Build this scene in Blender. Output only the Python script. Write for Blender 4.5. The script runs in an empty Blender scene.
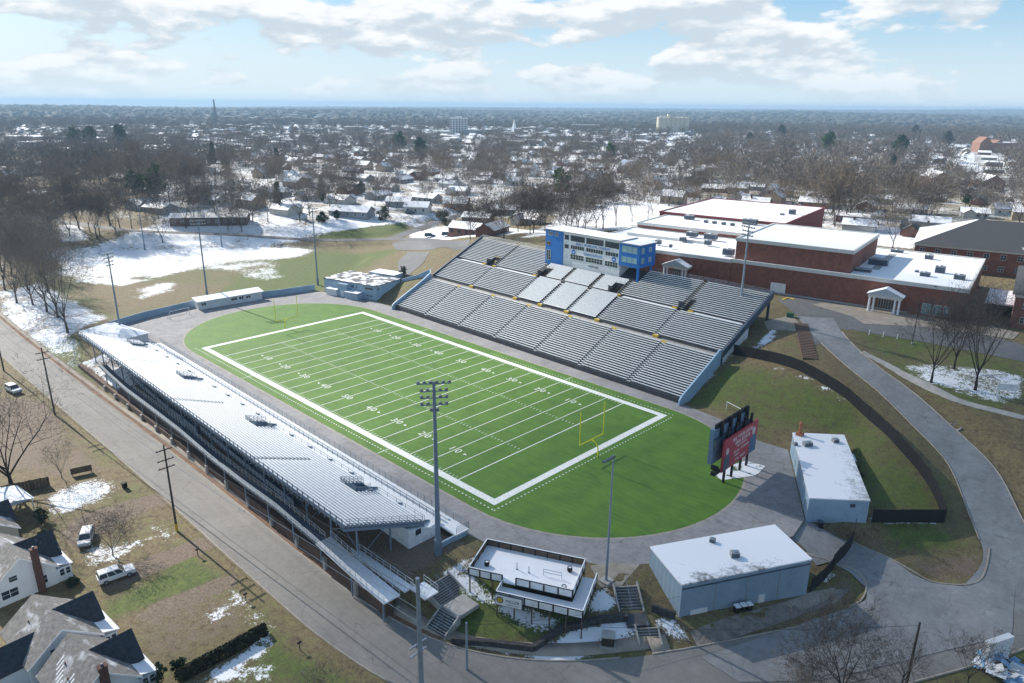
import bpy, bmesh, math, random
import numpy as np
from mathutils import Vector, Matrix
random.seed(7); RNG = np.random.default_rng(7)
SC = bpy.context.scene
COL = SC.collection
PI = math.pi
def R(d): return math.radians(d)
# ------------------------------------------------------------------ camera (solved from the field corners)
CAM = np.array([185.96, -74.48, 62.79]); YAW, PITCH, ROLL, FPX = R(134.226), R(18.167), R(.5337), 720.95
def cam_axes():
    cy, sy, cp, sp = math.cos(YAW), math.sin(YAW), math.cos(PITCH), math.sin(PITCH)
    f = np.array([cy*cp, sy*cp, -sp]); r = np.array([sy, -cy, 0.]); u = np.cross(r, f)
    c, s = math.cos(ROLL), math.sin(ROLL)
    return np.array([c*r+s*u, -s*r+c*u, f])
CM = cam_axes()
cd = bpy.data.cameras.new('camera'); cam = bpy.data.objects.new('camera', cd); COL.objects.link(cam)
cd.sensor_width = 36; cd.lens = FPX/1024*36; cd.clip_start = 1; cd.clip_end = 60000
mw = Matrix.Identity(4)
for i in range(3):
    mw[i][0] = CM[0][i]; mw[i][1] = CM[1][i]; mw[i][2] = -CM[2][i]; mw[i][3] = CAM[i]
cam.matrix_world = mw; SC.camera = cam

# ------------------------------------------------------------------ terrain heights
def sstep(t): t = np.clip(t, 0, 1); return t*t*(3-2*t)
def poly_sd(x, y, P):
    """signed distance to polygon, negative inside"""
    P = np.asarray(P, float); d = np.full(x.shape, 1e18); ins = np.zeros(x.shape, bool)
    for i in range(len(P)):
        a, b = P[i-1], P[i]; e = b-a; L2 = e@e+1e-12
        t = np.clip(((x-a[0])*e[0]+(y-a[1])*e[1])/L2, 0, 1)
        d = np.minimum(d, (x-a[0]-t*e[0])**2+(y-a[1]-t*e[1])**2)
        c = (a[1] > y) != (b[1] > y)
        xi = a[0]+(y-a[1])*(e[0])/(e[1] if abs(e[1]) > 1e-12 else 1e-12)
        ins ^= c & (x < xi)
    d = np.sqrt(d); return np.where(ins, -d, d)
def line_near(x, y, L):
    """distance to a polyline of (x,y,z,halfwidth) with z and halfwidth there"""
    L = np.asarray(L, float); D = np.full(x.shape, 1e18); Z = np.zeros(x.shape); H = np.zeros(x.shape)
    for i in range(len(L)-1):
        a, b = L[i], L[i+1]; e = (b-a)[:2]; L2 = e@e
        t = np.clip(((x-a[0])*e[0]+(y-a[1])*e[1])/L2, 0, 1)
        d = (x-a[0]-t*e[0])**2+(y-a[1]-t*e[1])**2; m = d < D
        D = np.where(m, d, D); Z = np.where(m, a[2]+t*(b[2]-a[2]), Z); H = np.where(m, a[3]+t*(b[3]-a[3]), H)
    return np.sqrt(D), Z, H
def smooth_line(L, n=6):
    L = np.asarray(L, float); out = []
    for i in range(len(L)-1):
        p0, p1, p2, p3 = L[max(i-1, 0)], L[i], L[i+1], L[min(i+2, len(L)-1)]
        for k in range(n):
            t = k/n; out.append(.5*((2*p1)+(p2-p0)*t+(2*p0-5*p1+4*p2-p3)*t*t+(3*p1-p0-3*p2+p3)*t**3))
    out.append(L[-1]); return np.array(out)
def zst(x): return -1.2-.0107*(np.asarray(x, float)+40)
STREET = smooth_line([(-420, -34, -.6, 4), (-150, -36, -.8, 4), (-40, -36.2, -1.2, 3.9), (50, -33.9, -2.16, 3.9), (100, -33.1, -2.7, 3.9), (118, -32.2, -2.9, 4), (131, -29.2, -3., 4.4), (142, -22.5, -3.1, 5), (152, -12, -3.2, 6), (160, 1, -3.2, 6), (167, 13, -3, 6), (175, 28, -2.7, 6), (190, 60, -2.4, 6), (230, 150, -2, 6)])
ACCESS = smooth_line([(177, 33, -2.4, 5.5), (176.5, 43, -1.4, 4.6), (171, 53, .3, 3.8), (164.5, 63.5, 3.2, 3.7), (155.5, 71.3, 5.6, 3.6), (147, 78.2, 7.6, 3.5), (138.8, 83.6, 9.2, 3.4), (131.5, 89.2, 10.7, 3.4), (124.5, 96.5, 11.7, 3.8), (118, 106, 12, 4.5)])
DRIVE = smooth_line([(168, 25, -2.8, 4.5), (161, 29, -2.2, 4.0), (154, 28, -1.1, 3.4), (147, 28.5, -.1, 3.6), (143, 30, 0, 4)])
BACKROAD = smooth_line([(-330, 5, 5, 3.5), (-230, 25, 5.5, 3.5), (-180, 45, 4.5, 3), (-150, 78, 2.5, 3), (-118, 104, 1, 3), (-92, 128, 2, 3.2), (-66, 132, 4.5, 3.5), (-38, 118, 7.5, 3.5), (-20, 112, 9.5, 4), (0, 112, 11.5, 4), (20, 114, 12, 3.5)])
BACKROAD2 = smooth_line([(-92, 128, 2, 3), (-100, 150, 3, 3.2), (-112, 190, 5, 3.2), (-140, 260, 7, 3.2), (-190, 400, 8, 3.2)])
CP = [(-44, -22, -.1), (-60, -24, -.3), (-80, -24, -.2), (-30, -24, -.2), (-14, -25, 0), (50, -20, 0), (100, -20, 0), (50, 20, 0), (0, 20, 0), (110, 20, 0), (130, 25, 0), (-30, 25, 0),
 (117, -14, 0), (121, -12, -.2), (125, -17, -1.2), (132, -14, -1.4), (138, -12, -2), (131, -9, -.6), (137, -3.2, 0), (142.5, -3.5, -1.6), (141, -7, -1.8), (144, -6.5, -2), (129, -21, -2.6), (124.5, -21.2, -2.3), (124.5, -24, -2.9), (121.6, -21, -1.3), (122, -18, -.9), (136, -18, -2.5),
 (112, 61, .3), (126, 59, .3), (135, 60, 1.5), (142, 62, 2.6), (147, 55, 1.2), (152, 47, .6), (158, 40, 0), (160, 45, .5), (150, 59, 4.0), (111, 77, 7.2), (120, 76, 8.2), (128, 73.5, 8.7), (141, 69.2, 7.1), (153.5, 60, 4.6), (162, 52, 1.4), (165, 47, 0), (118, 66, 3.8), (130, 66, 5), (140, 64, 4.2),
 (112, 88, 10.5), (112, 95, 12), (105, 104, 12), (60, 75, 5), (60, 90, 10), (20, 75, 5), (20, 90, 10), (90, 75, 5), (90, 90, 10), (60, 105, 12), (100, 115, 12), (150, 120, 12), (190, 135, 12), (130, 106, 12), (128.5, 100, 12), (148, 108, 11.6), (170, 112, 11),
 (134, 95, 10.7), (146, 86, 9.4), (156, 80, 8.3), (160, 74.5, 7), (150, 88, 9.9), (152, 98, 10.3), (159, 88, 9.6), (175, 90, 9), (168, 72, 6), (176, 60, 2.6), (190, 70, 4), (195, 100, 8.5),
 (160, 20, -3), (170, 40, -2), (176, 20, -3), (185, 30, -2.6),
 (-3, 66, 1.5), (-6, 76, 5.2), (-6, 86, 7), (-5, 98, 9), (-20, 75, 3.2), (-20, 90, 6), (-22, 104, 8.6), (-42, 72, .4), (-50, 84, 1), (-42, 92, 3.6), (-40, 108, 6.4), (-62, 118, 4), (-75, 105, 1.2), (-90, 118, .6), (-105, 90, 0), (-130, 62, 0), (-150, 35, 0), (-100, 30, 0), (-100, 0, 0), (-140, 0, 0), (-165, 10, .5), (-60, 50, 0), (-60, 0, 0),
 (-158, 60, 2), (-165, 75, 5), (-140, 95, 3.6), (-150, 110, 6.5), (-125, 122, 4), (-185, 60, 6), (-195, 90, 8), (-115, 145, 5), (-205, 20, 6), (-210, -10, 4.5), (-180, -15, 2), (-130, -22, -.4), (-200, -30, 0),
 (-70, 160, 7), (-30, 150, 10), (20, 150, 12), (60, 200, 12), (-60, 260, 9), (60, 320, 9), (200, 250, 10), (200, 330, 9), (-200, 200, 8), (-400, 0, 6), (-400, 250, 7), (-200, 450, 7), (100, 550, 6), (400, 300, 7), (500, 600, 6), (-700, -100, 5), (-700, 500, 5), (0, 1000, 5), (700, 1000, 5),
 (60, -50, -2.1), (100, -60, -2.7), (0, -50, -1.7), (60, -90, -2.2), (-150, -60, -.5), (-400, -100, 0), (140, -60, -3), (200, -20, -3), (230, 60, -2), (260, 120, 4), (200, -150, -3)]
CP = np.array(CP, float); S_ = 100.
def _k(r2): return np.where(r2 > 0, r2*np.log(r2+1e-30)*.5, 0)
_n = len(CP); _A = np.zeros((_n+3, _n+3)); _q = CP[:, :2]/S_
_d2 = ((_q[:, None]-_q[None])**2).sum(-1); _A[:_n, :_n] = _k(_d2)+1e-4*np.eye(_n); _A[:_n, _n] = 1; _A[:_n, _n+1:] = _q; _A[_n, :_n] = 1; _A[_n+1:, :_n] = _q.T
_w = np.linalg.solve(_A, np.r_[CP[:, 2], 0, 0, 0])
def tps(x, y):
    out = np.zeros(x.shape); f = out.ravel(); X, Y = x.ravel()/S_, y.ravel()/S_
    for s in range(0, len(X), 20000):
        q = np.stack([X[s:s+20000], Y[s:s+20000]], 1); d2 = ((q[:, None]-_q[None])**2).sum(-1)
        f[s:s+20000] = _k(d2)@_w[:_n]+_w[_n]+q@_w[_n+1:]
    return out
PLAT = [(-43, -15), (-48, 8), (-46, 32), (-39, 58), (-28, 62), (-9, 62), (4, 61.5), (111, 58.8), (124, 57.5), (133, 53.5), (137, 53), (141, 59), (146, 57), (158, 38), (155, 31), (150, 24), (147.5, 20), (138.2, 2.5), (135, -2.5), (128, -5), (119, -10.5), (113.5, -13), (113, -27.3), (-12, -27.3), (-13, -18)]
FIELD2 = [(-48, -14), (-75, -19), (-140, -8), (-165, 15), (-150, 45), (-125, 75), (-95, 105), (-70, 96), (-46, 66), (-42, 58), (-49, 30), (-50, 8)]
PLATEAU = [(92, 104), (112, 100), (118, 112), (132, 108), (200, 128), (215, 330), (10, 330), (-5, 150), (22, 112), (50, 108)]
SOUTH = [(-420, -30.3), (-60, -30), (-12, -27.6), (118, -27.4), (131, -24), (137, -20.6), (147.6, -11), (151.4, -3), (156.4, 8), (161, 20.5), (161, 25), (168, 34), (180, 34), (205, 80), (300, 150), (300, -320), (-420, -320)]
BASE0 = [(113, -27.3), (113, -17), (118, -17), (118, -27.3)]
def height(x, y):
    x = np.atleast_1d(np.asarray(x, float)); y = np.atleast_1d(np.asarray(y, float))
    far = np.hypot(x-20, y-80); w = sstep((far-500)/700)
    h = np.where(far < 1250, tps(np.clip(x, -1300, 1300), np.clip(y, -1300, 1300)), 0)*(1-w)+5*w
    def lay(h, P, z, b):
        s = sstep(1-poly_sd(x, y, P)/b); return h*(1-s)+z*s
    h = lay(h, FIELD2, 0, 6.); h = lay(h, PLATEAU, 12., 9.)
    bS = np.where((x > -12) & (x < 119), .5, np.where(x < -12, 5., 3.))
    h = lay(h, SOUTH, zst(x), bS)
    h = lay(h, PLAT, 0, np.where((x > -14) & (x < 118) & (y < 0), .9, 2.5))
    for L, f in ((BACKROAD2, 8.), (BACKROAD, 8.), (STREET, 3.), (ACCESS, 4.), (DRIVE, 2.5)):
        D, Z, H = line_near(x, y, L); s = sstep(1-(D-H-.4)/f); h = h*(1-s)+Z*s
    # far hills: gentle waves and a ridge at the horizon
    fr = np.hypot(x-CAM[0], y-CAM[1])
    h = h+sstep((fr-1500)/1500)*(6*np.sin(x/900.)*np.sin(y/1100.+1)-3)
    az = np.arctan2(y-CAM[1], x-CAM[0])-YAW                       # wooded hills: nearer and higher on the left
    h = h+np.exp(-((fr-3300)/1100)**2)*17*sstep((az+.02)/.3)*(1+.25*np.sin(fr/300.+x/500.))
    h = h+np.exp(-((fr-5200)/1300)**2)*(17+6*np.sin(az*13)+3*np.sin(az*37+2))
    h = h+np.exp(-((fr-9500)/2600)**2)*(22+6*np.sin(az*9+1)+3*np.sin(az*31))+10*np.exp(-((az+.045)/.03)**2)*np.exp(-((fr-9500)/1500)**2)
    h = h+sstep((fr-10000)/4000)*(12+7*np.sin(x/1700.+.6)+5*np.sin(y/1300.+x/2600.))-fr*fr/1.45e7-sstep((fr-5500)/8000)*az*75
    return h
def axis(lo, hi, step, far):
    a = list(np.arange(lo, hi+.01, step)); s = step; p = hi
    while p < far: s *= 1.13; p += s; a.append(p)
    s = step; p = lo; b = []
    while p > -far: s *= 1.13; p -= s; b.append(p)
    return np.array(b[::-1]+a)
gx = axis(-190, 200, 1.5, 17000); gy = axis(-78, 190, 1.5, 17000)
GX, GY = np.meshgrid(gx, gy, indexing='ij'); GXf, GYf = GX.ravel(), GY.ravel(); GZ2 = height(GXf, GYf).reshape(GX.shape); GZ = GZ2.ravel()
def hzv(x, y):
    x = np.atleast_1d(np.asarray(x, float)); y = np.atleast_1d(np.asarray(y, float))
    i = np.clip(np.searchsorted(gx, x)-1, 0, len(gx)-2); j = np.clip(np.searchsorted(gy, y)-1, 0, len(gy)-2)
    a = np.clip((x-gx[i])/(gx[i+1]-gx[i]), 0, 1); b = np.clip((y-gy[j])/(gy[j+1]-gy[j]), 0, 1)
    return GZ2[i, j]*(1-a)*(1-b)+GZ2[i+1, j]*a*(1-b)+GZ2[i, j+1]*(1-a)*b+GZ2[i+1, j+1]*a*b
def hz(x, y): return float(hzv(x, y)[0])
def at(u, v, z=None):
    """the ground point a pixel of the photograph looks at"""
    d = CM.T@np.array([(u-512)/FPX, (341.5-v)/FPX, 1.])
    if z is not None: t = (z-CAM[2])/d[2]; w = CAM+t*d; return w
    ts = np.concatenate([np.linspace(60, 500, 900), np.linspace(501, 4000, 2500)])
    P = CAM[None]+ts[:, None]*d[None]; H = hzv(P[:, 0], P[:, 1]); b = np.nonzero(P[:, 2] < H)[0]
    if not len(b): return P[-1]
    i = b[0]; lo, hi = ts[max(i-1, 0)], ts[i]
    for _ in range(14):
        m = (lo+hi)/2; w = CAM+m*d
        if w[2] < hz(w[0], w[1]): hi = m
        else: lo = m
    w = CAM+hi*d; w[2] = hz(w[0], w[1]); return w

# ------------------------------------------------------------------ object helpers
def link(o, parent=None):
    COL.objects.link(o)
    if parent is not None: o.parent = parent
    return o
LABELS = {}
def tag(o, label=None, cat=None, group=None, kind=None):
    if label: o['label'] = label; LABELS.setdefault(label, []).append(o.name)
    if cat: o['category'] = cat
    if group: o['group'] = group
    if kind: o['kind'] = kind
    return o
def thing(name, label, cat, loc=(0, 0, 0), rz=0, group=None):
    o = bpy.data.objects.new(name, None); o.empty_display_size = .5; link(o)
    o.location = loc; o.rotation_euler = (0, 0, rz); return tag(o, label, cat, group)
def copy_tree(o, parent=None):
    c = o.copy(); COL.objects.link(c)
    if parent is not None: c.parent = parent
    for ch in list(o.children): copy_tree(ch, c)
    return c
class MB:
    def __init__(s): s.v = []; s.f = []; s.m = []; s.mi = 0
    def add(s, vs, fs):
        b = len(s.v); s.v.extend([tuple(map(float, p)) for p in vs]); s.f.extend([tuple(b+i for i in f) for f in fs]); s.m.extend([s.mi]*len(fs)); return s
    def box(s, x0, x1, y0, y1, z0, z1, rz=0, c=None):
        P = [(x0, y0, z0), (x1, y0, z0), (x1, y1, z0), (x0, y1, z0), (x0, y0, z1), (x1, y0, z1), (x1, y1, z1), (x0, y1, z1)]
        if rz:
            cx, cy = c if c else ((x0+x1)/2, (y0+y1)/2); a, b = math.cos(rz), math.sin(rz)
            P = [(cx+(p[0]-cx)*a-(p[1]-cy)*b, cy+(p[0]-cx)*b+(p[1]-cy)*a, p[2]) for p in P]
        return s.add(P, [(0, 3, 2, 1), (4, 5, 6, 7), (0, 1, 5, 4), (1, 2, 6, 5), (2, 3, 7, 6), (3, 0, 4, 7)])
    def quad(s, *P): return s.add(P, [tuple(range(len(P)))])
    def prism(s, P, z0, z1):
        n = len(P); 
        if sum(P[i-1][0]*P[i][1]-P[i][0]*P[i-1][1] for i in range(n)) < 0: P = P[::-1]
        zz0 = z0 if hasattr(z0, '__len__') else [z0]*n; zz1 = z1 if hasattr(z1, '__len__') else [z1]*n
        return s.add([(p[0], p[1], zz0[i]) for i, p in enumerate(P)]+[(p[0], p[1], zz1[i]) for i, p in enumerate(P)],
                     [tuple(range(n-1, -1, -1)), tuple(range(n, 2*n))]+[(i, (i+1) % n, n+(i+1) % n, n+i) for i in range(n)])
    def extrude_x(s, prof, x0, x1):
        """closed profile of (y,z) extruded along x"""
        n = len(prof); return s.add([(x0, p[0], p[1]) for p in prof]+[(x1, p[0], p[1]) for p in prof],
                     [tuple(range(n)), tuple(range(2*n-1, n-1, -1))]+[(i, n+i, n+(i+1) % n, (i+1) % n) for i in range(n)])
    def tube(s, a, b, r0, r1=None, n=8, cap=True):
        a, b = Vector(a), Vector(b); r1 = r0 if r1 is None else r1; d = b-a
        if d.length < 1e-6: return s
        d.normalize(); e = d.cross(Vector((0, 0, 1)) if abs(d.z) < .95 else Vector((1, 0, 0))).normalized(); g = d.cross(e)
        P = []
        for c, r in ((a, r0), (b, r1)):
            for i in range(n):
                t = 2*PI*i/n; P.append(c+e*(r*math.cos(t))+g*(r*math.sin(t)))
        F = [(i, (i+1) % n, n+(i+1) % n, n+i) for i in range(n)]
        if cap: F += [tuple(range(n-1, -1, -1)), tuple(range(n, 2*n))]
        return s.add(P, F)
    def path(s, pts, r, n=6):
        for a, b in zip(pts[:-1], pts[1:]): s.tube(a, b, r, n=n)
        return s
    def lathe(s, c, prof, n=16):
        P = []; F = []; k = len(prof)
        for i in range(n):
            t = 2*PI*i/n
            for r, z in prof: P.append((c[0]+r*math.cos(t), c[1]+r*math.sin(t), c[2]+z))
        for i in range(n):
            j = (i+1) % n
            for q in range(k-1): F.append((i*k+q, j*k+q, j*k+q+1, i*k+q+1))
        return s.add(P, F)
    def build(s, name, mats, parent=None, smooth=False, bevel=0):
        me = bpy.data.meshes.new(name); me.from_pydata(s.v, [], s.f)
        for m in (mats if isinstance(mats, (list, tuple)) else [mats]): me.materials.append(m)
        if any(s.m): me.polygons.foreach_set('material_index', s.m)
        bm = bmesh.new(); bm.from_mesh(me); bmesh.ops.recalc_face_normals(bm, faces=bm.faces); bm.to_mesh(me); bm.free()
        if smooth: me.polygons.foreach_set('use_smooth', [True]*len(me.polygons))
        o = bpy.data.objects.new(name, me); link(o, parent)
        if bevel:
            md = o.modifiers.new('b', 'BEVEL'); md.width = bevel; md.segments = 2; md.limit_method = 'ANGLE'
        return o
def raw_mesh(name, V, F, mat, parent=None, attrs=None, smooth=False):
    """V (n,3) array, F (m,k) array of same sized faces"""
    V = np.asarray(V, np.float32); F = np.asarray(F, np.int32); me = bpy.data.meshes.new(name)
    me.vertices.add(len(V)); me.vertices.foreach_set('co', V.ravel()); k = F.shape[1]
    me.loops.add(F.size); me.loops.foreach_set('vertex_index', F.ravel()); me.polygons.add(len(F))
    me.polygons.foreach_set('loop_start', np.arange(len(F), dtype=np.int32)*k)
    try: me.polygons.foreach_set('loop_total', np.full(len(F), k, np.int32))
    except Exception: pass
    if smooth: me.polygons.foreach_set('use_smooth', np.ones(len(F), bool))
    me.update(calc_edges=True); me.validate()
    for n_, a in (attrs or {}).items():
        at_ = me.attributes.new(n_, 'FLOAT', 'POINT'); at_.data.foreach_set('value', np.asarray(a, np.float32))
    for m in (mat if isinstance(mat, (list, tuple)) else [mat]): me.materials.append(m)
    o = bpy.data.objects.new(name, me); link(o, parent); return o
def text_mesh(txt, size, extr=.02):
    cu = bpy.data.curves.new('txt', 'FONT'); cu.body = txt; cu.size = size; cu.extrude = extr; cu.align_x = 'CENTER'; cu.align_y = 'CENTER'; cu.resolution_u = 2
    ob = bpy.data.objects.new('txt', cu); COL.objects.link(ob); dg = bpy.context.evaluated_depsgraph_get()
    me = bpy.data.meshes.new_from_object(ob.evaluated_get(dg)); bpy.data.objects.remove(ob); bpy.data.curves.remove(cu)
    return me
def add_text(mb, txt, size, M, extr=.02, wide=1.):
    me = text_mesh(txt, size, extr); vs = [M@Vector((v.co.x*wide, v.co.y, v.co.z)) for v in me.vertices]; mb.add(vs, [tuple(p.vertices) for p in me.polygons]); bpy.data.meshes.remove(me)

# ------------------------------------------------------------------ materials
class NT:
    def __init__(s, name):
        s.m = bpy.data.materials.new(name); s.m.use_nodes = True; s.t = s.m.node_tree; s.n = s.t.nodes; s.b = s.n['Principled BSDF']; s.geo = s.n.new('ShaderNodeNewGeometry').outputs['Position']
    def l(s, a, b): s.t.links.new(a, b)
    def _in(s, sock, v):
        if hasattr(v, 'is_linked') or isinstance(v, bpy.types.NodeSocket): s.l(v, sock)
        elif isinstance(v, (tuple, list)) and len(v) == 3 and sock.type == 'RGBA': sock.default_value = (*v, 1)
        else: sock.default_value = v
    def noise(s, scale, detail=3, rough=.55, vec=None, stretch=None):
        n = s.n.new('ShaderNodeTexNoise'); n.inputs['Scale'].default_value = scale; n.inputs['Detail'].default_value = detail; n.inputs['Roughness'].default_value = rough
        v = vec or s.geo
        if stretch: v = s.vmul(v, stretch)
        s.l(v, n.inputs['Vector']); return n.outputs['Fac']
    def vmul(s, v, k):
        n = s.n.new('ShaderNodeVectorMath'); n.operation = 'MULTIPLY'; s.l(v, n.inputs[0]); n.inputs[1].default_value = k; return n.outputs[0]
    def math(s, op, a, b=0., clamp=False):
        n = s.n.new('ShaderNodeMath'); n.operation = op; n.use_clamp = clamp; s._in(n.inputs[0], a); s._in(n.inputs[1], b); return n.outputs[0]
    def ramp(s, v, lo, hi, a=0., b=1.):
        n = s.n.new('ShaderNodeMapRange'); s._in(n.inputs[0], v); s._in(n.inputs[1], lo); s._in(n.inputs[2], hi); s._in(n.inputs[3], a); s._in(n.inputs[4], b); return n.outputs[0]
    def mix(s, f, a, b):
        n = s.n.new('ShaderNodeMix'); n.data_type = 'RGBA'; s._in(n.inputs[0], f); s._in(n.inputs[6], a); s._in(n.inputs[7], b); return n.outputs[2]
    def attr(s, name):
        n = s.n.new('ShaderNodeAttribute'); n.attribute_name = name; return n.outputs['Fac']
    def sep(s, v=None):
        n = s.n.new('ShaderNodeSeparateXYZ'); s.l(v or s.geo, n.inputs[0]); return n.outputs
    def bump(s, h, st=.3, d=.05):
        n = s.n.new('ShaderNodeBump'); n.inputs['Strength'].default_value = st; n.inputs['Distance'].default_value = d; s.l(h, n.inputs['Height']); s.l(n.outputs[0], s.b.inputs['Normal'])
    def objpos(s):
        n = s.n.new('ShaderNodeTexCoord'); return n.outputs['Object']
    def objrand(s):
        n = s.n.new('ShaderNodeObjectInfo'); return n.outputs['Random']
    def done(s, col=None, rough=None, metal=None, spec=None):
        for k, v in (('Base Color', col), ('Roughness', rough), ('Metallic', metal), ('Specular IOR Level', spec)):
            if v is not None: s._in(s.b.inputs[k], v)
        return s.m
def mat(name, col, rough=.7, var=.15, scale=1.5, metal=0., spec=None):
    t = NT(name); n = t.noise(scale, 4); lo = tuple(c*(1-var) for c in col); hi = tuple(min(1, c*(1+var)) for c in col)
    c = t.mix(t.ramp(n, .3, .7), lo, hi); return t.done(c, rough, metal, spec)
SNOW = (.82, .84, .88)
def snowy(name, col, cover, scale=.35, rough=.8, var=.2, soft=.08):
    """roofing with snow lying in patches: cover 0..1"""
    t = NT(name); n = t.noise(scale, 5, .6); n2 = t.noise(2.2, 3); base = t.mix(t.ramp(n2, .3, .7), tuple(c*(1-var) for c in col), tuple(c*(1+var) for c in col))
    th = .5+(.5-cover)*.62; f = t.ramp(n, th-soft*.5, th+soft*.5); z = t.n.new('ShaderNodeNewGeometry'); nz = t.sep(z.outputs['Normal'])[2]; f = t.math('MULTIPLY', f, t.ramp(nz, .3, .55))
    return t.done(t.mix(f, base, SNOW), rough)
M = {}
M['white'] = mat('white_paint', (.72, .74, .76), .5); M['offwhite'] = mat('offwhite_wall', (.62, .64, .66), .7, .08, .5)
M['bluegrey'] = mat('pale_blue_grey_wall', (.3, .41, .52), .7, .12, .4); M['paleblue'] = mat('pale_blue_steel', (.32, .47, .62), .5, .1)
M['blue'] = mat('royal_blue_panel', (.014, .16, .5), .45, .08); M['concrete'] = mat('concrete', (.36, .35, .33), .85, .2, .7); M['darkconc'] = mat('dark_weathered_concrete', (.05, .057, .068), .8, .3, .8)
M['brick'] = mat('red_brown_brick', (.21, .085, .06), .85, .22, .9); M['brickL'] = mat('orange_brick', (.24, .125, .085), .85, .2, .4); M['redmetal'] = mat('dull_red_wall', (.22, .05, .05), .7)
M['trim'] = mat('pale_trim', (.6, .6, .57), .6, .08); M['steel'] = mat('galvanised_steel', (.3, .36, .43), .45, .15, 1, .5); M['dsteel'] = mat('dark_blue_steel', (.06, .085, .12), .5, .2)
M['alu'] = mat('aluminium_plank', (.8, .82, .84), .42, .08, .8, .25); M['black'] = mat('black_mesh', (.012, .013, .015), .8); M['wood'] = mat('weathered_wood', (.12, .085, .06), .85, .3, 2)
M['pole'] = mat('wooden_pole', (.075, .06, .05), .9, .25); M['glass'] = mat('dark_window_glass', (.03, .045, .06), .12, .2, .5, 0, .8); M['cglass'] = mat('pale_green_glass', (.25, .42, .45), .15, .15, .4, 0, .8)
M['yellow'] = mat('yellow_paint', (.62, .42, .03), .5); M['goal'] = mat('goal_yellow', (.85, .75, .03), .4); M['redsign'] = mat('red_sign_panel', (.38, .03, .05), .5, .05); M['signwhite'] = mat('sign_white', (.75, .75, .75), .5, .05)
M['chair'] = mat('grey_chairback', (.68, .7, .71), .45, .08); M['dark'] = mat('painted_shade_black', (.015, .017, .02), .9); M['rubber'] = mat('tyre_rubber', (.02, .02, .02), .8); M['carwhite'] = mat('white_car_paint', (.7, .71, .72), .25, .03, 1, 0, .6)
M['shingle'] = snowy('grey_shingle_with_snow_dust', (.19, .182, .172), .24, .45, .9, .3, .25); M['shingleShade'] = snowy('shade_painted_shingle_with_snow_dust', (.04, .046, .058), .1, .5, .9, .3, .2); M['chimney'] = mat('chimney_brick', (.1, .05, .042), .9, .3, 3)
M['siding'] = mat('white_siding', (.7, .72, .74), .6, .06, .5); M['snow'] = mat('snow', SNOW, .7, .04, .5); M['hvac'] = mat('grey_roof_unit', (.3, .31, .32), .6, .2); M['orange'] = mat('orange_pipe', (.36, .14, .07), .7)
M['dirt'] = mat('red_dirt', (.17, .1, .062), .95, .3, .6); M['tarp'] = mat('blue_tarp', (.2, .36, .55), .5); M['green'] = mat('green_box', (.03, .12, .06), .6)
M['wallbrown'] = mat('brown_block_wall', (.1, .065, .05), .9, .3, .8); M['stone'] = mat('dark_stone', (.05, .05, .052), .9, .5, 2.5)
M['roofwhite'] = snowy('snow_covered_flat_roof', (.33, .34, .35), .9, .06, .7); M['roofpatch'] = snowy('snow_patched_roof', (.12, .12, .125), .48, .35); M['roofsnow'] = snowy('snowy_shingle_roof', (.1, .095, .09), .72, .3)
M['roofdark'] = snowy('dark_shingle_roof_with_little_snow', (.045, .048, .052), .13, .12); M['metalroof'] = snowy('white_metal_roof', (.42, .47, .52), .7, .12)
# ------------------------------------------------------------------ the ground, one sheet
nx, ny = len(gx), len(gy); ii = np.arange(nx*ny).reshape(nx, ny)
GF = np.stack([ii[:-1, :-1].ravel(), ii[1:, :-1].ravel(), ii[1:, 1:].ravel(), ii[:-1, 1:].ravel()], 1)
def pw(*uv): return [tuple(at(u, v)[:2]) for u, v in uv]
def soft(P, b): return sstep(.5-poly_sd(GXf, GYf, P)/(2*b))
snow = np.zeros(len(GXf)); green = np.full(len(GXf), .3); dirt = np.zeros(len(GXf))
def paint(arr, P, val, b): s = soft(P, b); arr[:] = arr*(1-s)+val*s
rr = np.hypot(GXf-60, GYf-60)
snow += .56*sstep((rr-150)/60)*(GYf > -40)        # the town beyond: snow still lying between the houses
paint(snow, pw((0, 150), (150, 150), (160, 236), (95, 240), (60, 285), (0, 290)), .3, 8)
paint(snow, pw((700, 165), (1023, 165), (1023, 225), (900, 225), (830, 205), (700, 200)), .44, 8)
paint(snow, [(92, 98), (112, 94), (126, 104), (140, 100), (230, 128), (230, 60), (92, 60)], .03, 3)
paint(snow, FIELD2, .08, 6); paint(green, FIELD2, .47, 8); paint(snow, pw((520, 238), (555, 218), (600, 203), (660, 203), (675, 212), (640, 228), (600, 232)), .72, 5); paint(snow, pw((845, 214), (860, 222), (915, 232), (915, 250), (870, 245)), .75, 4)
# old practice field: snow over the back half, dry grass in front, green by the shed
paint(snow, pw((58, 276), (110, 280), (160, 277), (205, 268), (238, 262), (300, 257), (318, 250), (290, 245), (200, 246), (110, 247), (50, 249)), .74, 7)
paint(snow, pw((205, 268), (240, 262), (280, 262), (290, 278), (262, 281), (225, 272)), .5, 6); paint(snow, pw((130, 290), (165, 281), (182, 283), (172, 292), (140, 300)), .55, 4)
paint(snow, pw((80, 262), (105, 276), (150, 280), (120, 287), (75, 282)), .6, 3); paint(green, pw((225, 292), (262, 270), (320, 254), (395, 250), (360, 268), (318, 290)), .95, 8); paint(green, pw((80, 285), (150, 284), (220, 285), (210, 298), (120, 312)), .22, 6)
paint(snow, pw((100, 246), (150, 226), (195, 222), (230, 218), (290, 214), (300, 226), (300, 242), (230, 245)), .7, 4); paint(snow, pw((60, 242), (60, 226), (75, 222), (86, 240)), .9, 3)
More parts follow.
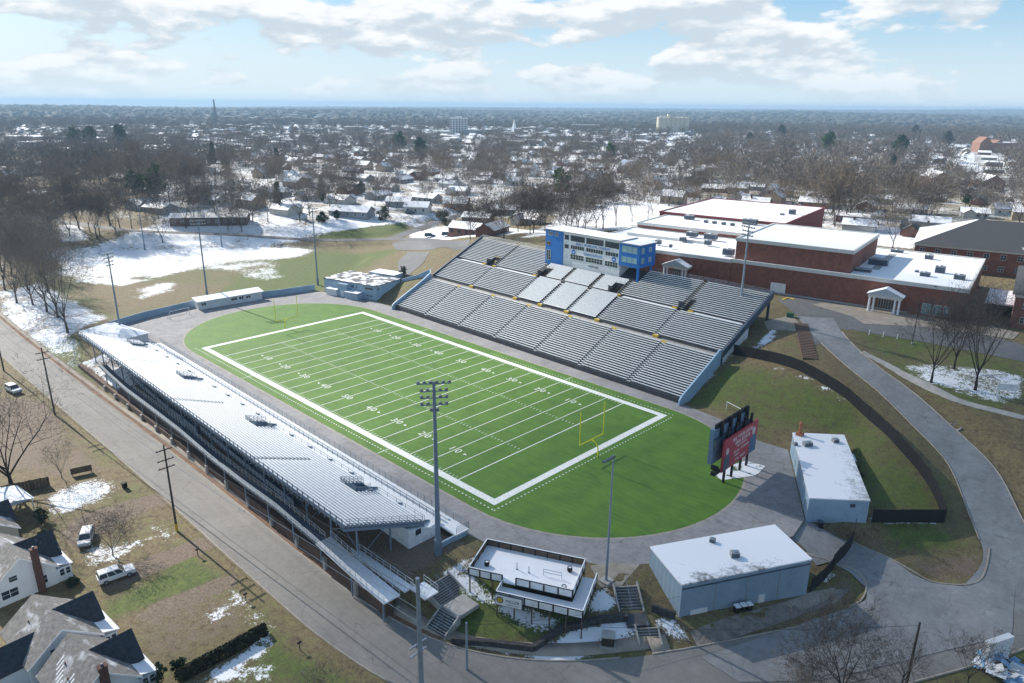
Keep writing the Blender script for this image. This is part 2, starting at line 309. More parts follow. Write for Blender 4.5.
paint(snow, pw((300, 234), (330, 216), (380, 216), (385, 224), (340, 232)), .8, 4); paint(green, pw((300, 240), (330, 232), (400, 222), (410, 232), (360, 240)), .9, 4); paint(snow, pw((300, 241), (335, 232), (405, 223), (410, 232), (360, 241)), .1, 3)
paint(snow, pw((405, 232), (440, 226), (500, 226), (540, 232), (500, 236), (410, 240)), .75, 4)
# snowy slope under the bare trees by the street
paint(snow, pw((0, 322), (0, 292), (40, 282), (75, 300), (110, 318), (82, 330), (70, 338), (60, 352), (42, 348)), .6, 3); paint(snow, pw((48, 352), (72, 336), (84, 342), (84, 362), (70, 372)), .45, 2)
paint(green, pw((42, 345), (75, 335), (100, 380), (70, 375)), .6, 2); paint(snow, [(-12, -28), (-12, -14), (14, -14), (14, -28)], .75, 1.5)
# gardens along the street
YARD = [(-60, -40.3), (130, -38), (130, -76), (-60, -76)]; paint(green, YARD, .3, 2); paint(snow, YARD, .05, 1)
paint(snow, pw((42, 500), (60, 485), (105, 476), (118, 488), (92, 505), (55, 515)), .68, 2); paint(snow, pw((80, 540), (112, 545), (158, 537), (120, 560), (95, 570), (80, 563)), .55, 2); paint(snow, pw((150, 525), (170, 530), (178, 540), (168, 544)), .6, 1.5)
paint(snow, pw((200, 617), (232, 600), (228, 615), (205, 628)), .68, 1.2); paint(snow, pw((240, 612), (258, 616), (266, 628), (258, 630)), .6, 1.); paint(snow, pw((230, 590), (246, 596), (250, 612), (234, 600)), .55, 1)
paint(snow, pw((200, 683), (265, 636), (272, 640), (225, 683)), .97, .8); paint(snow, pw((230, 683), (262, 655), (278, 668), (270, 683)), .66, 1.5)
paint(green, pw((105, 605), (190, 562), (218, 578), (108, 620)), .8, 2); paint(green, pw((230, 683), (275, 640), (345, 683)), .7, 2); paint(green, pw((160, 560), (180, 545), (190, 560), (165, 575)), .7, 2)
paint(dirt, pw((0, 470), (0, 395), (48, 405), (110, 470), (60, 482)), .55, 3); paint(dirt, pw((110, 612), (235, 590), (262, 625), (150, 672)), .5, 3); paint(dirt, pw((60, 520), (150, 495), (170, 505), (75, 545)), .6, 2)
# grass banks of the stadium
paint(green, pw((690, 400), (735, 362), (850, 402), (900, 450), (940, 515), (870, 510), (845, 440), (760, 425)), .6, 3)
paint(snow, pw((672, 398), (690, 402), (735, 355), (724, 352)), .55, 1); paint(snow, pw((735, 408), (748, 386), (752, 376), (744, 388)), .5, 1.2); paint(snow, pw((768, 378), (785, 376), (782, 384), (770, 386)), .42, 1); paint(snow, pw((735, 357), (800, 373), (850, 399), (848, 402), (798, 377)), .62, .7)
paint(snow, pw((838, 448), (858, 456), (868, 466), (850, 460)), .35, 1); paint(snow, pw((748, 356), (768, 330), (778, 328), (775, 340)), .8, 1)
paint(green, pw((855, 330), (900, 330), (1000, 350), (1024, 360), (1024, 400), (980, 412), (930, 390), (880, 360)), .55, 2)
paint(snow, pw((902, 366), (925, 362), (990, 368), (1024, 376), (1024, 398), (1000, 404), (970, 396), (925, 384)), .56, 1.5); paint(dirt, pw((866, 350), (900, 360), (905, 372), (880, 368)), .4, 2)
paint(green, pw((960, 410), (1024, 425), (1024, 520), (990, 460)), .25, 4); paint(dirt, pw((985, 415), (1024, 420), (1024, 460), (1000, 450)), .35, 4)
paint(snow, pw((868, 517), (930, 518), (942, 524), (872, 522)), .8, .6); paint(dirt, pw((850, 530), (885, 535), (900, 560), (870, 555)), .5, 2); paint(green, pw((880, 520), (935, 525), (960, 545), (900, 548)), .7, 1.5); paint(dirt, pw((900, 560), (985, 550), (985, 580), (930, 580)), .6, 2)
paint(dirt, pw((800, 522), (855, 528), (850, 545), (815, 535)), .5, 1.5); paint(dirt, pw((840, 575), (862, 580), (850, 605), (700, 650), (690, 630), (780, 612)), .55, 1.5)
paint(snow, pw((815, 575), (832, 570), (834, 576), (818, 582)), .9, .6)
# bank between the track and the street corner
paint(green, pw((450, 600), (470, 640), (560, 628), (600, 600), (480, 570)), .8, 2); paint(snow, pw((440, 575), (470, 555), (480, 585), (500, 600), (560, 622), (545, 632), (485, 604), (462, 592)), .88, 1.5); paint(snow, pw((586, 608), (600, 582), (612, 590), (620, 606), (600, 614)), .9, 1); paint(snow, pw((452, 572), (462, 560), (476, 552), (468, 580)), .5, .8)
paint(snow, pw((445, 640), (480, 648), (530, 658), (560, 668), (640, 622), (635, 615), (570, 632), (535, 654), (450, 634)), .85, .9); paint(snow, pw((600, 640), (632, 620), (640, 640), (615, 650)), .6, 1); paint(snow, pw((652, 620), (672, 612), (692, 640), (668, 640)), .66, 1); paint(green, pw((560, 660), (640, 640), (640, 660), (580, 672)), .4, 1.5)
paint(dirt, [(-14, -27.5), (116, -27.5), (116, -12), (-14, -12)], .8, .6); paint(snow, [(-14, -27), (8, -27), (4, -14), (-14, -14)], .6, 1)
paint(green, pw((850, 683), (900, 668), (1024, 640), (1024, 683)), .55, 2); paint(green, pw((980, 640), (1024, 632), (1024, 660)), .7, 2)
for q_ in ([(60, 533), (78, 548), (120, 520), (150, 506), (180, 500), (172, 490), (142, 498), (100, 510)], [(98, 582), (112, 592), (160, 570), (225, 543), (215, 533), (150, 556)], [(140, 622), (165, 612), (240, 583), (230, 572), (150, 606)], [(0, 470), (30, 462), (58, 442), (54, 416), (38, 400), (0, 400)]): paint(dirt, pw(*q_), 1., 1.); paint(snow, pw(*q_), 0., 1.)
far_forest = sstep((np.hypot(GXf-CAM[0], GYf-CAM[1])-900)/900)
t = NT('ground_grass_and_snow')
n1 = t.noise(.09, 5, .6); n2 = t.noise(.7, 4, .6); n3 = t.noise(4., 3, .7); nf = t.noise(.004, 5, .6); nff = t.noise(.018, 4, .65)
gr = t.math('ADD', t.attr('green'), t.math('MULTIPLY', t.math('SUBTRACT', t.math('ADD', t.math('MULTIPLY', n1, .6), t.math('MULTIPLY', n2, .4)), .5), 1.3))
n6 = t.noise(1.6, 6, .78); nn = t.math('ADD', t.math('MULTIPLY', n3, .3), t.math('ADD', t.math('MULTIPLY', n2, .25), t.math('MULTIPLY', n6, .45))); dry = t.mix(t.ramp(nn, .38, .6), (.06, .043, .022), (.235, .185, .095)); grn = t.mix(t.ramp(nn, .38, .6), (.04, .066, .012), (.125, .16, .035))
gr = t.math('ADD', gr, t.math('MULTIPLY', t.math('SUBTRACT', n6, .5), .8)); c = t.mix(t.ramp(gr, .3, .66), dry, grn)
c = t.mix(t.ramp(t.math('ADD', t.attr('dirt'), t.math('MULTIPLY', t.math('SUBTRACT', n2, .5), .9)), .35, .62), c, t.mix(t.ramp(n3, .3, .7), (.09, .064, .042), (.25, .195, .145)))
n4 = t.noise(1.9, 4, .75)
sn = t.math('ADD', t.attr('snow'), t.math('MULTIPLY', t.math('SUBTRACT', t.math('ADD', t.math('MULTIPLY', n1, .3), t.math('ADD', t.math('MULTIPLY', n2, .2), t.math('ADD', t.math('MULTIPLY', n4, .32), t.math('MULTIPLY', n3, .26)))), .54), 3.0))
c = t.mix(t.ramp(sn, .44, .62), c, SNOW)
wood_c = t.mix(t.ramp(nff, .38, .62), (.022, .026, .024), (.055, .052, .045)); wood_c = t.mix(t.ramp(nf, .68, .74), wood_c, (.1, .11, .12))
c = t.mix(t.attr('far'), c, wood_c)
t.bump(t.math('ADD', n3, t.math('MULTIPLY', n4, 1.5)), .5, .14); t.done(c, .9)
ground = raw_mesh('ground', np.stack([GXf, GYf, GZ], 1), GF, t.m, attrs={'snow': snow, 'green': green, 'dirt': dirt, 'far': far_forest}, smooth=True); tag(ground, kind='structure')

# ------------------------------------------------------------------ sheets lying on the ground
def asphalt(name, col, var=.25, crack=True, stre=(1, 1, 1)):
    t = NT(name); a = t.noise(.12, 5, .65); b = t.noise(1.2, 4, .6); c_ = t.noise(14, 2); s = t.noise(.5, 5, .65, stretch=stre)
    f = t.math('ADD', t.math('MULTIPLY', a, .35), t.math('ADD', t.math('MULTIPLY', b, .25), t.math('ADD', t.math('MULTIPLY', c_, .12), t.math('MULTIPLY', s, .28))))
    c = t.mix(t.ramp(f, .36, .64), tuple(k*(1-var) for k in col), tuple(k*(1+var) for k in col))
    if crack:
        v = t.n.new('ShaderNodeTexVoronoi'); v.feature = 'DISTANCE_TO_EDGE'; v.inputs['Scale'].default_value = .16
        w = t.n.new('ShaderNodeVectorMath'); w.operation = 'ADD'; t.l(t.geo, w.inputs[0]); nz = t.n.new('ShaderNodeTexNoise'); nz.inputs['Scale'].default_value = .3; t.l(t.geo, nz.inputs['Vector']); w2 = t.vmul(nz.outputs['Color'], (5, 5, 0)); t.l(w2, w.inputs[1]); t.l(w.outputs[0], v.inputs['Vector'])
        c = t.mix(t.ramp(v.outputs['Distance'], .0, .012, .55, 0), c, tuple(k*.45 for k in col))
    return t.done(c, .85)
M['asphalt'] = asphalt('street_asphalt', (.2, .193, .182), .25, True, (.06, 2.2, 1)); M['asphalt2'] = asphalt('access_road_asphalt', (.23, .235, .24), .34, True, (1, .5, 1)); M['track'] = asphalt('old_track_surface', (.25, .245, .25), .36); M['lot'] = asphalt('parking_asphalt', (.14, .142, .145), .25)
M['walk'] = mat('pavement_concrete', (.3, .265, .22), .9, .2, .5); M['kerb'] = mat('kerb_concrete', (.32, .29, .25), .9, .2, 1); M['gravel'] = mat('gravel_drive', (.2, .18, .16), .95, .3, 1.2)
def ribbon(name, L, off, mat_, step=1.5, side=None, w=None, thick=None):
    """road along a centreline (x,y,z,halfwidth); side+w gives a strip along one edge"""
    L = np.asarray(L, float); seg = np.hypot(*np.diff(L[:, :2], axis=0).T); s = np.r_[0, np.cumsum(seg)]; n = max(2, int(s[-1]/step)); q = np.linspace(0, s[-1], n)
    P = np.stack([np.interp(q, s, L[:, k]) for k in range(4)], 1); T = np.gradient(P[:, :2], axis=0); T /= np.linalg.norm(T, axis=1)[:, None]; N = np.stack([-T[:, 1], T[:, 0]], 1)
    if side is None: offs = np.linspace(-1, 1, 9)[None]*P[:, 3:4]
    else: offs = np.sort(side*(P[:, 3:4]+np.array(w)[None]), axis=1)
    X = P[:, 0:1]+N[:, 0:1]*offs; Y = P[:, 1:2]+N[:, 1:2]*offs; Z = hzv(X.ravel(), Y.ravel()).reshape(X.shape)+off; m = X.shape[1]
    id_ = np.arange(n*m).reshape(n, m); F = np.stack([id_[:-1, :-1].ravel(), id_[1:, :-1].ravel(), id_[1:, 1:].ravel(), id_[:-1, 1:].ravel()], 1); V = np.stack([X.ravel(), Y.ravel(), Z.ravel()], 1)
    if thick:
        V2 = V-[0, 0, thick]; k = len(V); F2 = F[:, ::-1]+k; E = []
        for a, b in list(zip(id_[:-1, 0], id_[1:, 0]))+list(zip(id_[1:, -1], id_[:-1, -1])): E.append((b, a, a+k, b+k))
        E.append((id_[0, 0], id_[0, -1], id_[0, -1]+k, id_[0, 0]+k)); E.append((id_[-1, -1], id_[-1, 0], id_[-1, 0]+k, id_[-1, -1]+k)); V = np.r_[V, V2]; F = np.r_[F, F2, np.array(E)]
    return tag(raw_mesh(name, V, F, mat_), kind='structure')
def patch(name, P, off, mat_, step=2.5, flat=None, kind='structure'):
    bm = bmesh.new(); vs = [bm.verts.new((p[0], p[1], 0)) for p in P]; bm.faces.new(vs); xs = [p[0] for p in P]; ys = [p[1] for p in P]
    bmesh.ops.triangulate(bm, faces=bm.faces[:])
    if flat is None:
        for ax, lo, hi in ((0, min(xs), max(xs)), (1, min(ys), max(ys))):
            k = math.ceil(lo/step)*step
            while k < hi:
                n_ = (1, 0, 0) if ax == 0 else (0, 1, 0); bmesh.ops.bisect_plane(bm, geom=bm.verts[:]+bm.edges[:]+bm.faces[:], plane_co=(k, k, 0), plane_no=n_, dist=1e-5); k += step
    bm.verts.ensure_lookup_table(); X = np.array([v.co.x for v in bm.verts]); Y = np.array([v.co.y for v in bm.verts]); Z = hzv(X, Y)+off if flat is None else np.full(len(X), flat)
    for v, z in zip(bm.verts, Z): v.co.z = z
    bmesh.ops.recalc_face_normals(bm, faces=bm.faces[:])
    me = bpy.data.meshes.new(name); bm.to_mesh(me); bm.free(); me.materials.append(mat_)
    if len(me.polygons) and me.polygons[0].normal.z < 0: me.flip_normals()
    o = link(bpy.data.objects.new(name, me)); return tag(o, kind=kind)
def stad(x0, x1, y0, y1, n=28):
    r = (y1-y0)/2; c = (y0+y1)/2
    return [(x1+r*math.sin(a), c-r*math.cos(a)) for a in np.linspace(0, PI, n)]+[(x0-r*math.sin(a), c+r*math.cos(a)) for a in np.linspace(0, PI, n)]
ribbon('road', STREET, .07, M['asphalt']); ribbon('road', ACCESS, .085, M['asphalt2']); ribbon('road', DRIVE, .1, M['asphalt2']); M['junction'] = M['asphalt2']; ribbon('road', BACKROAD, .07, M['lot']); ribbon('road', BACKROAD2, .08, M['lot'])
# kerbs (real steps), pavements
S1 = [p for p in STREET if -200 < p[0] < 150 and p[1] < -14.2]; ribbon('kerb', S1, .17, M['kerb'], side=1, w=(.0, .2), thick=.3); ribbon('kerb', [p for p in S1 if p[0] < 128], .15, M['kerb'], side=-1, w=(0, .2), thick=.3)
S2 = [p for p in STREET if p[1] > -12.5 and p[1] < 18.5]; ribbon('kerb', S2, .17, M['kerb'], side=1, w=(.0, .22), thick=.3)
S3 = [p for p in STREET if p[1] > -20 and p[1] < 60]; ribbon('kerb', S3, .17, M['kerb'], side=-1, w=(.0, .22), thick=.3)
ribbon('kerb', [p for p in ACCESS if p[1] > 44 and p[1] < 97], .2, M['kerb'], side=-1, w=(0, .22), thick=.3)
ribbon('kerb', [p for p in ACCESS if p[1] > 47 and p[1] < 92], .18, M['kerb'], side=1, w=(0, .18), thick=.3)
def strip(name, pts, half, off, mat_, thick=.3):
    L = smooth_line([(x, y, 0, half) for x, y in pts], 8); return ribbon(name, L, off, mat_, 1., thick=thick)
strip('kerb', [(161.3, 18.6), (162, 21), (161.6, 24), (159.6, 25.7), (156, 24.5), (151.5, 23.2)], .12, .19, M['kerb']); strip('kerb', [(172.2, 44.5), (172.9, 40), (172.8, 36), (170.5, 33.2), (166.5, 32.4), (161, 33), (156, 32.4)], .12, .19, M['kerb'])
ribbon('pavement', [p for p in STREET if -150 < p[0] < 118], .12, M['walk'], side=1, w=(1.0, 2.05), thick=.1); ribbon('verge', [p for p in STREET if -150 < p[0] < 128 and p[1] < -25], .05, M['dirt'], side=1, w=(.22, .98))
ribbon('pavement', [p for p in STREET if p[0] > 117 and p[1] < -11.5], .12, M['walk'], side=1, w=(.9, 2.6), thick=.1)
ribbon('pavement', [p for p in STREET if -9 > p[1] > -13 and p[0] > 146], .14, M['walk'], side=1, w=(.25, 2.4), thick=.1)
patch('pavement', pw((700, 650), (690, 632), (715, 622), (780, 603), (818, 592), (850, 588), (838, 602), (780, 623)), .05, M['gravel'])
patch('pavement', pw((782, 604), (812, 592), (836, 588), (828, 600), (800, 612)), .1, M['walk'], 2)
# stadium: apron and track in one old asphalt surface, turf inside it
patch('running_track', [(-41.5, -10.2), (-46, 8), (-40.5, 33), (-37, 52), (-27, 57.5), (-10, 60.4), (3, 60.1), (60, 59.2), (110, 57.9), (122, 56.5), (131, 52.5), (136.5, 53), (149.2, 31), (150, 25), (148.5, 21.5), (138.3, 3.3), (134.5, -1.6), (127, -4.8), (118.5, -9.8), (114, -10.2)], 0, M['track'], flat=.03)
patch('pavement', pw((590, 566), (612, 563), (640, 565), (622, 586), (600, 588)), .05, M['walk'], 1.5)
TURF = stad(0, 109.5, -4.3, 53.5); patch('track_edge', stad(0, 109.5, -4.75, 53.95), 0, M['kerb'], flat=.036)
L_, W_ = 109.728, 48.768; YD = .9144
t = NT('artificial_turf'); px, py, pz = t.sep(); n = t.noise(.25, 4, .6); nf_ = t.noise(5, 3, .7); st = t.noise(1.1, 3, .6, stretch=(.25, 1.6, 1)); tan_ = t.noise(.05, 3)
band = t.math('SINE', t.math('MULTIPLY', px, 2*PI/(10*YD)), 0)
f = t.math('ADD', t.math('MULTIPLY', n, .45), t.math('ADD', t.math('MULTIPLY', st, .4), t.math('MULTIPLY', nf_, .15)))
c = t.mix(t.ramp(f, .36, .64), (.042, .118, .005), (.092, .205, .014)); c = t.mix(t.ramp(band, -.25, .25, 0, .16), c, (.085, .2, .01)); t.bump(nf_, .3, .03); t.done(c, .75)
patch('turf', TURF, 0, t.m, flat=.05)
t = NT('turf_paint'); t.done(t.mix(t.ramp(t.noise(3, 3), .35, .6), (.6, .63, .58), (.8, .82, .8)), .8); PAINT = t.m
mk = MB(); z = .064
def rect(x0, x1, y0, y1, z=z): mk.quad((x0, y0, z), (x1, y0, z), (x1, y1, z), (x0, y1, z))
B = 1.45
rect(-B, L_+B, -B, 0); rect(-B, L_+B, W_, W_+B); rect(-B, 0, 0, W_); rect(L_, L_+B, 0, W_)
for k in range(0, 21): x = 9.144+k*5*YD; wd = .09 if 0 < k < 20 else .12; rect(x-wd, x+wd, 0, W_)
for k in range(1, 100):
    if k % 5 == 0: continue
    x = 9.144+k*YD
    for y0 in (.15, W_-.75, W_/3-.3, 2*W_/3-.3): rect(x-.06, x+.06, y0, y0+.6)
for k in range(int((L_+2*B+3)/.9)):                                   # dotted restraining line
    x = -B-1.2+k*.9
    rect(x, x+.3, -B-1.25, -B-1.0); 
    if x > 55: rect(x, x+.3, W_+B+.9, W_+B+1.1)
for k in range(int((W_+2*B+2)/.9)): rect(L_+B+1., L_+B+1.25, -B-1.2+k*.9, -B-.9+k*.9)
for x in (27.4, 82.3): rect(x-.08, x+.08, -4.2, -B); rect(x-.08, x+.08, W_+B, W_+B+2.8)
for k, nn in enumerate('1 2 3 4 5 4 3 2 1'.split()):
    x = 9.144+(k+1)*10*YD
    for (yy, rz) in ((7.3, 0), (W_-7.3, PI)):
        for s, chh in ((-1, nn), (1, '0')):
            sx = s if rz == 0 else s
            me = text_mesh(chh, 2.3, 0); Mx = Matrix.Translation((x+s*.9, yy, z+.004))@Matrix.Rotation(0 if rz == 0 else 0, 4, 'Z')
            mk.add([Mx@Vector((v.co.x*1.05, v.co.y, 0)) for v in me.vertices], [tuple(p.vertices) for p in me.polygons]); bpy.data.meshes.remove(me)
        if k != 4:
            d = -1 if k < 4 else 1; mk.quad((x+d*2.5, yy-.35, z+.004), (x+d*3.3, yy, z+.004), (x+d*2.5, yy+.35, z+.004))
o = mk.build('field_markings', PAINT); tag(o, kind='structure')
for q_ in ([(392, 243), (425, 238), (470, 240), (468, 247), (430, 250), (396, 250)], [(398, 262), (408, 252), (430, 252), (424, 262), (408, 276), (398, 274)]): patch('car_park', pw(*q_), .09, M['lot'], 3)
# car park and paths by the school
patch('car_park', pw((778, 300), (800, 292), (852, 300), (1024, 345), (1024, 362), (900, 338), (850, 330), (832, 328), (826, 345), (812, 345), (800, 318)), .06, M['lot'])
patch('pavement', [(112.5, 117.5), (124.5, 113.5), (129, 108.8), (140, 117), (158, 121), (158, 128), (148, 132), (113.5, 122)], .1, M['walk'])
strip('pavement', [tuple(p) for p in pw((862, 352), (885, 364), (910, 378), (938, 391), (962, 402), (1000, 412), (1024, 418))], .8, .1, M['concrete'], .1)
patch('pavement', pw((764, 322), (792, 316), (803, 327), (800, 332), (768, 330)), .05, M['walk'], 2)
patch('driveway', pw((836, 553), (862, 570), (895, 567), (930, 583), (968, 588), (990, 575), (1015, 590), (1012, 634), (950, 650), (875, 669), (820, 681), (740, 683), (700, 658), (780, 632), (850, 608), (866, 600), (868, 585)), .13, M['asphalt2'], 1.5)
patch('driveway', pw((779, 523), (800, 521), (806, 533), (838, 553), (866, 572), (868, 590), (850, 573), (830, 563), (816, 566)), .12, M['asphalt2'], 1.5)
# ------------------------------------------------------------------ far grandstand (concrete terraces with aluminium benches)
def rail(mb, pts, h=1.05, gap=2., r=.03, bars=2, n=5):
    """post and rail along (x,y,z) points"""
    for a, b in zip(pts[:-1], pts[1:]):
        a, b = Vector(a), Vector(b); k = max(1, round((b-a).length/gap))
        for i in range(k+1): p = a.lerp(b, i/k); mb.tube(p, p+Vector((0, 0, h)), r, n=n)
        for q in range(bars): z = Vector((0, 0, h*(1-q/bars*.95))); mb.tube(a+z, b+z, r, n=n)
    return mb
LG = 107.
FS = thing('grandstand', 'wide far grandstand of grey terraced benches under the blue press box', 'grandstand', (2.83, 59.9, 0), R(-1.05))
TIERS = [(0, 1.2, 20, .695, .335), (15.9, 8.4, 14, .685, .33), (26.3, 13.25, 16, .71, .33)]
AIS = [[15.2, 31, 46.2, 61.9, 77.1, 92.3], [19, 38.6, 48.8, 58.9, 69.8, 88.6], [18.6, 37, 47.6, 58.3, 68.4, 88.6]]
M['vomit'] = mat('grey_concrete_entry', (.14, .135, .13), .85, .3, 1); VOM = [16.2, 39.2, 66.4, 89.3]; VW, VR = 1.5, 5
def clear(x0, x1, cuts):
    out = []; c = x0
    for a, b in sorted(cuts):
        if a > c: out.append((c, min(a, x1)))
        c = max(c, b)
    if c < x1: out.append((c, x1))
    return [(a, b) for a, b in out if b-a > .05]
for ti, (y0, z0, n, td, rs) in enumerate(TIERS):
    dk = MB(); bn = [[] for _ in range(n)]
    for k in range(n):
        yk, zk = y0+k*td, z0+k*rs; cuts = [(v-VW, v+VW) for v in VOM] if ti == 2 and k < VR else []
        for a, b in clear(0, LG, cuts): dk.box(a, b, yk, yk+td+.002, zk-.9-(.25 if k == 0 else 0), zk)
        cb = cuts+[(a-.65, a+.65) for a in AIS[ti]]
        if ti == 1: cb.append((38.6, 69.8))
        if ti == 2: cb.append((37, 68.4)); cb += [(35, 70.7)] if yk > 31.6 else []
        for a, b in clear(.35, LG-.35, cb): bn[k].append(MB().box(a, b, yk+.2, yk+.56, zk+.3, zk+.43))
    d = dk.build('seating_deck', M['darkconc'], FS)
    for k in range(n):
        if len(bn[k]) > 4: bb = MB(); [bb.add(q.v, q.f) for q in bn[k]]; bn[k] = [bb]
        for q in bn[k]: q.build('bench_row', M['alu'], FS)
    for a in AIS[ti]:
        st = MB()
        for k in range(n):
            yk, zk = y0+k*td, z0+k*rs
            if ti == 2 and yk > 31.6 and 35 < a < 70: continue
            st.box(a-.5, a+.5, yk+.02, yk+.34, zk+.004, zk+.17)
        st.build('aisle_steps', M['offwhite'] if ti < 2 else M['concrete'], FS)
for x0, x1, ti in ((38.6, 48.8, 1), (48.8, 58.9, 1), (58.9, 69.8, 1), (37, 47.6, 2), (47.6, 58.3, 2), (58.3, 68.4, 2)):
    y0, z0, n, td, rs = TIERS[ti]; cs = MB()
    for k in range(n):
        yk, zk = y0+k*td, z0+k*rs
        if ti == 2 and yk > 31.6: continue
        x = x0+.75
        while x+.5 < x1-.7:
            if not (ti == 2 and k < VR and any(abs(x+.25-v) < VW+.3 for v in VOM)):
                cs.box(x, x+.5, yk+.1, yk+.5, zk+.36, zk+.44); cs.add([(x, yk+.5, zk+.42), (x+.5, yk+.5, zk+.42), (x+.5, yk+.62, zk+.92), (x, yk+.62, zk+.92), (x, yk+.55, zk+.42), (x+.5, yk+.55, zk+.42), (x+.5, yk+.67, zk+.92), (x, yk+.67, zk+.92)], [(0, 1, 2, 3), (5, 4, 7, 6), (3, 2, 6, 7), (0, 3, 7, 4), (1, 5, 6, 2), (0, 4, 5, 1)])
            x += .54
    cs.build('chair_block', M['chair'], FS)
for v in VOM:
    q = MB(); y0, z0, n, td, rs = TIERS[2]; yb = y0+VR*td; zb = z0+VR*rs
    q.box(v-VW, v+VW, y0-.3, yb-.01, z0-1.15, z0-1.0)
    for s in (-1, 1): q.prism([(v+s*VW, y0), (v+s*(VW+.15), y0), (v+s*(VW+.15), yb), (v+s*VW, yb)], z0-1.0, [z0+.35, z0+.35, zb+.35, zb+.35])
    e = q.build('vomitory', M['vomit'], FS); r_ = MB(); rail(r_, [(v-VW, yb, zb), (v+VW, yb, zb)], 1., 1.5); r_.build('handrail', M['dsteel'], e)
    for s in (-1, 1): MB().box(v+s*(VW+.9)-.7, v+s*(VW+.9)+.7, y0-.75, y0-.1, z0-.1, z0+.12).build('yellow_step', M['yellow'], e)
    if v in (39.2, 16.2): MB().box(v-VW, v+VW, yb+.02, yb+.3, zb+.2, zb+.32).build('yellow_step', M['yellow'], e)
MB().box(0, LG, 13.9, 15.9, 6.9, 7.83).build('walkway', M['concrete'], FS); MB().box(0, LG, 25.5, 26.3, 12.0, 12.72).build('walkway', M['concrete'], FS)
y_ = [MB() for _ in range(12)]
for i, a in enumerate(AIS[0]): y_[i].box(a-.75, a+.75, 13.55, 14.2, 7.6, 8.05)
for i, a in enumerate(AIS[1]): y_[6+i].box(a-.75, a+.75, 15.3, 15.95, 7.9, 8.5)
for q in y_: q.build('yellow_step', M['yellow'], FS)
for a, b in ((3, 14), (20, 37.5), (70.5, 87.5), (91.5, 106)): MB().box(a, b, 25.0, 26.25, 12.95, 13.1).build('bench_ledge', M['white'], FS)
for yy, zz, hh in ((13.95, 7.83, .95), (-.15, 1.2, .75)): rail(MB(), [(0, yy, zz), (LG, yy, zz)], hh, 3., .022).build('walkway_rail', M['dsteel'], FS)
for xa, xb in ((0, 34.8), (70.9, LG)): rail(MB(), [(xa, 37.75, 18.5), (xb, 37.75, 18.5)], 1.1, 2.5, .03, 3).build('rear_rail', M['steel'], FS)
for x0, x1 in ((-.35, 0), (LG, LG+.35)):                              # rounded parapet walls at both ends of the lower tier
    P = [(-1.6, -.3), (14.9, -.3), (14.9, 9.3), (13.9, 9.3)]+[(y, 1.2+1.15+y*.482) for y in (11, 8, 5, 2, 0)]+[(-.8, 1.9), (-1.4, 1.2)]
    w_ = MB(); w_.extrude_x(P, x0, x1); w_.build('end_wall', M['paleblue'], FS)
    P = [(14.9, 1), (27, 1), (27, 12.2), (14.9, 6.6)]; w_ = MB(); w_.extrude_x(P, x0+.05, x1-.05); w_.build('end_wall', M['offwhite'], FS)
    P = [(15.6, 7.2), (25.6, 12.0), (26.2, 12.0), (38., 17.6), (38., 19.4), (15.6, 9.0)]; w_ = MB(); w_.extrude_x(P, x0-.12, x1+.12 if x0 > 0 else x1); w_.build('raker_beam', M['dsteel'], FS)
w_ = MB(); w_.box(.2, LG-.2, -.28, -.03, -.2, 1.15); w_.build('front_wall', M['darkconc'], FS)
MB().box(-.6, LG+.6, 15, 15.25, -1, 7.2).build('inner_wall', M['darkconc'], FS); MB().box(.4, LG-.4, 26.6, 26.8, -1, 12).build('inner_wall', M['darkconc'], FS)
for i in range(9):
    x = .3+i*(LG-.6)/8; c = MB(); c.box(x-.25, x+.25, 37.2, 37.7, 8, 18.2 if i in (0, 8) else 17.6); c.build('column', M['dsteel'], FS)
def fs_pt(x, y, z): a = R(-1.05); return (2.83+x*math.cos(a)-y*math.sin(a), 59.9+x*math.sin(a)+y*math.cos(a), z)

# press box standing on the top rows
PB = thing('press_box', 'blue and white press box on top of the far grandstand', 'press box', (2.83, 59.9, 0), R(-1.05))
b = MB(); b.box(42, 63.5, 32.7, 39.5, 15, 26.55); b.build('white_wall', M['white'], PB)
b = MB(); b.box(35, 41.99, 32.4, 40, 15, 26.5); b.build('blue_tower', M['blue'], PB)
bl = MB(); bl.box(63.52, 70.5, 32.2, 39.8, 19.9, 26.2); rb = bl.build('blue_suite', M['blue'], PB)
for x, y in ((69.9, 32.8), (69.9, 38.9), (64.2, 38.9)): c = MB(); c.box(x-.3, x+.3, y-.3, y+.3, 15, 19.9); c.build('suite_leg', M['blue'], PB)
MB().box(34.7, 63.9, 32.0, 40.3, 26.6, 26.85).build('roof', M['roofwhite'], PB); MB().box(63.3, 70.9, 31.8, 40.2, 26.25, 26.5).build('suite_roof', M['roofwhite'], PB)
def window(x0, x1, z0, z1, yf, nv, nh=1, gm='glass', fm='dsteel', parent=PB, side=None):
    f = MB(); t_ = .07
    def bx(a, b_, c0, c1, d0, d1):
        if side is None: f.box(a, b_, yf-d1, yf-d0, c0, c1)
        else: f.box(side+d0, side+d1, a, b_, c0, c1)
    bx(x0, x1, z0, z0+t_, .003, .07); bx(x0, x1, z1-t_, z1, .003, .07)
    for i in range(nv+1): x = x0+(x1-x0-t_)*i/nv; bx(x, x+t_, z0+t_, z1-t_, .003, .07)
    for j in range(1, nh): z = z0+(z1-z0)*j/nh; bx(x0+t_, x1-t_, z, z+.05, .005, .06)
    w_ = f.build('window', M[fm], parent); g = MB()
    if side is None: g.box(x0+.02, x1-.02, yf-.03, yf-.002, z0+.02, z1-.02)
    else: g.box(side+.002, side+.03, x0+.02, x1-.02, z0+.02, z1-.02)
    g.build('pane', M[gm], w_); return w_
F_ = 32.7
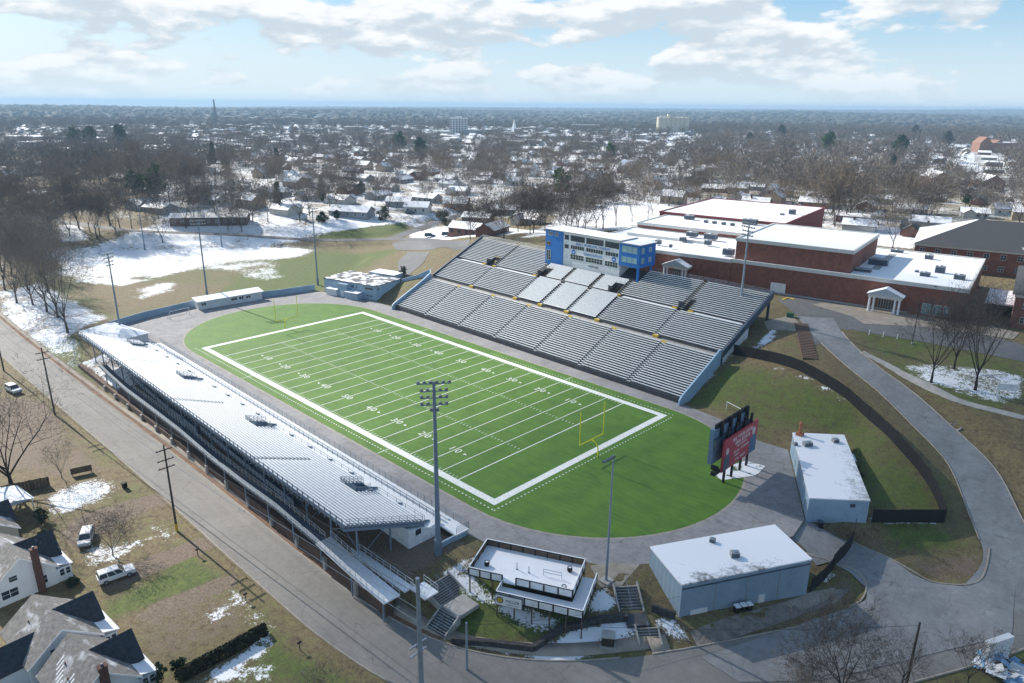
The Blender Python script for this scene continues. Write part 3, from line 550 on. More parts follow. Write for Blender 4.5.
window(42.6, 44.2, 24.35, 25.8, F_, 2); window(44.9, 50.4, 24.2, 25.9, F_, 2); window(51, 57.4, 24.2, 25.9, F_, 2); window(58, 63, 24.2, 25.9, F_, 2)
window(42.6, 44.2, 21.7, 22.9, F_, 2); window(45, 50.3, 21.8, 23, F_, 6, 1, 'glass', 'white'); window(51, 57.4, 21.8, 23, F_, 7, 1, 'glass', 'white'); window(58.2, 62.9, 21.8, 23, F_, 5, 1, 'glass', 'white')
window(45, 50.3, 18.7, 20.3, F_, 5, 2, 'glass', 'white'); window(51, 57.4, 18.7, 20.3, F_, 6, 2, 'glass', 'white'); window(58.2, 62.9, 18.7, 20.3, F_, 5, 2, 'glass', 'white')
window(64.3, 69.8, 23.7, 25.7, 32.2, 3, 1, 'cglass', 'blue'); window(64.3, 69.8, 20.9, 22.7, 32.2, 3, 1, 'cglass', 'blue')
for z in (23.7, 20.9): window(32.9, 34.6, z, z+1.9, 0, 1, 1, 'cglass', 'blue', PB, 70.5); window(36.6, 37.8, z+.3, z+1.6, 0, 1, 1, 'cglass', 'white', PB, 70.5)
window(36.2, 38, 24.9, 26, 32.4, 2, 2, 'glass', 'white'); window(38.8, 40.2, 24.9, 26, 32.4, 2, 2, 'glass', 'white'); window(35.6, 37, 21.9, 22.9, 32.4, 2, 1, 'glass', 'yellow'); window(35.5, 37.2, 17.2, 20.3, 32.4, 2, 3, 'glass', 'white')
def front_text(txt, x, z, size, m, wide=1., y=F_-.03):
    q = MB(); add_text(q, txt, size, Matrix.Translation((x, y, z))@Matrix.Rotation(PI/2, 4, 'X'), .03, wide); return q.build('lettering', M[m], PB)
front_text('BRALY MUNICIPAL STADIUM', 53.4, 23.55, .95, 'blue', 1.05); front_text('FLORENCE SCHOOLS', 53.6, 20.95, .85, 'blue', .85); front_text('HOME SIDE', 54, 17.7, .7, 'dsteel', 1.1)
for x in (46.2, 61.4):
    q = MB(); q.lathe((0, 0, 0), [(0, .05), (.8, .05), (.8, 0), (0, 0)], 20); q.v = [(x+a, F_-.01-c, 20.95+b_) for a, b_, c in q.v]; e = q.build('emblem', M['blue'], PB)
    q = MB(); q.box(x-.45, x+.45, F_-.1, F_-.062, 20.8, 21.1); q.build('emblem_bar', M['white'], e)

# ------------------------------------------------------------------ near grandstand (steel frame, aluminium planks, seen from behind)
NA = R(-.75); NO = (-9.5, -11.2)
NS = thing('grandstand', 'near grandstand of pale snow-dusted aluminium benches on steel columns beside the street', 'grandstand', (*NO, 0), NA)
LN = 120.; NR, NT_, NRS, NZ = 24, .6875, .262, 1.95
NV = [6.5, 38.5, 72.5, 106]; K0 = 4; M['bsteel'] = mat('blue_grey_steel', (.16, .215, .28), .5, .15)
t = NT('aluminium_with_snow'); px, py, pz = t.sep(); n = t.noise(.35, 4, .6); f = t.math('ADD', t.math('MULTIPLY', n, .7), t.ramp(px, -10, 75, .42, -.1)); f = t.ramp(f, .5, .62); c = t.mix(f, t.mix(t.ramp(t.noise(2, 3), .3, .7), (.66, .69, .72), (.82, .84, .86)), SNOW)
t.l(t.ramp(f, 0, 1, .2, 0.), t.b.inputs['Metallic']); t.l(t.ramp(f, 0, 1, .4, .8), t.b.inputs['Roughness']); M['alusnow'] = t.done(c)
M['deckdark'] = None
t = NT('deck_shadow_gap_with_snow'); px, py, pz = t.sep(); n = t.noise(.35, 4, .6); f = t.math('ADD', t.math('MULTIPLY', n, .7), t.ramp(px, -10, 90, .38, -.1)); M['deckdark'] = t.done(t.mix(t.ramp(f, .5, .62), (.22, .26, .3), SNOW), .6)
dk = MB()
for k in range(K0, NR):
    ya, zk = -(k+1)*NT_, NZ+k*NRS; cuts = [(v-2.2, v+2.2) for v in NV] if k < 10 else []
    for a, b_ in clear(0, LN, cuts): dk.box(a, b_, ya-.002, ya+NT_, zk-.12, zk); dk.box(a, b_, ya+.001, ya+.03, zk+.004, zk+NRS-.125)
    bn = MB(); fp = MB()
    for a, b_ in clear(.1, LN-.1, cuts+[(v-.55, v+.55) for v in (26, 59, 93)] if k > 8 else cuts):
        bn.box(a, b_, ya+.1, ya+.42, zk+.36, zk+.43); fp.box(a, b_, ya+.44, ya+.655, zk+.02, zk+.06)
    bn.build('bench_row', M['alusnow'], NS); fp.build('foot_plank', M['alusnow'], NS)
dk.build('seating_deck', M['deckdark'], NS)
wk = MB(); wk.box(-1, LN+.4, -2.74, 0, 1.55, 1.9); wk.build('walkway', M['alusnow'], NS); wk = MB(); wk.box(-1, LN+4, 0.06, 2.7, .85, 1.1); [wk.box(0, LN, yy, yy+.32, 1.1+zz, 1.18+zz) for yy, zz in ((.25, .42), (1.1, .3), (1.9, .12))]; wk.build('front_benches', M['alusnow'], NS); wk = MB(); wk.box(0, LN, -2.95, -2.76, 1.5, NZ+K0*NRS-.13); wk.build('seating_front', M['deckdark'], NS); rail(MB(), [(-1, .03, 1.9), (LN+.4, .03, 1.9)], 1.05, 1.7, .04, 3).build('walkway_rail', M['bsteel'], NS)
w_ = MB(); w_.box(-1, LN+3.8, 2.35, 2.6, -.1, .84); w_.build('front_wall', M['bluegrey'], NS); w_ = MB(); w_.box(LN+3.6, LN+3.85, -2.7, 2.34, -.1, 1.0); w_.build('side_wall', M['bluegrey'], NS)
rl = MB(); rail(rl, [(-1, 2.65, 1.1), (LN+4, 2.65, 1.1), (LN+4, .2, 1.1)], 1.25, 1.8, .035, 4); rl.build('front_rail', M['bsteel'], NS)
for a, b_ in clear(0, LN, [(v-2.2, v+2.2) for v in NV]): rail(MB(), [(a, -2.7, 2.9), (b_, -2.7, 2.9)], 1.0, 2.2, .035, 2).build('walkway_rail', M['bsteel'], NS)
yb, zb = -NR*NT_, NZ+(NR-1)*NRS
rl = MB()
for i in range(81):
    x = .1+i*(LN-.2)/80; rl.box(x-.06, x+.06, yb-.14, yb-.02, zb-.45, zb+1.3)
for z in (.3, .62, .94, 1.22): rl.box(0, LN, yb-.09, yb-.05, zb+z-.025, zb+z+.025)
rl.build('back_rail', M['bsteel'], NS)
for x in (0, LN):
    rl = MB()
    for k in range(K0, NR, 2): y, z = -(k+.5)*NT_, NZ+k*NRS; rl.tube((x, y, z-.2), (x, y, z+1.15), .04, n=5)
    for q in (.45, .8, 1.15): rl.tube((x, -3.0, NZ+K0*NRS+q), (x, yb+.3, zb+q), .03, n=5)
    rl.build('end_rail', M['steel'], NS); rk = MB(); ys_, zs_ = -2.8, NZ+3.6*NRS; rk.add([(x-.1, ys_, zs_-.2), (x+.1, ys_, zs_-.2), (x+.1, yb, zb-.17), (x-.1, yb, zb-.17), (x-.1, ys_, zs_-.65), (x+.1, ys_, zs_-.65), (x+.1, yb, zb-.62), (x-.1, yb, zb-.62)], [(0, 1, 2, 3), (4, 7, 6, 5), (0, 4, 5, 1), (1, 5, 6, 2), (2, 6, 7, 3), (3, 7, 4, 0)]); rk.build('raker_beam', M['bsteel'], NS)
for v in NV:
    q = MB(); za = NZ+10*NRS; yA, yB = -10*NT_, -K0*NT_-.01; zf = NZ+K0*NRS
    q.box(v-2.2, v+2.2, yA, yB, 1.5, 1.75)
    for s_ in (-2.2, 2.08): q.prism([(v+s_, yA), (v+s_+.12, yA), (v+s_+.12, yB), (v+s_, yB)], 1.76, [za, za, zf, zf])
    q.box(v-2.07, v+2.07, yA, yA+.1, 1.76, za-.13); e = q.build('vomitory', M['bsteel'], NS); s_ = MB()
    for k in range(9): s_.box(v-.9+k*.3, v-.6+k*.3, yA+1.2, yA+2.9, 1.76, 1.95+k*.24)
    s_.build('stair', M['steel'], e); r_ = MB(); rail(r_, [(v-2.25, yB-.2, zf), (v-2.25, yA-.05, za), (v+2.25, yA-.05, za), (v+2.25, yB-.2, zf)], 1.1, .9, .04, 4); rail(r_, [(v-.9, yA+2.95, 1.9), (v+1.8, yA+2.95, 4.0)], 1., .7, .035, 3); r_.build('handrail', M['bsteel'], e)
for i in range(18):
    x = 1+i*(LN-2)/17; 
    for y in (-13.9, -8.3):
        z = NZ-y/NT_*NRS-.35; c = MB(); c.box(x-.11, x+.11, y-.11, y+.11, -.3, z); c.build('column', M['bsteel'], NS)
    rk = MB(); rk.add([(x-.08, -1, NZ+.1), (x+.08, -1, NZ+.1), (x+.08, yb+.1, zb-.2), (x-.08, yb+.1, zb-.2), (x-.08, -1, NZ-.35), (x+.08, -1, NZ-.35), (x+.08, yb+.1, zb-.65), (x-.08, yb+.1, zb-.65)], [(0, 1, 2, 3), (4, 7, 6, 5), (0, 4, 5, 1), (1, 5, 6, 2), (2, 6, 7, 3), (3, 7, 4, 0)])
    rk.tube((x, -13.9, 1), (x, -8.4, 4.8), .05, n=5); rk.build('raker_beam', M['bsteel'], NS)
br = MB()
for i in range(0, 17, 2): xa, xb = 1+i*(LN-2)/17, 1+(i+1)*(LN-2)/17; br.tube((xa, -13.9, 2.9), (xb, -13.9, 6.5), .05, n=5); br.tube((xb, -13.9, 2.9), (xa, -13.9, 6.5), .05, n=5)
br.box(.5, LN-.5, -13.97, -13.83, 6.45, 6.75); br.build('bracing', M['bsteel'], NS)
RAMP = [(14, 3.2), (22, 2.5), (32, 2.0), (46, 2.2), (62, 2.3), (76, 1.7), (88, 1.8), (100, 2.2), (112, 1.7), (121, 1.0), (129, .7)]
def deckstrip(name, pts, y0, y1, m, th=.22):
    q = MB()
    for (xa, za), (xb, zb_) in zip(pts[:-1], pts[1:]): q.add([(xa, y0, za), (xb, y0, zb_), (xb, y1, zb_), (xa, y1, za), (xa, y0, za-th), (xb, y0, zb_-th), (xb, y1, zb_-th), (xa, y1, za-th)], [(0, 1, 2, 3), (7, 6, 5, 4), (0, 4, 5, 1), (2, 6, 7, 3)]+([(1, 5, 6, 2)] if (xb, zb_) == pts[-1] else [])+([(0, 3, 7, 4)] if (xa, za) == pts[0] else []))
    o = q.build(name, m, NS); r_ = MB(); rail(r_, [(x, y0+.05, z) for x, z in pts], 1.05, 1.3, .04, 4, 4); r_.build('ramp_rail', M['railpale'], o); r_ = MB(); rail(r_, [(x, y1-.05, z) for x, z in pts], 1.05, 1.6, .035, 2, 4); r_.build('ramp_rail', M['railpale'], o); return o
M['railpale'] = mat('pale_rail', (.55, .6, .65), .5); M['rampd'] = mat('ramp_deck', (.07, .1, .14), .6, .15, .6)
deckstrip('ramp', RAMP[:9], -16.6, -14.9, M['rampd']); deckstrip('ramp', [(112, 1.7), (121, 1.0), (129, .75)], -16.6, -14., M['alusnow'])
deckstrip('ramp', [(116, .2), (122, .45), (128.9, .73)], -13.2, -11.7, M['alusnow']); deckstrip('ramp', [(22, 1.5), (42, .3), (60, .1)], -12.6, -11.1, M['rampd']); deckstrip('ramp', [(62, 1.4), (84, .4), (98, .15)], -12.6, -11.1, M['rampd'])
deckstrip('landing', [(128.95, .73), (132, .7)], -12.2, -9.9, M['alusnow'])
for x in (18, 25, 33, 41, 49, 57, 65, 73, 81, 89, 97, 105, 113, 121, 128.5):
    zr = np.interp(x, [p[0] for p in RAMP], [p[1] for p in RAMP]); c = MB(); c.box(x-.09, x+.09, -16.5, -16.32, -1.2 if x < 120 else -2.6, zr-.22); c.build('ramp_post', M['bsteel'], NS)
    if x < 126: c = MB(); yw = -28.75+11.2+(x)*.0131; c.box(x-.33, x+.33, yw-.05, yw+.6, zst(x-9.5)-.3, -.55); c.build('footing', M['concrete'], NS)
# rooms under the stand
for x0, x1, y0, y1, z1 in ((100, 119.4, -4.6, -.4, 2.6), (60, 82, -5, -.4, 2.3)):
    q = MB(); q.box(x0, x1, y0, y1, -.1, min(z1, 1.5)); q.build('store_room', M['offwhite'], NS)
q = MB(); q.prism([(111, -6.2), (120.6, -6.2), (120.6, -.5), (111, -.5)], -.1, [3.1, 3.1, 1.45, 1.45]); e = q.build('store_room', M['white'], NS); q = MB(); q.box(120.61, 120.66, -4.9, -3.9, 1.7, 2.6); q.build('window', M['glass'], e)
# retaining wall below
wl = MB(); 
for i in range(13):
    x0, x1 = -12+i*10, -2+i*10; wl.box(x0, x1-.01, -28.4, -27.2, float(zst(x1))-.4, -.45)
o = wl.build('retaining_wall', M['wallbrown']); tag(o, 'long brown block retaining wall below the near grandstand ramp', 'wall')

# ------------------------------------------------------------------ goal posts, soccer goals, flood lights
def goalpost(label, x, y, rz, c):
    g = thing('goalpost', label, 'goal post', (x, y, .05), rz); b = MB(); pts = [(0, 0, 0), (0, 0, 1.5)]+[(-1.6+1.6*math.cos(a), 0, 1.5+1.5*math.sin(a)) for a in np.linspace(.2, PI/2, 6)]; b.path(pts, .12, 8); b.build('support', M[c], g)
    b = MB(); b.tube((-1.6, -3.55, 3.05), (-1.6, 3.55, 3.05), .11); b.build('crossbar', M[c], g)
    for s in (-1, 1): b = MB(); b.tube((-1.6, s*3.55, 3.05), (-1.6, s*3.55, 9.6), .09); b.build('upright', M[c], g)
goalpost('yellow goal post in front of the red scoreboard', L_+B+1.3, W_/2, 0, 'goal'); goalpost('pale yellow goal post at the far left end of the field', -B-1.3, W_/2-.5, PI, 'goal')
def soccer(label, x, y, z, rz):
    g = thing('soccer_goal', label, 'goal', (x, y, z), rz); b = MB(); b.path([(-3.2, 0, 0), (-3.2, 0, 2.3), (3.2, 0, 2.3), (3.2, 0, 0)], .07); b.build('frame', M['white'], g)
    b = MB(); b.path([(-3.2, 0, 2.3), (-3.2, 1.6, .05), (3.2, 1.6, .05), (3.2, 0, 2.3)], .04); b.build('back_frame', M['steel'], g)
p = at(180, 317); soccer('white soccer goal frame by the low white wall left of the track', p[0], p[1], .03, R(100)); p = at(735, 418); soccer('white soccer goal frame behind the scoreboard', p[0], p[1]+.6, hz(p[0], p[1]), R(-20))
def flood(label, x, y, H, rz, rows=((6, 0), (5, -1.1), (5, -2.1), (5, -3.1), (2, -4.)), r=.34, colour='bsteel', base=None, sp_=.85):
    z = hz(x, y) if base is None else base; g = thing('light_pole', label, 'light pole', (x, y, z-.1), rz); b = MB(); b.tube((0, 0, 0), (0, 0, H), r, r*.5, 12); b.tube((0, 0, 0), (0, 0, 2.6), r*1.35, r*1.3, 10); b.build('pole', M[colour], g)
    for n, dz in rows:
        wd = (n-1)*sp_; b = MB(); b.box(-wd/2-.2, wd/2+.2, -.08, .08, H+dz-.32, H+dz-.2); cb = b.build('crossarm', M[colour], g)
        for i in range(n):
            xx = -wd/2+i*sp_; q = MB(); q.lathe((0, 0, 0), [(0, .18), (.14, .16), (.27, -.14), (0, -.14)], 8); tl = Matrix.Translation((xx, .3, H+dz-.08))@Matrix.Rotation(R(-62), 4, 'X'); q.v = [tuple(tl@Vector(v)) for v in q.v]; q.build('lamp', M['hvac'], cb)
flood('tall dark floodlight pole at the street end of the near grandstand', 114.9, -16.6, 27.2, R(52), r=.42)
flood('floodlight pole behind the snowy shed at the far end of the near grandstand', -28.4, -12.6, 23.6, R(-67), ((4, 0), (4, -1.1), (3, -2.2), (3, -3.2)), .3)
flood('tall floodlight pole behind the white dugout', -52, 22.5, 26.3, R(-118), ((6, 0), (6, -1.1)), .32); flood('tall floodlight pole on green grass left of the pale blue building', -42.6, 59, 27.8, R(-110), ((5, 0), (4, -1)), .32)
flood('grey floodlight pole rising behind the far grandstand before the brick school', *at(749.5, 222, 36)[:2], 24., R(158), ((6, 0), (6, -1.), (5, -2.), (5, -3.)), .34, 'steel', 12)
p = at(145, 250); flood('old floodlight pole at the snowy edge of the practice field', p[0], p[1], 21, R(-50), ((4, 0), (4, -.9)), .25); p = at(222, 247); flood('wooden floodlight pole before the low brown building', p[0], p[1], 19, R(-50), ((4, 0),), .22)
g = thing('light_pole', 'slim silver pole with short crossarm between deck and white building', 'light pole', (136.2, -4.1, hz(136.2, -4.1)-.1)); b = MB(); b.tube((0, 0, 0), (0, 0, 19.5), .2, .11, 10); b.build('pole', M['steel'], g); b = MB(); b.box(-.2, .2, -2.2, .3, 19.2, 19.35); b.build('crossarm', M['dsteel'], g); b = MB(); b.box(-.8, .8, -.8, .8, -.1, .25); b.build('base', M['concrete'], g)

# ------------------------------------------------------------------ scoreboard seen from behind
SB = thing('scoreboard', 'scoreboard on black posts with a red sign on its back', 'scoreboard', (133.9, 36.5, 0), R(91)); M['signblue'] = mat('sign_blue', (.04, .12, .22), .5); M['sbback'] = mat('scoreboard_back', (.13, .2, .3), .5, .2, 1)
for x in (-4, -1.1, 2.1, 4.7): b = MB(); b.box(x-.2, x+.2, -.17, .17, -.2, 10.6); b.build('post', M['black'], SB)
b = MB(); b.box(-7.4, 5.2, .9, 1.7, 4.4, 10.8); b.build('cabinet', M['sbback'], SB); b = MB(); b.box(-7.4, 5.2, .3, .88, 7.2, 9.2); b.build('catwalk', M['dsteel'], SB)
for i in range(4): b = MB(); x = -5.4+i*3.1; b.box(x-1.3, x+1.3, 1., 1.3, 10.82, 11.6); b.build('speaker_cluster', M['black'], SB); b = MB(); b.box(x-.16, x+.16, .3, .88, 9.2, 12.); b.build('top_bracket', M['black'], SB)
b = MB(); b.box(-7.5, -7.1, -.4, .88, 3.6, 4.4); b.box(-8.2, -6.2, -.3, .5, 2.9, 3.59); b.build('ladder_platform', M['black'], SB)
b = MB(); b.box(-6.3, 6.3, -.62, -.3, 3.0, 9.0); pn = b.build('red_sign', M['redsign'], SB)
def sign_text(txt, x, z, size, m='signwhite', wide=1.):
    q = MB(); add_text(q, txt, size, Matrix.Translation((x, -.635, z))@Matrix.Rotation(PI/2, 4, 'X'), .01, wide); q.build('lettering', M[m], pn)
sign_text('ALL YOUR LOCAL', .6, 8.1, .95); sign_text('REAL ESTATE', .6, 7.15, .95); sign_text('SALES & SERVICE', .3, 6.4, .5); sign_text('256-555', -1.4, 5.4, .62); sign_text('FLORENCE', 1.7, 5.5, .62); sign_text('AGENTS', -1.2, 4.7, .5); sign_text('CALL TODAY', .3, 3.8, .62)
for x, z0, s, c in ((-4.9, 3.02, 1.25, 'dsteel'), (4.9, 3.02, 1.5, 'signblue')):               # two printed portraits: plain generic figures
    q = MB(); q.prism([(0, 0), (.9*s, 0), (.75*s, 2.0*s), (.2*s, 2.35*s), (-.3*s, 2.35*s), (-.8*s, 2.0*s), (-.9*s, 0)], 0, .012); q.v = [(x+a, -.632-cc, z0+bb) for a, bb, cc in q.v]; f = q.build('printed_figure', M[c], pn)
    q = MB(); q.lathe((0, 0, 0), [(0, .014), (.42*s, .014), (.42*s, 0)], 16); q.v = [(x-.05+a, -.634-cc, z0+2.85*s+bb*1.2) for a, bb, cc in q.v]; q.build('printed_face', mat('printed_face', (.55, .5, .48), .6), f)
p_ = patch('snow_patch', [(130.5, 34), (133.5, 33), (137, 39), (136.5, 43.5), (133, 43), (131.5, 38)], 0, snowy('thin_snow_on_turf', (.05, .11, .02), .62, .5), flat=.075)
# ------------------------------------------------------------------ stadium buildings
def ploc(o, u, a): return (o[0]+u[0]*math.cos(a)-u[1]*math.sin(a), o[1]+u[0]*math.sin(a)+u[1]*math.cos(a))
t = NT('ribbed_white_metal_wall'); n = t.noise(.4, 3); px, py, pz = t.sep(t.objpos()); wv = t.math('SINE', t.math('MULTIPLY', t.math('ADD', px, py), 14)); t.bump(wv, .5, .03); M['ribbed'] = t.done(t.mix(t.ramp(n, .3, .7), (.21, .3, .39), (.27, .36, .45)), .6)
def flat_building(name, label, cat, P, z0s, z1, wall, roof, over=.12, parapet=.0):
    c = np.mean(P, axis=0); g = thing(name, label, cat, (c[0], c[1], 0)); Q = [(p[0]-c[0], p[1]-c[1]) for p in P]
    b = MB(); b.prism(Q, z0s, z1); b.build('wall', wall, g); s = [(q[0]*(1+over/np.hypot(*q)), q[1]*(1+over/np.hypot(*q))) for q in Q]; b = MB(); b.prism(s, z1+.004, z1+.22); r = b.build('roof', roof, g); return g, r, c
WB = [(146.4, -1.4), (156.1, 16.3), (148.5, 20.9), (138.6, 2.9)]
t = NT('snow_roof_with_bare_streaks'); n = t.noise(.18, 5, .65, stretch=(1, 1, 1)); px, py, pz = t.sep(t.objpos()); q = t.math('ADD', n, t.math('MULTIPLY', t.math('SUBTRACT', t.math('MULTIPLY', px, .85), t.math('MULTIPLY', py, .5)), .045)); n5 = t.noise(1.6, 4, .7); q = t.math('ADD', q, t.math('MULTIPLY', t.math('SUBTRACT', n5, .5), .5)); M['streakroof'] = t.done(t.mix(t.ramp(q, .66, .82), SNOW, (.2, .21, .22)), .75)
t = NT('field_house_snow_roof'); n = t.noise(.5, 5, .7); n5 = t.noise(2.4, 4, .7); px, py, pz = t.sep(t.objpos()); q = t.math('ADD', t.math('ADD', t.math('MULTIPLY', n, .6), t.math('MULTIPLY', n5, .5)), t.math('ADD', t.math('MULTIPLY', px, .03), t.math('MULTIPLY', py, .012))); M['fhroof'] = t.done(t.mix(t.ramp(q, .64, .84), SNOW, (.22, .22, .22)), .75)
g, r, c = flat_building('utility_building', 'big white flat-roofed metal building with snow on its roof by the street corner', 'building', WB, [-3.3, -3.3, -1.2, -.5], 3.0, M['ribbed'], M['streakroof'])
d = Vector((156.1-146.4, 16.3+1.4, 0)).normalized(); ang = math.atan2(d.y, d.x)
def on_wall(mb, o, u0, u1, z0, z1, dpt=.06): # box on the street wall of the building, along direction d from corner o
    nrm = Vector((d.y, -d.x, 0)); a = Vector((*o, 0))+d*u0-Vector((*c, 0)); e = Vector((*o, 0))+d*u1-Vector((*c, 0)); mb.prism([tuple((a+nrm*.004)[:2]), tuple((e+nrm*.004)[:2]), tuple((e+nrm*dpt)[:2]), tuple((a+nrm*dpt)[:2])], z0, z1)
b = MB(); on_wall(b, WB[0], 1.6, 4.2, -2.9, -1.1); dr = b.build('roller_door', M['offwhite'], g); b = MB(); 
for z in (-2.9, -1.14): on_wall(b, WB[0], 1.5, 4.3, z, z+.09, .1)
on_wall(b, WB[0], 1.5, 1.6, -2.8, -1.15, .1); on_wall(b, WB[0], 4.2, 4.3, -2.8, -1.15, .1); b.build('door_frame', M['bluegrey'], dr); b = MB(); on_wall(b, WB[0], 0, 20.1, 2.35, 2.55, .07); b.build('gutter_line', M['dsteel'], g)
for u_ in (5.2, 10.1, 15.2): b = MB(); on_wall(b, WB[0], u_, u_+.1, -3.2, 2.34, .06); b.build('downpipe', M['hvac'], g)
b = MB(); on_wall(b, WB[0], 12.2, 13.2, -3., -1.0); b.build('door', M['offwhite'], g)
def roof_unit(x, y, z, sx, sy, sz, rz, label, grp=None):
    q = thing('roof_vent', label, 'roof vent', (x, y, z), rz, grp); b = MB(); b.box(-sx/2, sx/2, -sy/2, sy/2, 0, sz); b.build('housing', M['hvac'], q, bevel=.03); b = MB(); b.box(-sx/2+.08, sx/2-.08, -sy/2-.02, -sy/2-.003, .1*sz, .85*sz); b.box(sx/2+.003, sx/2+.02, -sy/2+.08, sy/2-.08, .1*sz, .85*sz); b.build('louvre', M['dsteel'], q); b = MB(); b.lathe((0, 0, sz), [(0, .12), (min(sx, sy)*.3, .12), (min(sx, sy)*.34, 0)], 10); b.build('fan_cowl', M['steel'], q); return q
roof_unit(144.2, 10.2, 3.22, .8, .7, .6, .3, 'small grey vent on the snowy roof of the white metal building'); roof_unit(148.2, 9.2, 3.22, 1.2, .9, .8, .8, 'larger grey roof unit near the middle of the white metal building roof')
w3 = [Vector((*ploc(WB[0], (8.2+i*.95, -1.), ang), 0)) for i in range(3)]
for i, (v, lb) in enumerate(zip(w3, ('first snow-topped wheeled bin by the white metal building wall, nearest its door', 'middle of three snow-topped wheeled bins by the white metal building', 'last of three snow-topped wheeled bins, farthest from the roller door'))):
    q = thing('wheeled_bin', lb, 'bin', (v.x, v.y, hz(v.x, v.y)), ang, 'bins by the white metal building'); b = MB(); b.add([(-.28, -.3, .12), (.28, -.3, .12), (.28, .3, .12), (-.28, .3, .12), (-.36, -.38, 1.05), (.36, -.38, 1.05), (.36, .38, 1.05), (-.36, .38, 1.05)], [(0, 3, 2, 1), (4, 5, 6, 7), (0, 1, 5, 4), (1, 2, 6, 5), (2, 3, 7, 6), (3, 0, 4, 7)]); b.build('body', M['black'], q)
    b = MB(); b.box(-.39, .39, -.42, .4, 1.06, 1.16); b.build('lid', M['snow'], q)
    for s in (-1, 1): b = MB(); b.tube((s*.24, .3, .12), (s*.32, .3, .12), .12, n=10); b.build('wheel', M['rubber'], q)
B2 = [(149.5, 30.9), (156.6, 36.9), (144.5, 58.3), (137.2, 52.3)]
g2, r2, c2 = flat_building('field_house', 'long low white field house with snowy roof beside the grass bank', 'building', B2, -.3, 3.9, M['bluegrey'], M['fhroof'])
d2 = Vector((B2[1][0]-B2[0][0], B2[1][1]-B2[0][1], 0)).normalized(); n2_ = Vector((d2.y, -d2.x, 0))
def on_end(mb, u0, u1, z0, z1, dp=.06):
    a = Vector((*B2[0], 0))+d2*u0-Vector((*c2, 0)); e = Vector((*B2[0], 0))+d2*u1-Vector((*c2, 0)); mb.prism([tuple((a+n2_*.004)[:2]), tuple((e+n2_*.004)[:2]), tuple((e+n2_*dp)[:2]), tuple((a+n2_*dp)[:2])], z0, z1)
b = MB(); on_end(b, 1., 2.1, .05, 2.3); b.build('door', M['bluegrey'], g2); b = MB(); on_end(b, 6., 7.9, 1.2, 2.3); b.build('wall_panel', M['bluegrey'], g2); b = MB(); on_end(b, 6.4, 7.2, 2.7, 3.3); b.build('vent_grille', M['dsteel'], g2)
d3 = Vector((B2[3][0]-B2[0][0], B2[3][1]-B2[0][1], 0)).normalized(); n3_ = Vector((-d3.y, d3.x, 0)); n3_ = n3_ if n3_.x < 0 else -n3_
for u, wd in ((3, 1.2), (6, 1.0), (11, 2.4), (17, 1.2), (21, 1.)):
    a = Vector((*B2[0], 0))+d3*u-Vector((*c2, 0)); e = a+d3*wd; b = MB(); b.prism([tuple((a+n3_*.004)[:2]), tuple((e+n3_*.004)[:2]), tuple((e+n3_*.06)[:2]), tuple((a+n3_*.06)[:2])], .05, 2.4); b.build('door', M['bluegrey'], g2)
q = thing('flue_pipe', 'rusty orange flue pipe on the corner of the field house roof', 'chimney', (138.6, 52.2, 4.1)); b = MB(); b.box(-.6, .6, -.6, .6, 0, .5); b.build('base', M['orange'], q); b = MB(); b.tube((0, 0, .5), (0, 0, 2.4), .34, .26, 12); b.build('pipe', M['orange'], q); b = MB(); b.lathe((0, 0, 2.5), [(0, .3), (.45, .0), (.2, -.1)], 12); b.build('cap', M['orange'], q)
roof_unit(141.5, 48.8, 4.12, 1.6, 1., .8, .9, 'grey roof unit in the middle of the field house roof'); roof_unit(144.5, 54, 4.12, 1.1, .9, .7, .9, 'small dark unit by the far right edge of the field house roof'); roof_unit(139.8, 47.5, 4.12, .7, .6, .5, .9, 'small vent near the left edge of the field house roof')
q = thing('wheeled_bin', 'lone dark wheeled bin against the end wall of the field house', 'bin', (151.6, 31.5, hz(151.6, 31.5)), .7); b = MB(); b.box(-.3, .3, -.35, .35, .1, 1.05); b.build('body', M['black'], q, bevel=.05); b = MB(); b.box(-.36, .36, -.4, .4, 1.06, 1.18); b.build('lid', M['dsteel'], q)
q = thing('equipment_crate', 'pale blue box on the grass behind the field house', 'box', (147.2, 55.5, hz(147.2, 55.5)), R(-60)); b = MB(); b.box(-1.4, 1.4, -.6, .6, 0, 1.3); b.build('body', M['tarp'], q, bevel=.06); b = MB(); b.box(-1.5, 1.5, -.7, .7, 1.31, 1.4); b.build('lid', M['snow'], q)
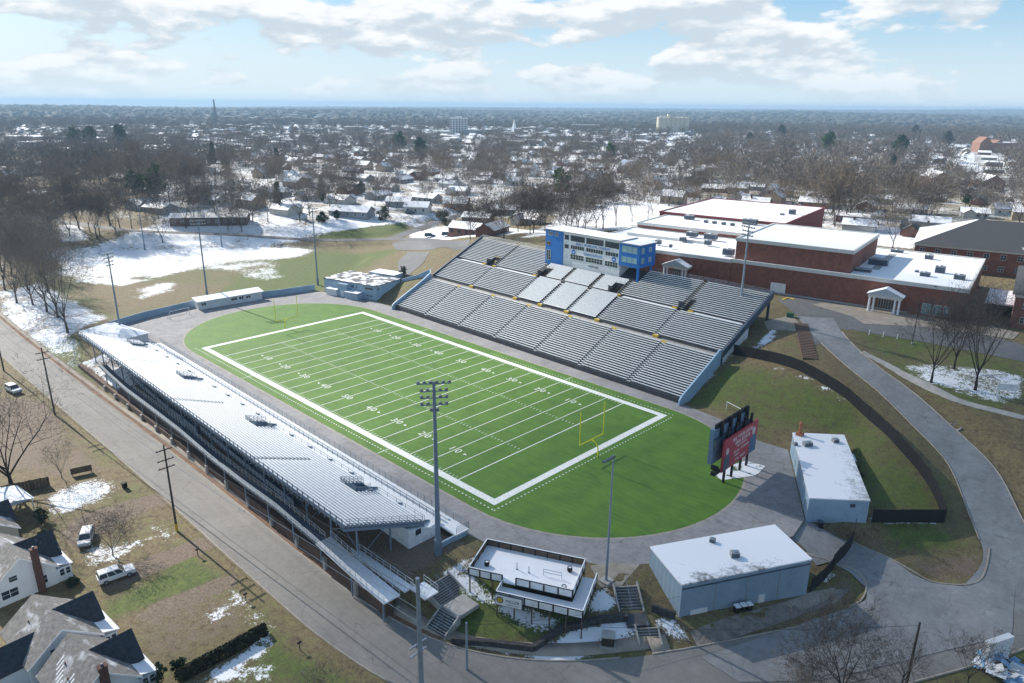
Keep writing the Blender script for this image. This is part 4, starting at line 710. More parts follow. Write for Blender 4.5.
# deck over the bank with the sign
DA = R(25.5); DK = thing('viewing_deck', 'snow-covered spectator deck on posts with white railing panels', 'deck', (120.4, -11.9, 0), DA)
def dk_xy(u, w): return ploc((120.4, -11.9), (u, -w), DA)
b = MB(); b.box(0, 14.6, -7.1, 0, 1.55, 1.8); b.build('upper_floor', M['snow'], DK); b = MB(); b.box(4.9, 16.6, -9.6, -7.12, .75, .95); b.box(14.62, 16.6, -7.12, -1.4, .75, .95); b.build('lower_floor', M['snow'], DK)
b = MB(); b.box(6, 14.0, -6.0, -.6, -1.2, 1.54); b.build('painted_shade_block', M['dark'], DK)  # added black box: paints in the shade beneath the deck
def panel_rail(pts, zf, h, dark=()):
    for si, ((ax, ay), (bx, by)) in enumerate(zip(pts[:-1], pts[1:])):
        a, e = Vector((ax, ay, zf)), Vector((bx, by, zf)); L = (e-a).length; n = max(1, round(L/1.9)); dr_ = (e-a)/L; nr = Vector((-dr_.y, dr_.x, 0))*.03; fr = MB(); pn_ = MB()
        fr.prism([tuple((a+nr*2)[:2]), tuple((e+nr*2)[:2]), tuple((e-nr*2)[:2]), tuple((a-nr*2)[:2])], zf+h-.16, zf+h); fr.prism([tuple((a+nr*2)[:2]), tuple((e+nr*2)[:2]), tuple((e-nr*2)[:2]), tuple((a-nr*2)[:2])], zf-.28, zf-.14)
        for i in range(n+1): p = a+dr_*(L*i/n); fr.prism([tuple((p+nr*2.6-dr_*.09)[:2]), tuple((p+nr*2.6+dr_*.09)[:2]), tuple((p-nr*2.6+dr_*.09)[:2]), tuple((p-nr*2.6-dr_*.09)[:2])], zf-.139, zf+h-.161)
        for i in range(n): p0, p1 = a+dr_*(L*i/n+.06), a+dr_*(L*(i+1)/n-.06); pn_.prism([tuple((p0+nr*.5)[:2]), tuple((p1+nr*.5)[:2]), tuple((p1-nr*.5)[:2]), tuple((p0-nr*.5)[:2])], zf-.13, zf+h-.165)
        f = fr.build('railing', M['black'], DK); pn_.build('railing_panel', M['wood'] if si in dark else M['white'], f); s_ = MB(); s_.prism([tuple((a+nr*2.4)[:2]), tuple((e+nr*2.4)[:2]), tuple((e-nr*2.4)[:2]), tuple((a-nr*2.4)[:2])], zf+h+.003, zf+h+.05); s_.build('snowy_cap', M['snow'], f)
panel_rail([(4.85, -7.1), (0, -7.1), (0, 0), (14.6, 0), (14.6, -7.1), (6.8, -7.1)], 1.8, 1.05, (1, 2)); panel_rail([(4.9, -7.15), (4.9, -9.6), (16.6, -9.6), (16.6, -1.4)], .95, 1.05)
for u, w in ((0, 0), (7, 0), (14.5, 0), (.1, 7), (3.4, 7), (5, 9.5), (7.4, 9.5), (9.8, 9.5), (12.2, 9.5), (14.4, 9.5), (16.5, 9.5), (16.5, 5.5), (16.5, 1.5)):
    x, y = dk_xy(u, w); b = MB(); b.box(u-.08, u+.08, -w-.08, -w+.08, hz(x, y)-.4, .75 if w > 7.1 or u > 15 else 1.54); b.build('post', M['wood'], DK)
sg = thing('sign', 'white sign with dark lettering and yellow disc hung on the deck railing', 'sign', (*dk_xy(6.7, 9.75), 0), DA); b = MB(); b.box(-1.9, 1.9, -.06, .06, .05, 1.75); b.build('frame', M['dsteel'], sg); b = MB(); b.box(-1.8, 1.8, -.09, -.062, .15, 1.65); b.build('board', M['signwhite'], sg)
q = MB(); add_text(q, 'MILLER', .62, Matrix.Translation((.55, -.1, .95))@Matrix.Rotation(PI/2, 4, 'X'), .01); q.build('lettering', M['dsteel'], sg); q = MB(); add_text(q, 'CONSTRUCTION', .22, Matrix.Translation((.55, -.1, .45))@Matrix.Rotation(PI/2, 4, 'X'), .01); q.build('lettering', M['dsteel'], sg)
for rr_, c_, y_ in ((.5, 'dsteel', -.105), (.36, 'yellow', -.125)): q = MB(); q.lathe((0, 0, 0), [(0, .012), (rr_, .012), (rr_, 0)], 18); q.v = [(-1.2+a, y_-cc+.012, .95+bb) for a, bb, cc in q.v]; q.build('emblem', M[c_], sg)
for (u, w, lb) in ((1.7, 4.6, 'dark barrel grill at the left of the snowy deck'), (12.9, 2.0, 'black round planter in the far corner of the snowy deck'), (13.2, 6.2, 'black pot by the front rail of the snowy deck')):
    x, y = dk_xy(u, w); q = thing('barrel_pot', lb, 'pot', (x, y, 1.8)); b = MB(); b.lathe((0, 0, 0), [(0, 0), (.3, 0), (.38, .35), (.34, .7), (.28, .72), (.28, .6), (0, .6)], 14); b.build('body', M['black'], q); b = MB(); b.lathe((0, 0, .62), [(0, .06), (.26, .02)], 12); b.build('snow_cap', M['snow'], q)
for u, w, lb in ((5.9, 4., 'left thin post standing in the middle of the snowy deck'), (7.7, 4.2, 'right thin post standing in the middle of the snowy deck')): x, y = dk_xy(u, w); b = MB(); b.tube((0, 0, 0), (0, 0, 1.05), .07, .06, 8); b.tube((0, 0, 0), (0, 0, .05), .16, n=8); o = b.build('post', M['steel']); o.location = (x, y, 1.8); tag(o, lb, 'post')
x, y = dk_xy(11, 4.0); o = rail(MB(), [(-1.3, 0, 0), (1.3, 0, 0)], .95, 2.6, .04, 2).build('guard_rail', M['steel']); o.location = (x, y, 1.8); o.rotation_euler.z = DA; tag(o, 'low pipe guard rail standing on the snowy deck', 'rail')
# pale blue building at the far left corner
BA = R(14.3); BB = thing('locker_building', 'pale blue painted block building with patchy snow on its dark roof', 'building', (-9.6, 61, 0), BA)
b = MB(); b.box(-23, 0, 0, 13, -.2, 4.9); b.build('wall', M['bluegrey'], BB); b = MB(); b.box(-23.3, .3, -.3, 13.3, 4.904, 5.15); b.build('roof', M['roofpatch'], BB); b = MB(); b.box(-14, -3, 13.31, 19, -.2, 5.6); b.build('rear_block', M['bluegrey'], BB); b = MB(); b.box(-14.2, -2.8, 13.32, 19.2, 5.604, 5.8); b.build('rear_roof', M['roofwhite'], BB)
b = MB(); b.box(-15.2, -11.2, -1.8, -.004, -.2, 4.5); b.build('entrance_tower', M['bluegrey'], BB); b = MB(); b.box(-10.9, -5.5, -3, -.005, -.2, 2.3); b.build('lean_to', M['bluegrey'], BB); b = MB(); b.box(-11.1, -5.3, -3.2, -.006, 2.304, 2.45); b.build('lean_to_roof', M['metalroof'], BB); b = MB(); b.box(-20, -15.3, -2.4, -.007, -.2, 2.2); b.build('side_porch', M['offwhite'], BB); b = MB(); b.box(-20.1, -15.25, -2.6, -.008, 2.204, 2.4); b.build('porch_roof', M['snow'], BB)
for x0, x1, z0, z1 in ((-10.6, -9.4, 3.3, 4.3), (-8.6, -7.8, 3.3, 4.3), (-4.6, -1, 3.5, 4.2), (-4.2, -3, 1.1, 1.7), (-2.6, -1.4, 1.1, 1.7)): window(x0, x1, z0, z1, -.0, 2, 1, 'glass', 'bluegrey', BB)
window(.8, 2., 3.4, 4.1, 0, 1, 1, 'glass', 'bluegrey', BB, 0)
b = MB(); b.box(-13.9, -12.6, -1.86, -1.804, 0, 2.3); b.build('door', M['offwhite'], BB)
wl = MB(); P = [(-12.4, 74.0), (-8, 77.2), (-4.5, 80.4), (-1, 77.6), (1.6, 74.2)]; zz = [5., 6.6, 8.8, 8.6, 8.6]
for i in range(4):
    a, e = Vector((*P[i], 0)), Vector((*P[i+1], 0)); nn = Vector((-(e-a).y, (e-a).x, 0)).normalized()*.18; wl.prism([tuple((a+nn)[:2]), tuple((a-nn)[:2]), tuple((e-nn)[:2]), tuple((e+nn)[:2])], -.5, [zz[i], zz[i], zz[i+1], zz[i+1]])
tag(wl.build('wing_wall', M['bluegrey']), 'curving pale blue retaining wall between blue building and far grandstand', 'wall')
# white end wall, dugout, snowy shed
wl = MB(); EW = [(-37.5, -12.6), (-41.5, -1.5), (-44.2, 14), (-42.5, 28), (-38.5, 42), (-36.9, 54.3)]
for a, e in zip(EW[:-1], EW[1:]):
    a, e = Vector((*a, 0)), Vector((*e, 0)); L = (e-a).length; n = round(L/3); dr_ = (e-a)/L; nn = Vector((-dr_.y, dr_.x, 0))*.1; wl.prism([tuple((a+nn)[:2]), tuple((a-nn)[:2]), tuple((e-nn)[:2]), tuple((e+nn)[:2])], -.2, 2.0)
    for i in range(n): p = a+dr_*(L*i/n); wl.prism([tuple((p+nn*2+dr_*.15)[:2]), tuple((p+nn*2-dr_*.15)[:2]), tuple((p-nn*2-dr_*.15)[:2]), tuple((p-nn*2+dr_*.15)[:2])], -.2, 2.12)
tag(wl.build('end_wall', M['bluegrey']), 'low pale wall closing the far left end of the stadium', 'wall')
DG = thing('dugout', 'long low white dugout with snowy roof set in the end wall', 'dugout', (-39.5, 24.5, 0), R(87)); b = MB(); b.box(-10.5, 10.5, -1.2, 2.2, -.1, 2.6); b.build('wall', M['offwhite'], DG); b = MB(); b.add([(-11, -1.7, 2.62), (11, -1.7, 2.62), (11, 2.6, 3.3), (-11, 2.6, 3.3), (-11, -1.7, 2.8), (11, -1.7, 2.8), (11, 2.6, 3.5), (-11, 2.6, 3.5)], [(0, 3, 2, 1), (4, 5, 6, 7), (0, 1, 5, 4), (1, 2, 6, 5), (2, 3, 7, 6), (3, 0, 4, 7)]); b.build('roof', M['snow'], DG)
for x0, x1 in ((-9.6, -8), (0, 2), (2.6, 4.2), (5, 6.5)): window(x0, x1, 1.2, 2.2, -1.2, 2, 1, 'glass', 'white', DG)
SH = thing('shed', 'small shed with snow-covered hip roof at the far end of the near grandstand', 'shed', (-24.5, -15.3, 0), R(12)); b = MB(); b.box(-8.2, 8.2, -4.6, 4.6, -.4, 2.4); b.build('wall', M['offwhite'], SH); b = MB(); b.add([(-8.7, -5.1, 2.42), (8.7, -5.1, 2.42), (8.7, 5.1, 2.42), (-8.7, 5.1, 2.42), (-3.8, 0, 4.2), (3.8, 0, 4.2)], [(0, 1, 5, 4), (1, 2, 5), (2, 3, 4, 5), (3, 0, 4), (3, 2, 1, 0)]); b.build('roof', snowy('snowy_hip_roof', (.14, .14, .14), .92), SH); window(4.5, 6.2, 1.1, 2, -4.6, 2, 1, 'glass', 'white', SH); window(-2.5, -1., 1.1, 2, 0, 2, 1, 'glass', 'white', SH, 8.2)
# ------------------------------------------------------------------ fences, stairs, walls by the corner
def mesh_fence(name, label, pts, h, post_gap, m, cat='fence', pm='black', parent_top=True):
    g = thing(name, label, cat, (pts[0][0], pts[0][1], hz(*pts[0][:2]))); L = smooth_line([(x, y, 0, 0) for x, y in pts], 8); seg = np.r_[0, np.cumsum(np.hypot(*np.diff(L[:, :2], axis=0).T))]; n = int(seg[-1]/post_gap); q = np.linspace(0, seg[-1], n+1); X = np.interp(q, seg, L[:, 0]); Y = np.interp(q, seg, L[:, 1]); Z = hzv(X, Y); o = np.array([pts[0][0], pts[0][1], hz(*pts[0][:2])]); pm_ = MB()
    for i in range(n):
        a, e = Vector((X[i], Y[i], Z[i]))-Vector(o), Vector((X[i+1], Y[i+1], Z[i+1]))-Vector(o); nn = Vector((-(e-a).y, (e-a).x, 0)).normalized()*.02
        pm_.add([a+nn-Vector((0, 0, .15)), e+nn-Vector((0, 0, .15)), e+nn+Vector((0, 0, h)), a+nn+Vector((0, 0, h)), a-nn-Vector((0, 0, .15)), e-nn-Vector((0, 0, .15)), e-nn+Vector((0, 0, h)), a-nn+Vector((0, 0, h))], [(0, 1, 2, 3), (7, 6, 5, 4), (3, 2, 6, 7), (0, 4, 5, 1)])
    pm_.build('screen', m, g)
    for i in range(n+1): b = MB(); p = Vector((X[i], Y[i], Z[i]))-Vector(o); b.tube(p-Vector((0, 0, .2)), p+Vector((0, 0, h+.12)), .05, n=6); b.build('post', M[pm], g)
    return g
FEN = [(111.2, 77.2), (120, 76), (128.4, 73.6), (135, 71.3), (141, 68.8), (147.5, 64.8), (153.7, 59.2), (158.5, 55.5), (162.2, 51.6), (165.4, 46.3)]
mesh_fence('screened_fence', 'long black screened fence curving along the access road', FEN, 2.5, 3., M['black']); mesh_fence('screened_fence', 'short straight black screened fence from field house corner to the road', [(165.3, 46.2), (161.5, 42.3), (157.2, 37.7)], 2.4, 2.2, M['black'])
gp = [tuple(at(u, v)[:2]) for u, v in ((832, 570), (843, 558), (851, 547), (854, 534))]
mesh_fence('gate', 'open black screened gate standing beside the driveway to the track', gp, 2.6, 1.6, M['black'], 'gate'); mesh_fence('screened_fence', 'small black fence joining the white metal building to the gate', [(156.3, 17.2), tuple((np.array(gp[0])+np.array((156.3, 17.2)))/2), gp[0]], 2.2, 1.6, M['black'])
wf = thing('wooden_fence', 'dark board fence beneath the big bare tree', 'fence', (46.3, -57.2, hz(46.3, -57.2))); b = MB(); 
for i in range(14): b.box(-.03+0, .03, i*.52, i*.52+.5, 0, 1.75+.04*(i % 3))
b.build('boards', M['wood'], wf); b = MB()
for i in range(4): b.box(.035, .13, i*2.3, i*2.3+.1, 0, 1.7)
b.build('posts', M['wood'], wf); wf.rotation_euler.z = R(-16)
p = at(82, 474); wf = thing('board_screen', 'short dark board screen standing alone at the edge of the snowy garden', 'fence', p, R(-14)); b = MB(); b.box(-.05, .05, -1.7, 1.7, .3, 1.5); b.build('board', M['wood'], wf)
for s in (-1.5, 1.5): b = MB(); b.box(-.12, -.055, s-.06, s+.06, -.1, 1.5); b.build('post', M['wood'], wf)
def stair(label, a, bdir, width, n, run, rise, z0, m='darkconc'):
    """flight from top point a (x,y) descending along bdir"""
    g = thing('stairway', label, 'stairs', (a[0], a[1], z0), math.atan2(bdir[1], bdir[0])); b = MB(); t_ = MB()
    for k in range(n): b.box(k*run, (k+1)*run+.001, -width/2, width/2, -(k+1)*rise-.5, -(k+1)*rise); t_.box(k*run+.02, k*run+.17, -width/2+.05, width/2-.05, -(k+1)*rise+.004, -(k+1)*rise+.03)
    b.build('steps', M[m], g); t_.build('nosing', M['concrete'], g)
    for s in (-1, 1):
        w_ = MB(); w_.prism([(-.3, s*(width/2+.02)), (n*run, s*(width/2+.02)), (n*run, s*(width/2+.22)), (-.3, s*(width/2+.22))], [-1.2, -n*rise-.6, -n*rise-.6, -1.2], [.3, -n*rise+.3, -n*rise+.3, .3]); w_.build('side_wall', M['concrete'], g)
    r_ = MB(); rail(r_, [(0, 0, 0), (n*run, 0, -n*rise)], .9, 1.4, .025, 1); r_.build('handrail', M['steel'], g); return g
stair('dark steps dropping from the plaza beside the near grandstand end', (119.6, -20.9), (1, .03), 4.4, 10, .33, .14, .05); b = MB(); b.box(-1.6, 1.6, -1.9, 1.9, -.6, 0); lo = b.build('landing', M['concrete']); lo.location = (124.6, -20.9, -1.3); tag(lo, 'square concrete landing between two flights below the grandstand', 'landing'); stair('lower dark steps from the landing to the street pavement', (124.6, -22.9), (.12, -1), 3., 8, .33, .18, -1.33)
dS = Vector((3.2, -2.6, 0)).normalized(); stair('upper concrete steps below the silver pole with a centre handrail', (138.7, -3.0), (3.1, -2.6), 3.1, 9, .42, .18, -.05); stair('lower concrete steps meeting the pavement beside the white metal building', (144.5, -6.2), (2., -1.7), 2.7, 7, .33, .17, -1.75)
b = MB(); b.box(-1.2, 1.2, -1.5, 1.5, -.4, 0); lo = b.build('landing', M['darkconc']); lo.location = (142.8, -6.0, -1.66); lo.rotation_euler.z = R(-40); tag(lo, 'dark landing linking the two concrete flights near the silver pole', 'landing')
bs = thing('stairway', 'wide brown timber-edged steps beside the black fence below the school drive', 'stairs', (124, 87, hz(124, 87))); b0 = MB(); b1 = MB(); a_, e_ = np.array([117.6, 98.2]), np.array([128.4, 79.2]); dd = (e_-a_)/np.linalg.norm(e_-a_); nn_ = np.array([-dd[1], dd[0]])
for k in range(24):
    c0, c1 = a_+(e_-a_)*k/24, a_+(e_-a_)*(k+1)/24; zk = float(max(hzv(np.r_[c0[0]+nn_[0]*1.6, c0[0]-nn_[0]*1.6, c0[0]], np.r_[c0[1]+nn_[1]*1.6, c0[1]-nn_[1]*1.6, c0[1]])))+.08-hz(124, 87); o_ = np.array([124, 87])
    b0.prism([tuple(c0+nn_*1.6-o_), tuple(c0-nn_*1.6-o_), tuple(c1-nn_*1.6-o_), tuple(c1+nn_*1.6-o_)], zk-1.2, zk); b1.prism([tuple(c1+nn_*1.6-o_-dd*.18), tuple(c1-nn_*1.6-o_-dd*.18), tuple(c1-nn_*1.6-o_), tuple(c1+nn_*1.6-o_)], zk+.003, zk+.05)
b0.build('steps', mat('brown_brick_steps', (.16, .1, .075), .9, .25, 2), bs); b1.build('step_edges', M['wood'], bs)
stair('short pale steps on the grass bank beside the access road', (159, 73.8), (-.35, -1), 1.8, 6, .4, .2, hz(159, 73.8)+.1, 'concrete')
def low_wall(name, label, pts, h, m, th=.25, cat='wall'):
    w_ = MB()
    for a, e in zip(pts[:-1], pts[1:]):
        a, e = Vector((*a, 0)), Vector((*e, 0)); nn = Vector((-(e-a).y, (e-a).x, 0)).normalized()*th/2; za, ze = hz(*a[:2]), hz(*e[:2]); w_.prism([tuple((a+nn)[:2]), tuple((a-nn)[:2]), tuple((e-nn)[:2]), tuple((e+nn)[:2])], [za-.4, za-.4, ze-.4, ze-.4], [za+h, za+h, ze+h, ze+h])
    return tag(w_.build(name, m), label, cat)
low_wall('stone_wall', 'dark rough stone wall below the grass bank at the street corner', [(127.6, -25.2), (131.5, -22.2), (136.2, -18.9), (136.8, -14.6), (139.6, -9.6), (141.9, -6.8)], .9, M['stone'], .6); low_wall('stone_wall', 'short dark stone wall beside the lower steps and white building', [(143.2, -3.2), (145., -2.6), (146.2, -2.)], 1.1, M['stone'], .4)
q = thing('utility_cabinet', 'square dark green utility cabinet on the snowy strip by the pavement', 'cabinet', (142.2, -11.4, hz(142.2, -11.4)), R(35)); b = MB(); b.box(-.8, .8, -.7, .7, .1, 1.35); b.build('body', mat('dark_olive_cabinet', (.03, .035, .025), .6), q, bevel=.05); b = MB(); b.box(-.85, .85, -.75, .75, 1.36, 1.48); b.build('lid', M['concrete'], q); b = MB(); b.box(-1, 1, -.9, .9, -.15, .09); b.build('pad', M['concrete'], q)
# ------------------------------------------------------------------ the brick school on the plateau
SA = R(8.4); SO_ = (62., 116.6)
def sch(u, v): return ploc(SO_, (u, v), SA)
def sblock(parent, u0, u1, v0, v1, z0, z1, wall='brick', cap='trim', roof='roofwhite', caph=1.0, nm='block'):
    b = MB(); b.box(u0, u1, v0, v1, z0, z1-caph); w_ = b.build('wall', M[wall], parent); b = MB(); e = .25
    b.box(u0-e, u1+e, v0-e, v0+.3, z1-caph+.003, z1); b.box(u0-e, u1+e, v1-.3, v1+e, z1-caph+.003, z1); b.box(u0-e, u0+.3, v0+.3, v1-.3, z1-caph+.003, z1); b.box(u1-.3, u1+e, v0+.3, v1-.3, z1-caph+.003, z1); b.build('cornice', M[cap], parent)
    b = MB(); b.box(u0+.3, u1-.3, v0+.3, v1-.3, z1-caph+.004, z1-.3); b.build('roof', M[roof], parent); return w_
M['roofschool'] = snowy('school_snow_roof', (.4, .41, .42), 1.0, .09, .7)
SCH = thing('school', 'large red brick school with wide snow-covered flat roofs and two white porticos', 'school', (*SO_, 0), SA)
sblock(SCH, 24.6, 84.5, 0, 48, 8, 20.4, roof='roofschool'); sblock(SCH, -26, 24.5, 0, 36, 8, 20.2, roof='roofschool'); sblock(SCH, 24.7, 56.6, 2.2, 37, 20.0, 26.4, roof='roofschool'); sblock(SCH, -24, 24, 36.1, 60.8, 8, 22.2, roof='roofschool'); sblock(SCH, -27, 22, 61, 117, 8, 23.2, 'redmetal', 'redmetal', 'roofschool', .5); sblock(SCH, 24.4, 56, 48.2, 62, 8, 18, roof='roofschool')
b = MB(); b.box(-20, 10, 20, 20.6, 19.3, 20.8); b.box(-22, -6, 10, 12, 19.9, 20.9); b.build('parapet', M['trim'], SCH)
def portico(u):
    p = thing('portico', '', '', (u, 0, 0)); p.parent = SCH
    for k in ('label', 'category'):
        if k in p: del p[k]
    b = MB(); b.prism([(-4, -3.6), (4, -3.6), (4, -.02), (-4, -.02)], 15.9, 16.7); b.build('entablature', M['trim'], p); b = MB(); b.add([(-4.4, -3.9, 16.72), (4.4, -3.9, 16.72), (0, -3.9, 18.6), (-4.4, -.3, 16.72), (4.4, -.3, 16.72), (0, -.3, 18.6)], [(0, 1, 2), (3, 5, 4), (0, 3, 4, 1), (1, 4, 5, 2), (2, 5, 3, 0)]); b.build('pediment', M['metalroof'], p)
    for x in (-3.5, -2.5, 2.5, 3.5): b = MB(); b.lathe((x, -3.2, 12), [(0, 0), (.42, 0), (.42, .25), (.3, .3), (.26, 3.6), (.4, 3.7), (.4, 3.9), (0, 3.9)], 12); b.build('column', M['white'], p)
    window(-1.9, 1.9, 12.05, 15, -.02, 6, 1, 'glass', 'yellow' if False else 'trim', p); return p
LABELS.pop('', None)
portico(66.8); portico(8.5)
for u in (76.2, 78.6, 81.0): window(u-1, u+1, 12.6, 15.4, 0, 2, 2, 'cglass', 'white', SCH)
b = MB(); b.box(36.6, 40.8, -.06, -.004, 12, 15.2); b.build('roller_door', M['white'], SCH)
b = MB(); b.box(30, 72, -.12, -.004, 12., 12.5); b.build('plinth', M['concrete'], SCH)
b = MB(); b.box(60, 62, 12, 40, 20.1, 20.18); b.build('roof_seam', M['hvac'], SCH)
z7 = lambda a, b_: (640+a*.186, 200+b_*.186); z8 = lambda a, b_: (820+a*.1992, 200+b_*.1992)
UN = [(z7(280, 190), 20, 3.6, 2.2, 1.6, 'ribbed grey unit at the left edge of the low school roof'), (z7(380, 205), 20, 4.2, 2.2, 1.9, 'biggest grey unit on the left school roof'), (z7(230, 215), 20, 1.9, 1.6, 1.3, 'small square unit left of centre on the left school roof'), (z7(365, 235), 20, 2., 1.7, 1.5, 'square unit just in front of the biggest one on the school roof'), (z7(475, 290), 20, 3.2, 2., 1.9, 'unit beside the tall brick block of the school'), (z7(165, 250), 20, .9, .9, 1., 'smallest box near the front parapet of the school roof'), (z7(97, 232), 20, 1.9, 1.5, 1.4, 'unit just right of the blue press box on the school roof'),
 (z7(265, 98), 21.7, 3.4, 2.4, 1.6, 'unit at the left rear corner of the middle school roof'), (z7(415, 98), 21.7, 1.6, 1.2, .8, 'low vent in the back row of the middle school roof, left one'), (z7(482, 88), 21.7, 1.4, 1.2, .8, 'low vent in the back row of the middle school roof, centre one'), (z7(530, 92), 21.7, 1.4, 1.2, .8, 'low vent in the back row of the middle school roof, right one'), (z7(355, 116), 21.7, 1.5, 1.2, .9, 'first low vent in the front row of the middle school roof'), (z7(400, 121), 21.7, 1.5, 1.2, .9, 'second low vent in the front row of the middle school roof'), (z7(450, 127), 21.7, 1.5, 1.2, .9, 'third low vent in the front row of the middle school roof'), (z7(497, 132), 21.7, 1.5, 1.2, .9, 'last low vent in the front row of the middle school roof'), (z7(590, 125), 21.7, 5., 2.6, 2., 'long cluster unit behind the floodlight pole on the school roof'),
 (z7(818, 70), 22.7, 2.4, 2., 1.8, 'square unit on the far red-edged gym roof'), (z7(765, 75), 22.7, 1.8, .8, .6, 'low dark unit on the far red-edged gym roof'),
 (z8(290, 325), 19.5, 5., 2.2, 2.2, 'largest unit on the right school roof in the shade of the brick block'), (z8(215, 358), 19.5, 4., 2.2, 1.2, 'low pipe cluster at the front left of the right school roof'), (z8(385, 262), 19.5, 3.5, 1.6, 1.2, 'dark unit at the rear edge of the right school roof'), (z8(545, 296), 19.5, 2.2, 1.8, 1.6, 'unit at the back of the right school roof'), (z8(600, 365), 19.5, 2.4, 1.8, 2.2, 'tall unit in the middle of the right school roof'), (z8(525, 382), 19.5, 2.4, 1.6, 1.4, 'wide unit near the front of the right school roof'), (z8(485, 362), 19.5, 1., .9, .8, 'tiny vent near the front of the right school roof'), (z8(698, 398), 19.5, 2.6, 1.8, 1.6, 'unit near the right edge of the right school roof')]
for (u, v), z, sx, sy, sz, lb in UN: p = at(u, v+1, z+.3); roof_unit(p[0], p[1], z+.31, sx, sy, sz, SA, lb, 'air units on the school roofs')
# hip-roofed classroom block on the right, a link roof and the near brick block
def hip_building(name, label, A, ang, w, d, z0, ze, zr, wall, roof, rows, inset=None, over=.8, cat='school', nwin=None, snowhip=False):
    g = thing(name, label, cat, (*A, 0), ang); b = MB(); b.box(0, w, 0, d, z0, ze-.7); b.build('wall', M[wall], g); b = MB(); b.box(-.3, w+.3, -.3, d+.3, ze-.697, ze); b.build('cornice', M['trim'], g); k = inset or min(d/2, w/2)*1.
    o = over; b = MB(); b.add([(-o, -o, ze+.01), (w+o, -o, ze+.01), (w+o, d+o, ze+.01), (-o, d+o, ze+.01), (k, d/2, zr), (w-k, d/2, zr)], [(0, 1, 5, 4), (1, 2, 5), (2, 3, 4, 5), (3, 2, 1, 0)]); b.build('roof', M[roof], g); b = MB(); b.add([(-o, -o, ze+.01), (-o, d+o, ze+.01), (k, d/2, zr)], [(0, 2, 1)]); b.build('roof_hip', M['snow' if snowhip else roof], g)
    n = nwin or int(w/4.5)
    for z in rows:
        for i in range(n):
            x = (i+.5)*w/n; window(x-.8, x+.8, z, z+1.7, 0, 2, 2, 'glass', 'white', g)
    return g
p = at(915.6, 243, 20); hip_building('classroom_block', 'two-storey brick classroom block with dark grey hip roof and small white windows', p[:2], R(13), 64, 38, 9, 20, 27, 'brick', 'roofdark', (13.2, 17), 17, nwin=14, snowhip=True)
p = at(1009, 327, 12); g = hip_building('brick_annex', 'brick annex with hip roof at the right edge beside the school', p[:2], R(9), 26, 40, 11, 20.3, 25, 'brick', 'roofdark', (13.2, 17), 11, nwin=5)
for v in (4, 9, 14, 19, 24, 29):
    for z in (13.2, 17): window(v-.8, v+.8, z, z+1.7, 0, 2, 2, 'glass', 'white', g, -.07)
u0 = sch(88, 10); lk = thing('covered_walkway', 'low snow-topped link roof between school and brick annex', 'walkway', (*u0, 0), SA); b = MB(); b.box(0, 9, 0, 18, 15.4, 15.8); b.build('roof', M['snow'], lk); b = MB(); b.box(.3, 8.7, 10, 17.7, 11.5, 15.39); b.build('wall', M['glass'], lk)
for x, y in ((.3, .4), (8.5, .4), (.3, 9), (8.5, 9)): b = MB(); b.box(x-.15, x+.15, y-.15, y+.15, 11.5, 15.39); b.build('post', M['trim'], lk)
p = sch(97, 38); lk = thing('brick_porch', 'small brick entrance block with white cornice in front of the hip-roofed school', 'school', (*p, 0), R(13)); sblock(lk, 0, 14, 0, 9, 9, 18.2); window(2, 4, 13, 15.5, 0, 2, 2, 'glass', 'white', lk); window(8, 10, 13, 15.5, 0, 2, 2, 'glass', 'white', lk)
# small things round the car park
def lamp_post(label, u, v, h):
    p = at(u, v); g = thing('lamp_post', label, 'lamp post', p); b = MB(); b.tube((0, 0, -.2), (0, 0, h), .09, .06, 8); b.build('pole', M['black'], g); b = MB(); b.box(-.3, .3, -.55, .1, h, h+.16); b.build('lamp_head', M['black'], g); b = MB(); b.tube((0, 0, -.1), (0, 0, .5), .25, n=8); b.build('base', M['concrete'], g)
lamp_post('thin dark lamp post by the car park behind the three bare trees', 912, 344, 9.5); lamp_post('thin dark lamp post close to the school wall between portico and windows', 930, 317, 8)
for i, (u, v) in enumerate(((869, 335), (883, 337), (897, 339))):
    p = at(u, v); g = thing('bollard', ('white marker post nearest the driveway by the car park', 'middle white marker post by the car park', 'white marker post nearest the lamp post by the car park')[i], 'post', p, 0, 'white posts along the car park'); b = MB(); b.tube((0, 0, -.1), (0, 0, 1.25), .1, n=8); b.build('post_body', M['white'], g); b = MB(); b.lathe((0, 0, 1.25), [(0, .1), (.14, .04), (.14, 0)], 8); b.build('cap', M['white'], g)
p = at(790, 317); g = thing('electrical_box', 'green electrical box on the pavement island by the school drive', 'box', p, .4); b = MB(); b.box(-.9, .9, -.7, .7, 0, 1.1); b.build('body', M['green'], g, bevel=.04); b = MB(); b.box(-1.1, 1.1, -.9, .9, -.15, .05); b.build('pad', M['concrete'], g)
p = at(1005, 398); g = thing('sign', 'white roadside notice board seen edge-on at the right', 'sign', p, R(35)); b = MB(); b.box(-1.8, 1.8, -.12, .12, 1.6, 2.9); b.build('board', M['white'], g)
for s in (-1.5, 1.5): b = MB(); b.box(s-.1, s+.1, -.1, .1, -.2, 1.59); b.build('post', M['white'], g)
strip('kerb', [tuple(at(u, v)[:2]) for u, v in ((783, 300), (789, 298), (794, 300))], .3, .2, M['yellow'], .2)
p = at(993, 290); 
